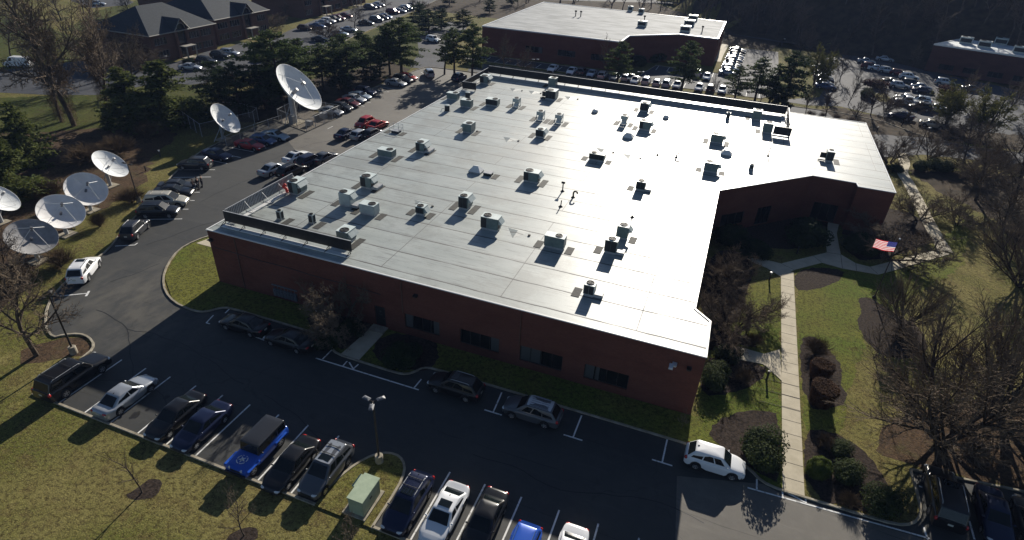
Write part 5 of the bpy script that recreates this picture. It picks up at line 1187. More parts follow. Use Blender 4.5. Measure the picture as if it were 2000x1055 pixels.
office_house(102.0, 120.3, -122.2, 17, 5.9, 10.6, 'nearest brick office with arched entrance gable and slate blue hip roof', 8.2)
office_house(123.8, 143.0, -125.0, 20, 6.0, 11.5, 'second brick office with a tall slate roof, right behind the nearest one', 11.0)
office_house(166.5, 187, -131, 20, 6.0, 11.0, 'third brick office at the upper edge beside the far car rows', 9.5)
office_house(146, 163, -158, 18, 6.5, 12.0, 'brick office farther back, only its slate roof showing at the top', 9.0)
office_house(190, 206, -134, 18, 6.0, 11.0, 'last brick office at the top edge with windows in a dark wall', 8.0)
# ================================================================== DISHES
def dish(x, y, hc, dia, n, label, base, m='dish', depth=.17, quad=True, name='satellite_dish'):
    root = tag(empty(name, (x, y, 0)), label, 'satellite dish', 'satellite dishes on the lawn')
    n = Vector(n).normalized(); r = dia/2; rot = n.to_track_quat('Z', 'Y').to_matrix().to_4x4(); c = Vector((0, 0, hc))
    T = Matrix.Translation(c) @ rot
    D = dia*depth; K = 36
    ref = MB(); prof = [(r*t/10, D*(t/10)**2-D) for t in range(11)]
    ref.lathe(prof, K); ref.xf(T); b = ref.build('reflector', MT[m], root, smooth='all')
    bk = MB(); bk.lathe([(0, -D-.14)]+[(r*t/10, D*(t/10)**2-D-.09) for t in range(1, 10)]+[(r, -.03), (r*1.012, -.02), (r*1.012, .03), (r, .03)], K); bk.f = [f[::-1] for f in bk.f]; bk.xf(T); bk.build('back_shell', MT['dish' if m == 'dish' else m], root, smooth=True)
    sm_ = MB()
    for k in range(8):
        a = k*math.pi/4; pts = [(r*t/6*math.cos(a), r*t/6*math.sin(a), D*(t/6)**2-D+.012) for t in range(1, 7)]; sm_.tube([T @ Vector(p) for p in pts], .01, 3)
    pan = sm_.build('panel_seam', MT[m], b)
    fz = r*r/(4*D)-D if D else 1; fz = min(fz, r*.75)
    if quad:
        for k in range(4):
            a = k*math.pi/2+.35; st_ = MB(); st_.tube([T @ Vector((r*.82*math.cos(a), r*.82*math.sin(a), D*.67-D)), T @ Vector((.1*math.cos(a), .1*math.sin(a), fz))], .03 if dia < 6 else .05, 5); st_.build('feed_strut', MT['white_metal'], root)
    f = MB(); f.tube([T @ Vector((0, 0, fz-.35)), T @ Vector((0, 0, fz+.25))], .13 if dia < 6 else .3, 12); f.build('feed_horn', MT['meter'], root)
    h = MB(); h.tube([T @ Vector((0, 0, -D)), T @ Vector((0, 0, -D+(.45 if dia < 6 else 1.2)))], .13 if dia < 6 else .3, 12); h.build('hub', MT['meter'], root)
    back = T @ Vector((0, 0, -D-.1)); p = Vector((back.x-n.x*.5, back.y-n.y*.5, 0))
    po = MB(); po.tube([(p.x, p.y, 0), (p.x, p.y, hc*.72)], .2 if dia < 6 else .5, 10); po.build('mount_post', MT['galv'], root, smooth=True)
    y_ = MB(); y_.tube([(p.x, p.y, hc*.72), tuple(back)], .22 if dia < 6 else .55, 8); y_.build('yoke', MT['galv'], root)
    for s in (-1, 1):
        br = MB(); sd = Vector((-n.y, n.x, 0)).normalized()*s*r*.45; br.tube([(p.x+sd.x*1.2-n.x*1.0, p.y+sd.y*1.2-n.y*1.0, .05), tuple(T @ Vector((0, 0, -D-.1))+sd*.8-Vector((0, 0, r*.3)))], .06, 5); br.build('brace', MT['galv'], root)
    ft = MB(); ft.box(p.x-r*.35, p.y-r*.35, -.02, p.x+r*.35, p.y+r*.35, .12); ft.build('footing', MT['kerb'], root)
    return root
dish(-68.8, 83.75, 6.3, 9.0, (.727, .194, .659), 'huge white dish tilted up inside a fenced yard beside the drive', None, depth=.2)
dish(-73.8, 71.45, 3.6, 5.2, (.754, .223, .618), 'white dish second from the top, inside its own chain link fence', None)
dish(-74.0, 51.1, 3.2, 4.4, (.638, .256, .726), 'white half shaded dish beside a lamp post at the leaf litter edge', None)
dish(-69.8, 44.3, 3.2, 4.4, (.675, -.183, .715), 'round grey dish facing the picture, topmost of three in a line', None, m='dish_grey', depth=.14)
dish(-66.95, 39.0, 3.2, 4.5, (.6, -.105, .793), 'round grey dish with one bright strut, middle of three in a line', None, m='dish_grey', depth=.14)
dish(-64.3, 33.8, 3.2, 4.5, (.537, -.065, .841), 'dull grey dish seen through bare branches, lowest of three in a line', None, m='dish_mesh', depth=.14)
dish(-76.0, 38.5, 3.2, 4.0, (.598, .356, .719), 'white dish cut off by the left edge of the picture', None)
# ---- chain link fences round the dish yards
def mk_link():
    m = mat('chain_link', (.2, .2, .2), .5, .6); g = NT(m); o = g.xyz()
    u = g.math('ADD', g.math('ADD', o[0], o[1]), o[2]); v = g.math('SUBTRACT', g.math('ADD', o[0], o[1]), o[2])
    a = g.math('LESS_THAN', g.math('FRACT', g.math('MULTIPLY', u, 7)), .16); b = g.math('LESS_THAN', g.math('FRACT', g.math('MULTIPLY', v, 7)), .16)
    g.l(g.math('MAXIMUM', a, b), g.b.inputs['Alpha']); return m
MT['link'] = mk_link()
def fence(pts, h, label, wood=False):
    root = tag(empty('chain_link_fence', (pts[0][0], pts[0][1], 0)), label, 'fence'); ox, oy = pts[0]; k = 0
    for a, b in zip(pts[:-1], pts[1:]):
        A = Vector((a[0]-ox, a[1]-oy, 0)); B = Vector((b[0]-ox, b[1]-oy, 0)); L = (B-A).length; n = max(1, round(L/2.6))
        w = MB(); w.quad(A, B, B+Vector((0, 0, h)), A+Vector((0, 0, h))); w.build('mesh_panel', MT['link'], root)
        r = MB(); r.tube([A+Vector((0, 0, h)), B+Vector((0, 0, h))], .035, 5); r.build('top_rail', MT['galv'], root)
        for i in range(n+1):
            if i == n and (a, b) != (pts[-2], pts[-1]): continue
            p = A.lerp(B, i/n); q = MB(); q.tube([p, p+Vector((0, 0, h+.12))], .05, 6); q.build('post', MT['galv'], root)
fence([(-65.7, 90), (-65.75, 80.3), (-73.6, 82.9), (-74.5, 90), (-65.7, 90)], 2.0, 'chain link fence around the yard of the huge dish')
f2 = Q((352, 236), (395, 268), (438, 258), (498, 243), (505, 235), (470, 225), (380, 222), (352, 236)); fence(f2, 2.2, 'chain link fence around the second dish beside the drive')
fence(Q((443, 286), (470, 272), (552, 243)), 1.6, 'low chain link fence behind the red and blue cars')
sheet('gravel_yard', [(-65.9, 89.9), (-65.9, 80.4), (-73.5, 82.9), (-74.4, 89.9)], .035, noisy('yard_gravel', (.12, .105, .09), (.26, .23, .19), 5, 1, .5, 10))
for i, (x, y, w, d, h, lb) in enumerate(((-67.6, 87.6, 1.2, .8, 1.0, 'grey equipment cabinet right of the huge dish mount'), (-70.3, 80.9+1.5, .9, .7, 1.4, 'upright equipment cabinet left of the huge dish mount'), (-67.3, 83.2, 1.0, .8, .8, 'low equipment box in front of the huge dish mount'))):
    t = tag(empty('equipment_cabinet', (x, y, .03)), lb, 'cabinet'); b = MB(); b.box(-w/2, -d/2, .08, w/2, d/2, h); b.build('case', MT['galv'], t, bevel=.02); b = MB(); b.box(-w/2+.08, -d/2-.012, .16, w/2-.08, -d/2+.01, h-.1); b.build('door', MT['screen_in'], t); b = MB(); b.box(-w/2-.05, -d/2-.05, 0, w/2+.05, d/2+.05, .08); b.build('plinth', MT['kerb'], t)
b = MB(); b.tube([(-66.6, 81.6, .02), (-67.4, 83, .9), (-68.3, 84.5, 1.0), (-69.5, 86.5, .9)], .07, 6); b.tube([(-66.3, 85, .02), (-66.3, 85, .9), (-67.5, 86, 1.0)], .06, 6)
# ================================================================== LAMPS, POLES, FLAG
def lamp_post(x, y, h, label, heads=2, rz=0.0, m='dkmetal', base=True, hm=None):
    root = tag(empty('lamp_post', (x, y, 0), rz), label, 'street lamp', 'lamp posts')
    b = MB(); b.tube([(0, 0, .55 if base else 0), (0, 0, h)], [.085, .06], 8); b.build('pole', MT[m], root, smooth=True)
    if base: b = MB(); b.lathe([(.3, -.05), (.3, .7), (.27, .74), (0, .74)], 16); b.build('concrete_base', MT['kerb'], root, smooth=True)
    for k in range(heads):
        a = k*2*math.pi/max(1, heads); d = Vector((math.cos(a), math.sin(a), 0)); s = Vector((-d.y, d.x, 0))
        ar = MB(); ar.tube([(0, 0, h-.08), tuple(d*.35+Vector((0, 0, h)))], .035, 5); arm = ar.build('arm', MT[m], root)
        hd = MB(); c = d*.55+Vector((0, 0, h+.0)); v = []
        for z, w, l in ((-.06, .11, .24), (.02, .17, .3), (.09, .05, .12)):
            for i, j in ((-1, -1), (1, -1), (1, 1), (-1, 1)): v.append(c+d*l*i+s*w*j+Vector((0, 0, z)))
        hd.add(v, [(3,2,1,0), (8,9,10,11)]+[(q*4+i, q*4+(i+1) % 4, q*4+4+(i+1) % 4, q*4+4+i) for q in range(2) for i in range(4)]); hd.build('lamp_head', MT[hm or m], root, bevel=.015)
p = P(145, 690); lamp_post(p.x, p.y, 6.0, 'brown lamp post on the leafy lawn spur at the lower left', 3, .3)
p = P(272, 395); lamp_post(p.x, p.y, 5.2, 'dark lamp post beside the half shaded white dish', 2, .0)
p = P(741, 903); lamp_post(p.x, p.y, 6.0, 'lamp post with three pale heads on the grass island', 3, .9, hm='meter')
for x, y, yt, lb in ((1044, 146, 116, 'lamp post on the grass strip left of the back row cars'), (1247, 173, 140, 'lamp post on the grass strip in the middle of the back row'), (1483, 208, 170, 'lamp post between dark trees behind the roof end'), (1526, 90, 76, 'lamp post with bright round head by the far road'), (1790, 302, 250, 'lamp post leaning in view between two bare crab trees'), (386, 158, 138, 'lamp post at the pine beside the second dish'), (322, 128, 110, 'lamp post outside the first brick office')):
    p = P(x, y); lamp_post(p.x, p.y, HT(x, y, yt), lb, 1 if yt in (76, 250, 138, 110) else 2, .6, base=False, hm='lampwhite')
fl = P(1707, 582); H_ = 7.2
flag = tag(empty('flagpole', (fl.x, fl.y, 0)), 'dark flagpole with a gold ball leaning over the lawn right of the path', 'flagpole')
b = MB(); b.tube([(0, 0, 0), (0, 0, H_)], [.07, .04], 10); b.build('pole', MT['dkmetal'], flag, smooth=True)
b = MB(); b.ell((0, 0, H_+.08), (.1, .1, .1), 10, 8); b.build('ball_finial', MT['lampwhite'], flag, smooth='all')
b = MB(); b.lathe([(.22, 0), (.2, .2), (.1, .3)], 12); b.build('base_collar', MT['dkmetal'], flag)
fm = [mk_cloth('flag_red', (.65, .02, .035)), mk_cloth('flag_white', (.85, .85, .85)), mk_cloth('flag_blue', (.04, .045, .22))]
fg = MB(); NX, NZ = 26, 13; FL, FHh = 2.0, 1.08
def fpt(i, j):
    u, v = i/NX, j/NZ; s = .06+u*FL
    return (-s*.97, .16*math.sin(u*7+v*1.2)*u+.03, H_-.35-v*FHh-.06*math.sin(u*5)-u*u*.12)
fv = [fpt(i, j) for j in range(NZ+1) for i in range(NX+1)]
for j in range(NZ):
    for i in range(NX):
        mi = 2 if (i < NX*.42 and j < 7) else (0 if j % 2 == 0 else 1)
        fg.f.append((j*(NX+1)+i, (j+1)*(NX+1)+i, (j+1)*(NX+1)+i+1, j*(NX+1)+i+1)); fg.m.append(mi)
fg.v = fv
fl_o = fg.build('flag', fm, None, smooth='all', loc=(fl.x, fl.y, 0)); tag(fl_o, 'American flag with red and white stripes blowing left from the flagpole', 'flag')
stp = MB()
for r in range(9):
    for c in range(6 if r % 2 == 0 else 5):
        i = (c+.5+(.5 if r % 2 else 0))*NX*.42/6.2+.2; j = (r+.7)*7/9.6
        x, y, z = fpt(i, j); k = .035; pts = []
        for q in range(10): rr = k if q % 2 == 0 else k*.42; a = math.pi/2+q*math.pi/5; pts.append((x+rr*math.cos(a), y-.012, z+rr*math.sin(a)))
        stp.add(pts+[(x, y-.012, z)], [(q, (q+1) % 10, 10) for q in range(10)])
so_ = stp.build('stars', fm[1], fl_o); so_['kind'] = 'stuff'
def bollard(x, y, label, h=1.0, top=False):
    p = P(x, y); root = tag(empty('bollard_light', (p.x, p.y, 0)), label, 'bollard light', 'bollard lights along the paths')
    b = MB(); b.cyl(0, 0, 0, h-.22, .09, n=12); b.build('post', MT['dkmetal'], root, smooth=True)
    b = MB(); b.lathe([(.09, h-.22), (.08, h-.2), (.08, h-.06), (.13, h-.06), (.13, h), (0, h+.02)], 14); b.build('lamp_cap', MT['lampwhite' if top else 'dkmetal'], root, smooth=True)
bollard(1497, 742, 'dark bollard light at the corner of the side path'); bollard(1502, 548, 'bollard light with white cap left of the path fork', 1.1, True)
bollard(1556, 496, 'bollard light on the shaded lawn by the entrance'); bollard(1826, 483, 'bollard light at the bend of the right hand path'); bollard(1712, 258, 'bollard light by the right roof corner'); bollard(1748, 334, 'bollard light next to the path behind the right wing')
bollard(285, 334, 'small bollard light on the lawn between lamp post and cars', .7); bollard(313, 306, 'pale topped bollard light on the lawn above the first cars', 1.0, True)
# utility poles with wires
def upole(x, y, yt, label, arm):
    p = P(x, y); z0 = hill(p.x, p.y); root = tag(empty('utility_pole', (p.x, p.y, z0)), label, 'utility pole', 'utility poles before the dark woods')
    h = HT(x, y, yt); b = MB(); b.tube([(0, 0, -.5), (0, 0, h)], [.17, .11], 8); b.build('pole', MT['wood'], root); b = MB(); b.box(-arm, -.06, h-.9, arm, .06, h-.75); b.build('crossarm', MT['wood'], root)
    return Vector((p.x, p.y, z0+h-.7))
w1 = upole(1630, 78, 26, 'bare utility pole in front of the grey woods at the top', .5); w2 = upole(1886, 98, 48, 'utility pole behind the far right building', 1.1)
for k, (a, b_) in enumerate(((w1+Vector((-160, 70, 6)), w1), (w1, w2), (w2, w2+Vector((90, -40, 2))))):
    for dz in (0, -1.6):
        m = MB(); m.tube([a.lerp(b_, t/12)+Vector((0, 0, dz-4*(t/12)*(1-t/12)*1.6)) for t in range(13)], .025, 3); tag(m.build('power_line', MT['galv']), 'thin sagging power line crossing the dark woods', 'power line', 'power lines across the woods')
# ================================================================== SMALL THINGS ON THE GROUND
p = P(712, 978)
p = P(714, 984)
tb = tag(empty('transformer_box', (p.x, p.y, .09)), 'pale green utility transformer cabinet on the grass island', 'transformer')
b = MB(); b.box(-.55, -1.05, .1, .55, 1.05, 1.5); b.build('cabinet', MT['sage'], tb, bevel=.03)
b = MB(); b.box(-.6, -1.1, 1.502, .6, 1.1, 1.56); b.build('lid', MT['sage'], tb, bevel=.02)
b = MB(); b.box(-.88, .0, .1, -.552, 1.0, 1.3); b.box(-.92, -.04, 1.302, -.554, 1.04, 1.35); b.build('cable_compartment', MT['sage'], tb, bevel=.02)
b = MB(); b.box(-1.0, -1.25, -.05, .75, 1.25, .1); b.build('concrete_pad', MT['kerb'], tb)
for x in (-.27, .27):
    b = MB(); b.box(x-.23, -1.064, .22, x+.23, -1.04, 1.38); b.build('door_panel', MT['sage'], tb)
b = MB(); b.box(.55, -.2, .85, .565, .05, 1.0); b.build('warning_label', MT['blind'], tb)
pt = tag(empty('picnic_table', (-47.2, 45.6, .085), .15), 'wooden picnic table on the small concrete patio at the left wall', 'picnic table')
b = MB(); b.box(-.9, -.38, .7, .9, .38, .75); b.build('tabletop', MT['wood'], pt)
for s in (-1, 1):
    b = MB(); b.box(-.9, s*.75-.13, .42, .9, s*.75+.13, .46); b.build('bench', MT['wood'], pt)
    b = MB(); b.tube([(s*.65, -.7, 0), (s*.65, .28, .7)], .045, 4); b.tube([(s*.65, .7, 0), (s*.65, -.28, .7)], .045, 4); b.box(s*.65-.03, -.75, .38, s*.65+.03, .75, .42); b.build('leg_frame', MT['wood'], pt)
b = MB(); b.lathe([(.16, 0), (.17, .35), (.12, .5), (0, .52)], 12); hy = tag(b.build('wall_stub', MT['lampwhite'], loc=(-33.2, 38.2, .06)), 'small pale standpipe on the dark lawn at the front wall', 'standpipe')
for k, (x, y, lb) in enumerate(((1331, 700, ''),)): pass
ds_ = MB(); strip(Q((357, 616), (372, 610), (387, 613), (373, 621)), .03, .02, .032, ds_, closed=True); tag(ds_.build('drain_frame', MT['joint']), kind='structure')
# people
SK = mat('skin', (.35, .2, .14), .6)
def skinmesh(name, pts, edges, rad, m, sub=1):
    me = bpy.data.meshes.new(name); me.from_pydata(pts, edges, []); o = bpy.data.objects.new(name, me); COL.objects.link(o)
    md = o.modifiers.new('skin', 'SKIN'); md.use_smooth_shade = True
    for v, r in zip(me.skin_vertices[0].data, rad): v.radius = (r, r) if not hasattr(r, '__len__') else r
    me.skin_vertices[0].data[0].use_root = True
    o.modifiers.new('sub', 'SUBSURF').levels = sub
    dg = bpy.context.evaluated_depsgraph_get(); dg.update(); out = bpy.data.meshes.new_from_object(o.evaluated_get(dg)); out.name = name; out.materials.clear(); out.materials.append(m)
    bpy.data.objects.remove(o); return out
def person(loc, rz, label, top, bottom, hair, arm='fold', step=.12):
    root = tag(empty('person', loc, rz), label, 'person', 'people standing by the parked cars')
    J = {'pel': (0, 0, .95), 'waist': (0, 0, 1.1), 'chest': (0, .01, 1.32), 'neck': (0, .01, 1.5), 'chin': (0, -.01, 1.57), 'head': (0, -.015, 1.65), 'crown': (0, 0, 1.74), 'nose': (0, -.1, 1.63)}
    E = [('pel', 'waist'), ('waist', 'chest'), ('chest', 'neck'), ('neck', 'chin'), ('chin', 'head'), ('head', 'crown'), ('head', 'nose')]
    Rr = {'pel': (.15, .1), 'waist': (.14, .1), 'chest': (.16, .11), 'neck': .055, 'chin': .07, 'head': .09, 'crown': .06, 'nose': .018}
    for s, sx in (('l', -1), ('r', 1)):
        J['sh'+s] = (sx*.19, .01, 1.43); J['el'+s] = (sx*.26, .02, 1.16)
        if arm == 'fold': J['wr'+s] = (sx*-.02, -.2, 1.14+sx*.03)
        elif arm == 'pocket': J['wr'+s] = (sx*.2, -.1, .95)
        else: J['wr'+s] = (sx*.27, -.05, .92)
        J['hip'+s] = (sx*.095, 0, .9); J['kn'+s] = (sx*.11, -step*.3*sx, .5); J['an'+s] = (sx*.12, step*sx*.5, .09); J['toe'+s] = (sx*.14, step*sx*.5-.16, .04)
        E += [('chest', 'sh'+s), ('sh'+s, 'el'+s), ('el'+s, 'wr'+s), ('pel', 'hip'+s), ('hip'+s, 'kn'+s), ('kn'+s, 'an'+s), ('an'+s, 'toe'+s)]
        Rr.update({'sh'+s: .06, 'el'+s: .042, 'wr'+s: .028, 'hip'+s: .085, 'kn'+s: .058, 'an'+s: .04, 'toe'+s: .035})
        w = Vector(J['wr'+s]); d = (w-Vector(J['el'+s])).normalized(); sd = d.cross(Vector((0, 1, .3))).normalized()
        J['pa'+s] = tuple(w+d*.07); Rr['pa'+s] = .032; E.append(('wr'+s, 'pa'+s))
        for f in range(4):
            ln_ = (.075, .085, .08, .062)[f]; a = w+d*.09+sd*(f-1.5)*.019; J[f'f{f}{s}'] = tuple(a); J[f'g{f}{s}'] = tuple(a+d*ln_+Vector((0, -.012, 0))); Rr[f'f{f}{s}'] = .0095; Rr[f'g{f}{s}'] = .008; E += [('pa'+s, f'f{f}{s}'), (f'f{f}{s}', f'g{f}{s}')]
        a = w+d*.035-sd*.035; J['t'+s] = tuple(a); J['u'+s] = tuple(a+d*.05-sd*.02); Rr['t'+s] = .011; Rr['u'+s] = .009; E += [('wr'+s, 't'+s), ('t'+s, 'u'+s)]
    ks = list(J); ix = {k: i for i, k in enumerate(ks)}
    link('body', skinmesh('body', [J[k] for k in ks], [(ix[a], ix[b]) for a, b in E], [Rr[k] for k in ks], SK), root)
    def cloth(nm, keys, add, m):
        ks = list(keys); ix = {k: i for i, k in enumerate(ks)}; g = lambda r: (r[0]+add, r[1]+add) if hasattr(r, '__len__') else r+add
        link(nm, skinmesh(nm, [J[k] for k in ks], [(ix[a], ix[b]) for a, b in E if a in ix and b in ix], [g(Rr[k]) for k in ks], m), root)
    cloth('jacket', ['waist', 'pel', 'chest', 'shl', 'ell', 'wrl', 'shr', 'elr', 'wrr'], .022, top)
    cloth('trousers', ['pel', 'hipl', 'knl', 'anl', 'hipr', 'knr', 'anr'], .018, bottom)
    h = MB(); h.ell((0, .015, 1.69), (.1, .115, .1), 10, 6); link('hair', h.mesh('hair', hair, 'all'), root)
    for sx in (-1, 1):
        s_ = MB(); y = J['anl' if sx < 0 else 'anr'][1]; s_.ell((sx*.13, y-.07, .045), (.055, .15, .055), 8, 5); link('shoe', s_.mesh('shoe', MT['trim'], 'all'), root)
        e_ = MB(); e_.ell((sx*.035, -.098, 1.66), (.014, .01, .01), 6, 4); link('eye', e_.mesh('eye', MT['trim'], 'all'), root)
        e_ = MB(); e_.ell((sx*.098, .0, 1.64), (.016, .03, .04), 6, 4); link('ear', e_.mesh('ear', SK, 'all'), root)
dk = mat('dark_jacket_cloth', (.014, .014, .017), .9); gy_ = mat('grey_patterned_cloth', (.06, .058, .055), .9); jn_ = mat('dark_denim', (.018, .022, .034), .9); hr = mat('dark_hair', (.012, .009, .007), .7)
for (x, y), rz, lb, t_, arm in (((381, 374), R_(60), 'person in grey patterned top nearest the parked cars, arms folded', gy_, 'fold'), ((388.5, 370), R_(95), 'person in dark jacket standing between the two others', dk, 'pocket'), ((396, 365.5), R_(-60), 'person in black coat and dark trousers, rightmost of the trio', dk, 'down')):
    p = P(x, y); person((p.x, p.y, .021), rz, lb, t_, jn_, hr, arm)
# ================================================================== VEGETATION
RNG = random.Random(7)
def rvec(rng): 
    while True:
        v = Vector((rng.uniform(-1, 1), rng.uniform(-1, 1), rng.uniform(-1, 1)))
        if .05 < v.length < 1: return v.normalized()
def bare(seed, h, trunk, limbs, kids, spread, up, r0, ratio=(.62, .58, .55, .5), wob=.16, stems=1, stem_tilt=.25, minr=.012, lean=0):
    """a leafless tree: returns (trunk MB, crown MB), about h metres tall"""
    rng = random.Random(seed); tr, cr = MB(), MB()
    def branch(p, d, L, r, lvl):
        n = 5 if lvl == 0 else 4 if lvl == 1 else 3
        pts = [p]; rr = [r]; dirs = [d]; q = p
        end = r*(.5 if lvl < 2 else .35)
        for i in range(n):
            d = (d+rvec(rng)*wob*(1+.35*lvl)+Vector((0, 0, up[min(lvl, len(up)-1)]))).normalized()
            q = q+d*(L/n); pts.append(q); rr.append(max(minr, r+(end-r)*(i+1)/n)); dirs.append(d)
        (tr if lvl <= 1 else cr).tube(pts, rr, 7 if lvl == 0 else 5 if lvl == 1 else 3, cap=False)
        if lvl < len(kids):
            k = kids[lvl]; k = int(k+rng.random())
            for c in range(k):
                t0 = (trunk if lvl == 0 else .22); t = t0+(1-t0)*((c+rng.random())/k)
                i = min(n-1, int(t*n)); f = t*n-i; b = pts[i].lerp(pts[i+1], f)
                dd = dirs[i+1]; ax = dd.orthogonal().normalized(); ax.rotate(Matrix.Rotation(2.4*c+rng.uniform(-.5, .5), 3, dd))
                a = spread[min(lvl, len(spread)-1)]*rng.uniform(.7, 1.25)
                nd = (dd*math.cos(a)+ax*math.sin(a)).normalized()
                branch(b, nd, L*ratio[min(lvl, 3)]*rng.uniform(.7, 1.15)*(1-.3*t if lvl == 0 else 1-.35*t), rr[i]*(.62 if lvl < 2 else .7), lvl+1)
            # the leader goes on
            if lvl < len(kids)-1: branch(pts[-1], d, L*.5, rr[-1], lvl+1)
    for s in range(stems):
        a = 2*math.pi*s/max(1, stems)+rng.uniform(-.4, .4)
        t = 0 if stems == 1 else stem_tilt*rng.uniform(.6, 1.2)
        branch(Vector((.12*math.cos(a), .12*math.sin(a), -.1)) if stems > 1 else Vector((0, 0, -.2)), Vector((math.cos(a)*t+lean, math.sin(a)*t, 1)).normalized(), h*(.62 if stems == 1 else .55), r0, 0)
    zmax = max((v[2] for v in cr.v), default=h); k = h/zmax
    for m in (tr, cr): m.v = [(x*k, y*k, z*k) for x, y, z in m.v]
    return tr, cr
PR = {}
def proto(name, tr, cr, mt, mc, smooth=True): PR[name] = (tr.mesh('trunk', MT[mt], 'all'), cr.mesh('crown', MT[mc], False), max((v[2] for v in cr.v)))
proto('oak', *bare(3, 10, .3, 7, (8, 8, 7, 6), (.85, .8, .75, .7), (.02, .05, .03, .02), .2), 'bark', 'twig')
proto('oak2', *bare(11, 10, .25, 7, (9, 8, 7, 6), (.8, .75, .8, .8), (.02, .06, .02, .0), .19), 'bark_dark', 'twig_dark')
proto('vase', *bare(5, 10, .06, 7, (10, 8, 7, 4), (.55, .42, .5, .55), (.03, .025, .015, .01), .17, stems=4, stem_tilt=.75, ratio=(.85, .62, .5, .45), wob=.07, minr=.008), 'bark_dark', 'twig')
proto('crab', *bare(8, 5, .15, 7, (8, 8, 8, 6), (.8, .8, .8, .8), (-.02, .03, .03, .03), .085, stems=4, stem_tilt=.75, wob=.22, minr=.006), 'bark_dark', 'twig')
proto('crab_brown', *bare(21, 5, .15, 7, (8, 8, 8, 6), (.8, .8, .8, .8), (-.02, .03, .03, .03), .075, stems=4, stem_tilt=.6, wob=.2, minr=.006), 'bark', 'twig')
proto('slim', *bare(13, 10, .25, 8, (12, 7, 6, 5), (.6, .6, .6, .6), (.02, .07, .05, .03), .13, ratio=(.5, .55, .5, .5)), 'bark_dark', 'twig_dark')
proto('sapling', *bare(17, 6, .3, 8, (9, 4, 3), (.75, .6, .6), (.02, .08, .05), .06, ratio=(.35, .5, .5, .5), minr=.006), 'bark', 'twig')
proto('sapling2', *bare(19, 5, .35, 8, (11, 5, 4, 3), (.85, .7, .7), (.02, .06, .04), .055, ratio=(.45, .55, .5, .5), minr=.006), 'bark', 'twig')
def leafq(mb, p, n, s, rng, asp=1.0):
    u = n.orthogonal().normalized(); u.rotate(Matrix.Rotation(rng.uniform(0, 6.3), 3, n)); v = n.cross(u)
    u = u*s; v = v*s*asp; b = len(mb.v)
    mb.v += [tuple(p-u-v*.4), tuple(p+u*.2-v), tuple(p+u+v*.3), tuple(p-u*.1+v)]; mb.f.append((b, b+1, b+2, b+3)); mb.m.append(0)
def olive():
    tr, cr = bare(23, 8, .15, 8, (8, 8, 7, 6), (.75, .75, .8, .8), (.0, .04, .02, .0), .2, stems=2, stem_tilt=.3, minr=.012); rng = random.Random(4); tip = list(cr.v)
    for k in range(6500):
        v = tip[rng.randrange(len(tip))]; leafq(cr, Vector(v)+rvec(rng)*.15, rvec(rng), .085*rng.uniform(.6, 1.3), rng, .6)
    return tr, cr
proto('olive', *olive(), 'bark_dark', 'olive_leaf')
proto('pole_tree', *bare(29, 16, .35, 8, (9, 5, 4), (.7, .7, .7), (.02, .06, .04), .2, ratio=(.38, .55, .5, .5), minr=.02), 'bark_dark', 'twig_dark')
def leafq(mb, p, n, s, rng, asp=1.0):
    u = n.orthogonal().normalized(); u.rotate(Matrix.Rotation(rng.uniform(0, 6.3), 3, n)); v = n.cross(u)
    u = u*s; v = v*s*asp; b = len(mb.v)
    mb.v += [tuple(p-u-v*.4), tuple(p+u*.2-v), tuple(p+u+v*.3), tuple(p-u*.1+v)]; mb.f.append((b, b+1, b+2, b+3)); mb.m.append(0)
def pine(seed, h, rad, base=.18, taper=1.0, dens=1.0, droop=.12, shape='pine', r0=.22, leaf=.19):
    rng = random.Random(seed); tr, cr = MB(), MB()
    pts = [Vector((rng.uniform(-.12, .12)*i*.3, rng.uniform(-.12, .12)*i*.3, h*.97*i/6-.2)) for i in range(7)]
    tr.tube(pts, [r0*(1-.85*i/6) for i in range(7)], 7, cap=False)
    at = lambda z: pts[min(5, int(max(0, z)/h*6.1))].lerp(pts[min(6, int(max(0, z)/h*6.1)+1)], (max(0, z)/h*6.1) % 1)
    nwh = int(h*(1.7 if shape == 'pine' else 2.4))
    for w in range(nwh):
        t = (w+rng.random()*.6)/nwh; z = h*(base+(1-base)*t)
        prof = (1-t)**.75*(1 if t > .12 else .7) if shape == 'spruce' else (math.sin(math.pi*min(1, (t*.86+.14)))**.65*(1.05-.35*t))
        nb = rng.randint(4, 6) if shape == 'pine' else rng.randint(6, 8)
        for b in range(nb):
            if shape == 'pine' and rng.random() < .22: continue
            a = rng.uniform(0, 6.283); L = max(.35, rad*prof*rng.uniform(.5, 1.25))
            d = Vector((math.cos(a), math.sin(a), (.35*t+.05+rng.uniform(-.15, .3) if shape == 'pine' else -.05+.35*t))).normalized()
            p0 = at(z); p1 = p0+d*L+Vector((0, 0, -droop*L*.5))
            mid = p0+d*L*.5+Vector((0, 0, .05*L))
            tr.tube([p0, mid, p1], [.05, .035, .015], 3, cap=False)
            k = int(L*(44 if shape == 'pine' else 42)*dens)
            for i in range(k):
                f = (.3+.72*rng.random()) if shape == 'pine' else (.12+.9*rng.random())
                q = p0.lerp(mid, f*2) if f < .5 else mid.lerp(p1, f*2-1)
                wv = .22+.3*L*.3*(1.1-abs(f-.7)); o = rvec(rng); o.z *= .45
                n_ = (Vector((0, 0, 1))*.7+rvec(rng)*.9).normalized()
                leafq(cr, q+o*wv*1.5*rng.random()**.5+Vector((0, 0, .08)), n_, leaf*rng.uniform(.6, 1.3), rng, .45)
    return tr, cr
proto('pine', *pine(2, 11, 3.6), 'bark_dark', 'pine')
proto('pine2', *pine(4, 11, 3.0, base=.25), 'bark_dark', 'pine')
proto('pine_thin', *pine(6, 11, 2.6, base=.32, dens=.7), 'bark_dark', 'pine')
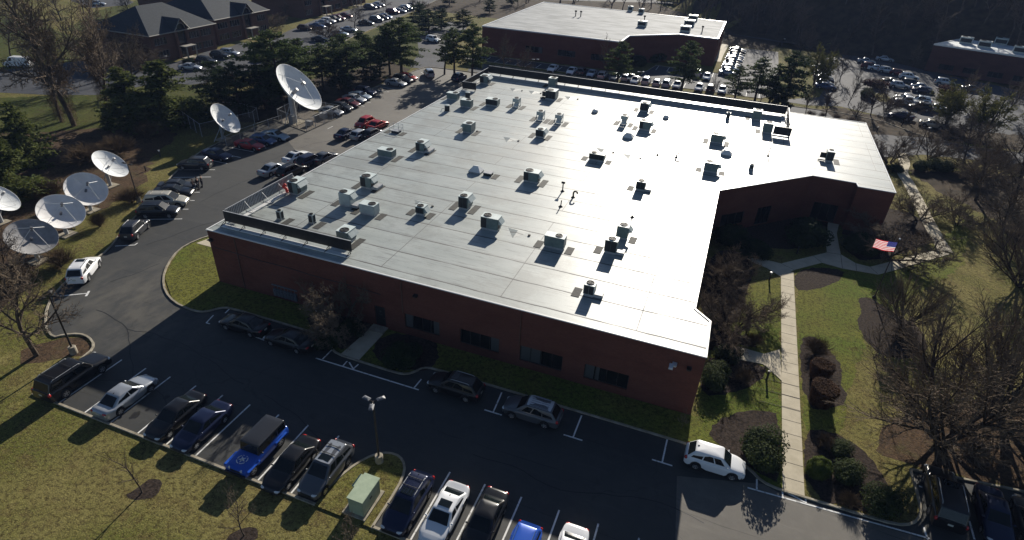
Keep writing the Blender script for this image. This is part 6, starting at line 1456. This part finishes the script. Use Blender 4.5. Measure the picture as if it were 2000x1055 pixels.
proto('pine_broad', *pine(9, 10, 5.2, base=.08, dens=1.0), 'bark_dark', 'pine_dark')
proto('pine_dark', *pine(14, 9, 3.6, base=.1, dens=1.1), 'bark_dark', 'pine_dark')
proto('spruce', *pine(10, 9, 3.2, base=.03, shape='spruce', droop=.25, dens=.9), 'bark_dark', 'spruce')
proto('spruce2', *pine(12, 8, 3.0, base=.03, shape='spruce', droop=.2, dens=.9), 'bark_dark', 'spruce')
def bushm(seed, n, leaf, flat=.8, lumps=7, top=False):
    rng = random.Random(seed); mb = MB(); L = []
    for i in range(lumps):
        a = rng.uniform(0, 6.28); r = rng.uniform(.0, .62); L.append((Vector((r*math.cos(a), r*math.sin(a), rng.uniform(.35, .62)*flat)), rng.uniform(.3, .52)))
    L.append((Vector((0, 0, .45*flat)), .62))
    for i in range(n):
        c, r = L[rng.randrange(len(L))]; d = rvec(rng); k = rng.random()**.3
        p = c+Vector((d.x*r*k, d.y*r*k, d.z*r*k*flat))
        if p.z < .02: p.z = rng.uniform(.02, .2)
        leafq(mb, p, (d+rvec(rng)*.8+Vector((0, 0, .35))).normalized(), leaf*rng.uniform(.6, 1.3), rng, .6)
    st = MB()
    for k in range(5):
        a = k*1.25; st.tube([(0, 0, -.1), (.3*math.cos(a), .3*math.sin(a), .3*flat), (.5*math.cos(a), .5*math.sin(a), .55*flat)], [.03, .02, .01], 4)
    return st, mb
def ballm(seed, n, leaf, barrel=False):
    rng = random.Random(seed); mb = MB()
    for i in range(n):
        d = rvec(rng); d.z = abs(d.z)*.9 if not barrel else d.z; k = rng.uniform(.8, 1.02)
        if barrel:
            a = rng.uniform(0, 6.28)
            if rng.random() < .6: zz = rng.uniform(.02, .97); kk = k*(1+.08*math.sin(a*3+zz*4)*math.sin(a*5+1))*(.72+.36*zz**.6)+rng.uniform(-.05, .05); p = Vector((.5*math.cos(a)*kk, .5*math.sin(a)*kk, zz)); d = Vector((math.cos(a), math.sin(a), .2))
            else: r = .52*math.sqrt(rng.random()); p = Vector((r*math.cos(a), r*math.sin(a), .9+.16*rng.random()*k)); d = Vector((0, 0, 1))
        else: k *= 1+.09*math.sin(d.x*7+1)*math.sin(d.y*8)+.05*math.sin(d.z*13+d.x*5); p = Vector((d.x*.5*k, d.y*.5*k, .05+d.z*.8*k))
        leafq(mb, p, (d+rvec(rng)*.55).normalized(), leaf*rng.uniform(.6, 1.3), rng, .6)
    st = MB()
    for k in range(4): a = k*1.57; st.tube([(0, 0, -.1), (.25*math.cos(a), .25*math.sin(a), .6)], [.03, .01], 4)
    return st, mb
def twigbush(seed, n=260):
    rng = random.Random(seed); tr, cr = MB(), MB()
    for k in range(16):
        a = rng.uniform(0, 6.28); t = rng.uniform(.1, 1.0); d = Vector((math.cos(a)*t, math.sin(a)*t, 1)).normalized()
        p = Vector((0, 0, -.05)); q = p+d*.5; tr.tube([p, q], [.02, .012], 4, cap=False)
        for j in range(n//16):
            d2 = (d+rvec(rng)*.7).normalized(); m = p+d*rng.uniform(.15, .5); e = m+d2*rng.uniform(.25, .6); e2 = e+(d2+rvec(rng)*.6).normalized()*.2
            cr.tube([m, e, e2], [.008, .005, .003], 3, cap=False)
            for z in range(2): cr.tube([m.lerp(e, rng.random()), e+rvec(rng)*.2], [.004, .003], 3, cap=False)
    return tr, cr
for k in range(3): PR[f'rhodo{k}'] = tuple(m.mesh(n_, MT[q], False) for m, n_, q in zip(bushm(30+k, 7500, .04), ('stem', 'foliage'), ('bark_dark', 'rhodo')))+(.95,)
PR['darkbush'] = tuple(m.mesh(n_, MT[q], False) for m, n_, q in zip(bushm(40, 6500, .045), ('stem', 'foliage'), ('bark_dark', 'pine_dark')))+(.95,)
PR['redbush'] = tuple(m.mesh(n_, MT[q], False) for m, n_, q in zip(bushm(44, 2200, .06), ('stem', 'foliage'), ('bark_dark', 'redleaf')))+(.95,)
PR['ball'] = tuple(m.mesh(n_, MT[q], False) for m, n_, q in zip(ballm(50, 7000, .03), ('stem', 'foliage'), ('bark_dark', 'box')))+(.9,)
PR['barrel'] = tuple(m.mesh(n_, MT[q], False) for m, n_, q in zip(ballm(52, 8000, .03, True), ('stem', 'foliage'), ('bark_dark', 'hedge_brown')))+(1.0,)
PR['twigbush'] = tuple(m.mesh(n_, MT[q], False) for m, n_, q in zip(twigbush(60), ('stem', 'twigs'), ('bark', 'twig')))+(.95,)
PR['brownbush'] = tuple(m.mesh(n_, MT[q], False) for m, n_, q in zip(twigbush(64, 420), ('stem', 'twigs'), ('bark', 'vine')))+(.95,)
def plant(kind, x, y, h, wide, label, name='bare_tree', cat='tree', group=None, z=0.0, lean=None):
    """set a plant of a kind at world x, y: h tall, width factor against its natural proportions"""
    a, b, nat = PR[kind]; s = h/nat
    o = empty(name, (x, y, z), RNG.uniform(0, 6.28)); tag(o, label, cat, group)
    sq = RNG.uniform(.88, 1.13)
    if h > 4 and not lean: lean = (RNG.uniform(-.05, .05), RNG.uniform(-.05, .05))
    for me in (a, b):
        c = link(me.name.split('.')[0], me, o); c.scale = (s*wide*sq*(1.5 if 'pine' in kind else 1.35 if 'spruce' in kind else 1), s*wide/sq*(1.5 if 'pine' in kind else 1.35 if 'spruce' in kind else 1), s)
    if lean: o.rotation_euler = (lean[0], lean[1], o.rotation_euler[2])
    return o
def tp(kind, bx, by, ytop, wide, label, name='bare_tree', cat='tree', group=None, h=None):
    p = P(bx, by); zz = hill(p.x, p.y); return plant(kind, p.x, p.y, h or HT(bx, by, ytop), wide, label, name, cat, group, zz)
# --- right foreground
tp('vase', 1836, 862, 0, 1.15, 'big spreading bare tree with many stems right of the path', h=12.5)
tp('vase', 1962, 836, 0, 1.0, 'bare tree with a leaning trunk at the right edge', h=12.5)
tp('oak2', 1972, 420, 0, 1.0, 'tall bare tree at the right edge beyond the far path', h=15)
tp('vase', 1990, 560, 0, 1.0, 'bare tree at the right edge between the path and the near trees', h=10)
tp('crab', 1737, 318, 0, 1.15, 'small bare crab tree behind the right wing, left of the path', h=5.6)
tp('crab', 1815, 308, 0, 1.1, 'small bare crab tree over two evergreen shrubs behind the right wing', h=5.4)
tp('crab', 1728, 505, 0, 1.45, 'wide dense bare crab tree hiding the entrance corner', h=5.2)
tp('crab_brown', 1794, 430, 0, 1.3, 'bare crab tree over the bend of the right hand path', h=5.0)
tp('crab', 1425, 655, 0, 1.25, 'dense twiggy tree close to the right end wall', h=4.6)
tp('crab_brown', 1468, 628, 0, 1.05, 'arching bare tree nearest the left side of the main path', h=4.0)
tp('crab', 1408, 560, 0, 1.1, 'bare tree in the corner bed beside the right end wall', h=4.5)
tp('sapling2', 1706, 700, 0, 1.2, 'small bare tree in the mulch bed right of the lawn', h=5.5)
tp('vase', 1760, 640, 0, .8, 'bare young tree behind the flagpole', h=7)
tp('sapling2', 1330, 838, 0, .9, 'tiny bare tree at the right front corner of the building', h=2.6)
# --- front wall
tp('crab_brown', 664, 645, 0, .95, 'brown bare tree against the front wall left of the door', h=6.9)
# --- left foreground
tp('oak', 72, 694, 0, 1.0, 'bare tree with rough base beside the brown lamp post', h=11.5)
tp('sapling', 277, 962, 0, .9, 'slender leafless sapling in a mulch ring on the front lawn', h=6)
tp('sapling2', 478, 1046, 0, 1.0, 'bushy leafless sapling at the lower edge of the front lawn', h=5)
tp('sapling2', 690, 1080, 0, 1.0, 'leafless sapling rising from the lower edge below the green box', h=4.4)
for x, y, h, w, lb in ((258, 395, 1.9, 1.3, 'brown twiggy shrub at the foot of the dark lamp post'), (195, 443, 1.8, .8, 'small brown shrub alone on the verge below the dishes'), (232, 300, 2.6, 1.5, 'large brown thicket above the half shaded dish'), (170, 318, 2.6, 1.5, 'brown thicket above the topmost grey dish'), (100, 388, 2.2, 1.3, 'brown thicket between the grey dishes and the spruce'), (296, 268, 2.4, 1.4, 'brown thicket at the foot of the left conifers'), (30, 560, 2.4, 1.3, 'brown scrub below the lowest grey dish'), (120, 520, 2.0, 1.2, 'brown scrub right of the lowest grey dish')):
    tp('brownbush', x, y, 0, w, lb, 'brown_shrub', 'shrub', None, h)
tp('oak2', 18, 560, 0, .8, 'bare tree in front of the lowest grey dish at the left edge', h=7)
# --- vine clad pair at upper left
def vine_tree(bx, by, h, label, seed, wide):
    o = tp('oak', bx, by, 0, wide, label, h=h); rng = random.Random(seed); m = MB()
    k = h/10
    for i in range(4200):
        z = rng.random()**.8*h*.55; a = rng.uniform(0, 6.28); r = rng.uniform(.1, .75)*(1+z/h*1.6)
        p = Vector((r*math.cos(a), r*math.sin(a), z)); e = p+(rvec(rng)+Vector((0, 0, -.5)))*rng.uniform(.15, .5); m.tube([p, p.lerp(e, .5)+rvec(rng)*.08, e], [.014, .012, .008], 3, cap=False)
    m.build('vine', MT['vine'], o); return o
vine_tree(146, 246, 27, 'tall forked bare tree hung with dry vines at upper left', 1, .85)
vine_tree(212, 232, 24, 'tall bare tree with shaggy vines right of the forked one', 2, .7)
vine_tree(120, 238, 21, 'leaning vine hung tree left of the tall forked one', 3, .6)
# --- conifers at left
for k, x, y, h, w, lb in (('spruce', 62, 322, 9, 1.0, 'dark green spruce at the left edge above the dishes'), ('spruce2', 35, 392, 8, 1.1, 'large spruce lowest at the left edge'), ('spruce2', 0, 330, 7, 1.0, 'spruce cut by the left edge of the picture'), ('spruce', 268, 248, 10, 1.3, 'olive green conifer, left of two between the dishes and the road'), ('spruce2', 338, 240, 10.5, 1.35, 'olive green conifer, right of two between the dishes and the road'), ('spruce2', 215, 250, 3.4, 1.0, 'small conifer at the feet of the vine hung trees'), ('spruce2', 395, 246, 4.5, 1.0, 'small conifer left of the second dish')):
    tp(k, x, y, 0, w, lb, 'spruce_tree', 'tree', 'conifers at the left', h)
for k, x, y, h, w, lb in (('pine_broad', 470, 226, 9.2, 1.0, 'broad dark pine behind the second dish'), ('pine', 552, 206, 13.5, 1.05, 'tall bright topped pine left of the huge dish'), ('pine_dark', 520, 214, 8, 1.0, 'dark pine between the broad pine and the huge dish'), ('pine_thin', 632, 178, 9.5, 1.1, 'thin pine behind the huge dish rim'), ('pine2', 682, 168, 10.5, 1.1, 'pine above the middle of the parked row beyond the dish'), ('pine_thin', 655, 158, 9, 1.1, 'thin pine between two pines above the parked row'), ('pine_thin', 742, 150, 9, 1.0, 'thin pine above the gap in the parked row'), ('pine', 784, 142, 12, .95, 'large layered pine at the end of the parked row'),
                          ('pine_dark', 838, 66, 7, 1.1, 'dark round pine beside the side road'), ('pine_dark', 862, 56, 6, 1.1, 'dark pine right of the round one by the side road'), ('pine_thin', 888, 152, 11, 1.0, 'pine left of the pair at the far left roof corner'), ('pine', 922, 150, 11.5, .85, 'pine right of the pair at the far left roof corner'), ('pine_dark', 905, 58, 6, 1.0, 'dark pine before the left end of the back building'), ('pine_dark', 956, 26, 5, 1.0, 'small dark pine at the far corner of the back building'), ('pine_dark', 1000, 10, 5, 1.0, 'small dark pine at the top behind the back building'), ('pine_dark', 878, 10, 6, 1.0, 'dark pine at the top edge left of the back building')):
    tp(k, x, y, 0, w, lb, 'pine_tree', 'tree', 'pines beyond the drive', h)
for k, x, y, h, w, lb in (('pine2', 1205, 166, 9.5, .85, 'pine in front of the back building notch, left of two'), ('pine2', 1330, 180, 11, .95, 'pine in front of the back building, right of two'), ('pine_thin', 1432, 208, 8.5, 1.0, 'pine leftmost of the dark group behind the roof end'), ('pine_thin', 1470, 212, 10.5, 1.0, 'pine in the middle of the dark group behind the roof end'), ('pine_dark', 1524, 216, 12, .8, 'tall dark pine rightmost of the group behind the roof end'), ('pine_thin', 1500, 208, 9, .9, 'thin pine between the middle and the tall dark one')):
    tp(k, x, y, 0, w, lb, 'pine_tree', 'tree', 'pines behind the rear screen', h)
# --- bare trees farther off
for k, x, y, h, w, lb in (('oak2', 20, 110, 11, .9, 'dark bare tree on the lawn above the white van'), ('oak2', 692, 56, 8.5, 1.0, 'bare tree on the corner island of the office lot'), ('crab_brown', 818, 20, 5, 1.0, 'small bare tree at the far kerb of the office lot'), ('oak2', 755, 20, 8, .8, 'bare tree among the far cars of the office lot'), ('oak', 985, 140, 9.5, .8, 'bare brown tree before the left end of the back building'), ('slim', 1184, 150, 10, 1.0, 'bare tree standing out against the pale back roof'), ('slim', 1392, 192, 6, .9, 'thin bare tree in front of the last cars of the rear row'), ('oak2', 255, 30, 8, 1.0, 'dark bare tree behind the brick offices, left'), ('oak2', 322, 8, 8, 1.0, 'bare tree on the green lawn behind the brick offices'), ('oak', 240, 112, 9.5, 1.1, 'bare brown tree against the end wall of the nearest brick office'), ('oak2', 275, 122, 8, 1.0, 'dark bare tree at the left corner of the nearest brick office'), ('crab', 520, 60, 6, 1.2, 'dark bare bush tree between two brick offices'), ('oak2', 560, 42, 7, 1.1, 'dark bare tree left of the third brick office'), ('crab', 640, 72, 4.6, 1.3, 'dark bare shrubby tree on the office lot edge'), ('oak', 455, 50, 8, .7, 'bare tree at the second office entrance'),
                          ('slim', 1573, 222, 7, .9, 'slim bare tree nearest behind the roof, left of two'), ('slim', 1612, 230, 9, .9, 'tall slim bare tree behind the roof, right of two'), ('slim', 1656, 206, 9.5, .9, 'slim bare tree standing on the grass bank'), ('slim', 1667, 240, 8, 1.0, 'slim bare tree with wide low boughs at the roof end'), ('slim', 1620, 122, 8, .9, 'bare tree at the entrance of the far road'), ('olive', 1590, 166, 10, 1.0, 'olive tinted tree behind the short car column'), ('olive', 1846, 244, 9, 1.2, 'yellow green tree in front of the right lot, left of two'), ('olive', 1912, 272, 10, 1.25, 'yellow green tree at right, taller of the two'), ('crab', 1729, 217, 5.2, .9, 'dark tree with a leaning trunk on the grass bank of the right lot'),
                          ('oak2', 1990, 300, 9, 1.0, 'bare tree at the right edge beside the back road'), ('crab_brown', 1862, 262, 4.6, 1.3, 'brown bare tree beside the back road kerb'), ('crab_brown', 1950, 340, 5, 1.3, 'brown bare tree right of the evergreen shrubs')):
    tp(k, x, y, 0, w, lb, 'bare_tree', 'tree', 'bare trees around the lots', h)
for k, x, y, h, w, lb in (('oak', 190, 160, 15, .9, 'bare tree behind the vine hung trees on the office road verge'), ('oak', 262, 175, 13, 1.0, 'bare tree between the vine hung trees and the nearest office'), ('crab_brown', 255, 140, 7, 1.4, 'broad brown shrub tree at the end wall of the nearest office'), ('crab', 225, 120, 7, 1.4, 'broad dark shrub tree left of the nearest office'), ('oak', 95, 130, 16, .8, 'tall bare tree above the white van'), ('oak', 40, 60, 12, .9, 'bare tree on the far lawn at the upper left'), ('oak2', 120, 40, 12, .9, 'bare tree on the far lawn left of the office roofs'), ('oak', 165, 28, 11, .9, 'bare tree at the top beyond the office lane'),
                          ('oak', 1905, 392, 12, 1.0, 'dense bare tree left of the tall one at the right edge'), ('oak', 1950, 470, 11, 1.0, 'dense bare tree at the right edge below the tall one'), ('oak2', 1880, 322, 10, 1.0, 'bare tree between the back road and the right thicket'), ('oak', 2010, 350, 13, 1.0, 'bare tree cut by the right edge near the back road'), ('crab_brown', 1905, 350, 5, 1.5, 'low brown tree in the thicket at right'), ('crab_brown', 1990, 440, 5, 1.5, 'low brown tree under the tall one at the right edge'), ('crab_brown', 1870, 440, 4.5, 1.3, 'low brown tree right of the far path'),
                          ('slim', 1700, 226, 8, 1.2, 'slim bare tree on the grass bank by the navy sedan'), ('oak2', 1760, 246, 8, .9, 'bare tree at the near kerb of the back road'), ('oak', 1880, 210, 9, 1.0, 'bare tree between the two yellow green trees'), ('oak', 1960, 230, 10, 1.1, 'bare tree right of the yellow green pair'), ('slim', 1640, 160, 9, 1.0, 'slim bare tree in the middle of the right lot'), ('oak2', 1560, 108, 9, 1.1, 'bare tree on the grass between the two far lots'), ('oak2', 1800, 112, 10, 1.0, 'bare tree left of the far right building'), ('oak', 1780, 132, 7, 1.0, 'low bare tree at the top of the right lot'),
                          ('oak2', 1452, 64, 10, 1.0, 'bare tree behind the right end of the back building'), ('oak', 1020, 152, 8, .9, 'bare tree by the lamp post left of the back row')):
    tp(k, x, y, 0, w, lb, 'bare_tree', 'tree', 'bare trees around the lots', h)
for k, x, y, h, w, lb in (('pine2', 600, 188, 11, 1.0, 'pine half hidden by the rim of the huge dish'), ('pine_dark', 575, 168, 9, 1.1, 'dark pine behind the tall bright topped pine'), ('pine', 710, 140, 9, .9, 'pine standing back on the lawn above the parked row'), ('pine_dark', 665, 176, 6, 1.0, 'low dark pine at the row beyond the dish'), ('pine_dark', 725, 160, 6, 1.0, 'low dark pine before the gap in the parked row'), ('pine_broad', 430, 205, 8, .8, 'broad dark pine left part of the clump behind the second dish'), ('pine2', 762, 146, 10, .9, 'pine just left of the large layered pine'), ('pine_dark', 820, 52, 7, 1.0, 'dark pine left of the round one by the side road'), ('pine2', 530, 190, 11, .9, 'pine between the dark clump and the bright topped pine'), ('pine_thin', 868, 146, 9, .9, 'thin pine left of the pair at the roof corner')):
    tp(k, x, y, 0, w, lb, 'pine_tree', 'tree', 'pines beyond the drive', h)
# --- shrubs
for k, x, y, h, w, nm, lb in (('rhodo0', 1482, 888, 2.6, .95, 'evergreen_shrub', 'large rounded evergreen shrub right of the small white crossover'), ('ball', 1597, 922, 1.6, 1.05, 'clipped_shrub', 'bright green clipped ball shrub right of the path end'), ('rhodo1', 1650, 930, 1.5, 1.2, 'evergreen_shrub', 'low evergreen shrub right of the clipped ball'), ('rhodo2', 1725, 990, 1.8, 1.15, 'evergreen_shrub', 'evergreen shrub at the rounded kerb corner, lower right'), ('rhodo1', 1640, 880, 1.0, 1.4, 'evergreen_shrub', 'low dark groundcover shrub behind the clipped ball'), ('brownbush', 1610, 870, .9, 1.3, 'brown_shrub', 'brown dead shrub at the head of the lower right bed'), ('brownbush', 1655, 985, .9, 1.2, 'brown_shrub', 'reddish dry shrub left of the kerb corner evergreen'),
                              ('brownbush', 1592, 693, 1.8, .95, 'barrel_shrub', 'loose brown twiggy shrub, topmost of three in a row'), ('barrel', 1598, 738, 1.6, 1.1, 'barrel_shrub', 'brown clipped shrub, middle of three in a row'), ('barrel', 1600, 788, 1.9, 1.1, 'barrel_shrub', 'brown clipped shrub, lowest and largest of three in a row'),
                              ('darkbush', 785, 708, 2.3, 1.0, 'evergreen_shrub', 'dark shrub right of the front door step path'), ('darkbush', 650, 668, 2.0, 1.1, 'evergreen_shrub', 'dark shrub left of the front door step path'), ('darkbush', 690, 648, 1.6, 1.0, 'evergreen_shrub', 'small dark shrub close to the front door'), ('darkbush', 1430, 478, 3.0, 1.0, 'evergreen_shrub', 'dark evergreen in the inner corner of the courtyard'), ('darkbush', 1570, 470, 3.4, 1.2, 'evergreen_shrub', 'big dark evergreen left of the entrance path'), ('darkbush', 1680, 490, 2.6, 1.2, 'evergreen_shrub', 'dark evergreen right of the entrance path'), ('darkbush', 1475, 500, 2.2, 1.1, 'evergreen_shrub', 'dark evergreen beside the left branch of the path'),
                              ('rhodo2', 1385, 640, 1.7, .9, 'evergreen_shrub', 'glossy evergreen at the notch of the right end wall'), ('rhodo0', 1392, 752, 2.0, 1.0, 'evergreen_shrub', 'evergreen shrub against the right front corner'), ('brownbush', 1450, 745, 1.3, 1.1, 'brown_shrub', 'brown shrub in the bed below the side path'), ('brownbush', 1470, 672, 1.2, 1.2, 'brown_shrub', 'brown shrub in the bed above the side path'), ('darkbush', 1420, 700, 1.6, 1.1, 'evergreen_shrub', 'dark shrub at the wall end of the side path'), ('rhodo1', 1505, 905, 1.1, 1.0, 'evergreen_shrub', 'small evergreen at the foot of the large rounded shrub'),
                              ('rhodo1', 1796, 332, 2.0, 1.1, 'evergreen_shrub', 'evergreen shrub right of the upper path, left of two'), ('rhodo0', 1840, 334, 2.2, 1.2, 'evergreen_shrub', 'evergreen shrub right of the upper path, right of two'), ('darkbush', 1746, 335, 1.5, 1.0, 'evergreen_shrub', 'low dark shrub left of the upper path'), ('darkbush', 1243, 128, 3, 1.1, 'evergreen_shrub', 'dark round shrub at the notch of the back building'), ('darkbush', 1275, 118, 3, 1.6, 'evergreen_shrub', 'dark shrub mass along the back building wall'), ('redbush', 1708, 172, 2.6, 1.4, 'red_leaved_shrub', 'dull red shrub on the island of the right lot'), ('rhodo0', 1690, 190, 2.2, 1.1, 'clipped_shrub', 'dark green flat topped shrub by the right lot island'), ('redbush', 1850, 190, 3, 1.3, 'red_leaved_shrub', 'dull red shrub behind the yellow green trees'),
                              ('darkbush', 372, 122, 1.2, 1.6, 'evergreen_shrub', 'low evergreen along the nearest brick office'), ('brownbush', 1760, 660, 1.2, 1.5, 'brown_shrub', 'brown scrub in the middle of the mulch bed'), ('brownbush', 1900, 880, 1.0, 1.8, 'brown_shrub', 'brown scrub among leaf litter at lower right'), ('brownbush', 1800, 470, 1.2, 1.4, 'brown_shrub', 'brown scrub inside the bend of the right hand path')):
    tp(k, x, y, 0, w, lb, nm, 'shrub', None, h)
for i, x in enumerate((1584, 1604, 1634, 1660)):
    p = P(x, 226+ (x-1584)*.16); plant('twigbush', p.x, p.y, 1.1, 1.5, ('brown twiggy hedge clump leftmost behind the roof edge', 'brown twiggy hedge clump second behind the roof edge', 'brown twiggy hedge clump third behind the roof edge', 'brown twiggy hedge clump rightmost behind the roof edge')[i], 'hedge_clump', 'shrub', 'hedge clumps behind the roof')
# --- the woods behind: single trees at their edge, then one mass
er = random.Random(5)
edge = [(1012, 12, 12), (1290, 22, 14), (1258, 14, 9), (1400, 34, 13), (1440, 40, 15), (1492, 52, 15), (1520, 62, 14), (1560, 66, 16), (1595, 74, 15), (1668, 92, 13), (1700, 100, 15), (1740, 106, 13), (1790, 112, 14), (1350, 18, 14), (1130, 2, 12), (1200, 4, 13)]
side = ['leftmost', 'second', 'third', 'fourth', 'fifth', 'sixth', 'seventh', 'eighth', 'ninth', 'tenth', 'eleventh', 'twelfth', 'thirteenth', 'fourteenth', 'fifteenth', 'rightmost']
for i, (x, y, h) in enumerate(sorted(edge)):
    tp('pole_tree', x, y, 0, er.uniform(.9, 1.3), f'bare tree at the woods edge along the top, {side[i]} of sixteen', 'bare_tree', 'tree', 'trees at the edge of the woods', h)
def woods():
    tr, cr = bare(77, 15, .3, 8, (8, 5, 4), (.75, .75, .75), (.02, .06, .04), .2, ratio=(.4, .55, .5, .5), minr=.025)
    one = MB(); one.join(tr, 0); one.join(cr, 0)
    v = np.array(one.v); f = np.array([q for q in one.f if len(q) == 4]); rng = random.Random(9); V = []; Fc = []; off = 0
    pos = []
    while len(pos) < 420:
        x = rng.uniform(-40, 230); y = hill_foot(x)+rng.uniform(-3, 140)*rng.random()**.6
        if y < 380: pos.append((x, y, hill(x, y)))
    while len(pos) < 570:
        x = rng.uniform(-190, 0); y = rng.uniform(232, 420)
        if y > 236 and hill(x, y) < .3: pos.append((x, y, 0))
    for x, y, z in pos:
        a = rng.uniform(0, 6.28); s = rng.uniform(.75, 1.25); c, q = math.cos(a), math.sin(a)
        w = v*np.array([s*1.1, s*1.1, s]); w = np.stack([w[:, 0]*c-w[:, 1]*q+x, w[:, 0]*q+w[:, 1]*c+y, w[:, 2]+z], 1); V.append(w); Fc.append(f+off); off += len(v)
    V = np.concatenate(V); Fc = np.concatenate(Fc); me = bpy.data.meshes.new('woods'); me.vertices.add(len(V)); me.vertices.foreach_set('co', V.ravel().astype('f'))
    me.loops.add(Fc.size); me.loops.foreach_set('vertex_index', Fc.ravel().astype('i')); me.polygons.add(len(Fc)); me.polygons.foreach_set('loop_start', np.arange(0, Fc.size, 4, dtype='i'))
    me.update(calc_edges=True); me.validate(); me.materials.append(MT['twig_dark'])
    tag(link('far_woods', me), 'dense leafless woods filling the hillside at the top right', 'woods', None, 'stuff')
woods()
# ================================================================== AIR
hz = MB(); hz.box(-475, -48, -4.5, 345, 610, 98)
hm = bpy.data.materials.new('thin_air'); hm.use_nodes = True; t_ = hm.node_tree; t_.nodes.remove(t_.nodes['Principled BSDF'])
pv = t_.nodes.new('ShaderNodeVolumePrincipled'); pv.inputs['Color'].default_value = (.4, .56, 1, 1); pv.inputs['Density'].default_value = .00013; pv.inputs['Anisotropy'].default_value = 0
t_.links.new(pv.outputs[0], t_.nodes['Material Output'].inputs['Volume'])
tag(hz.build('haze', hm), kind='stuff')
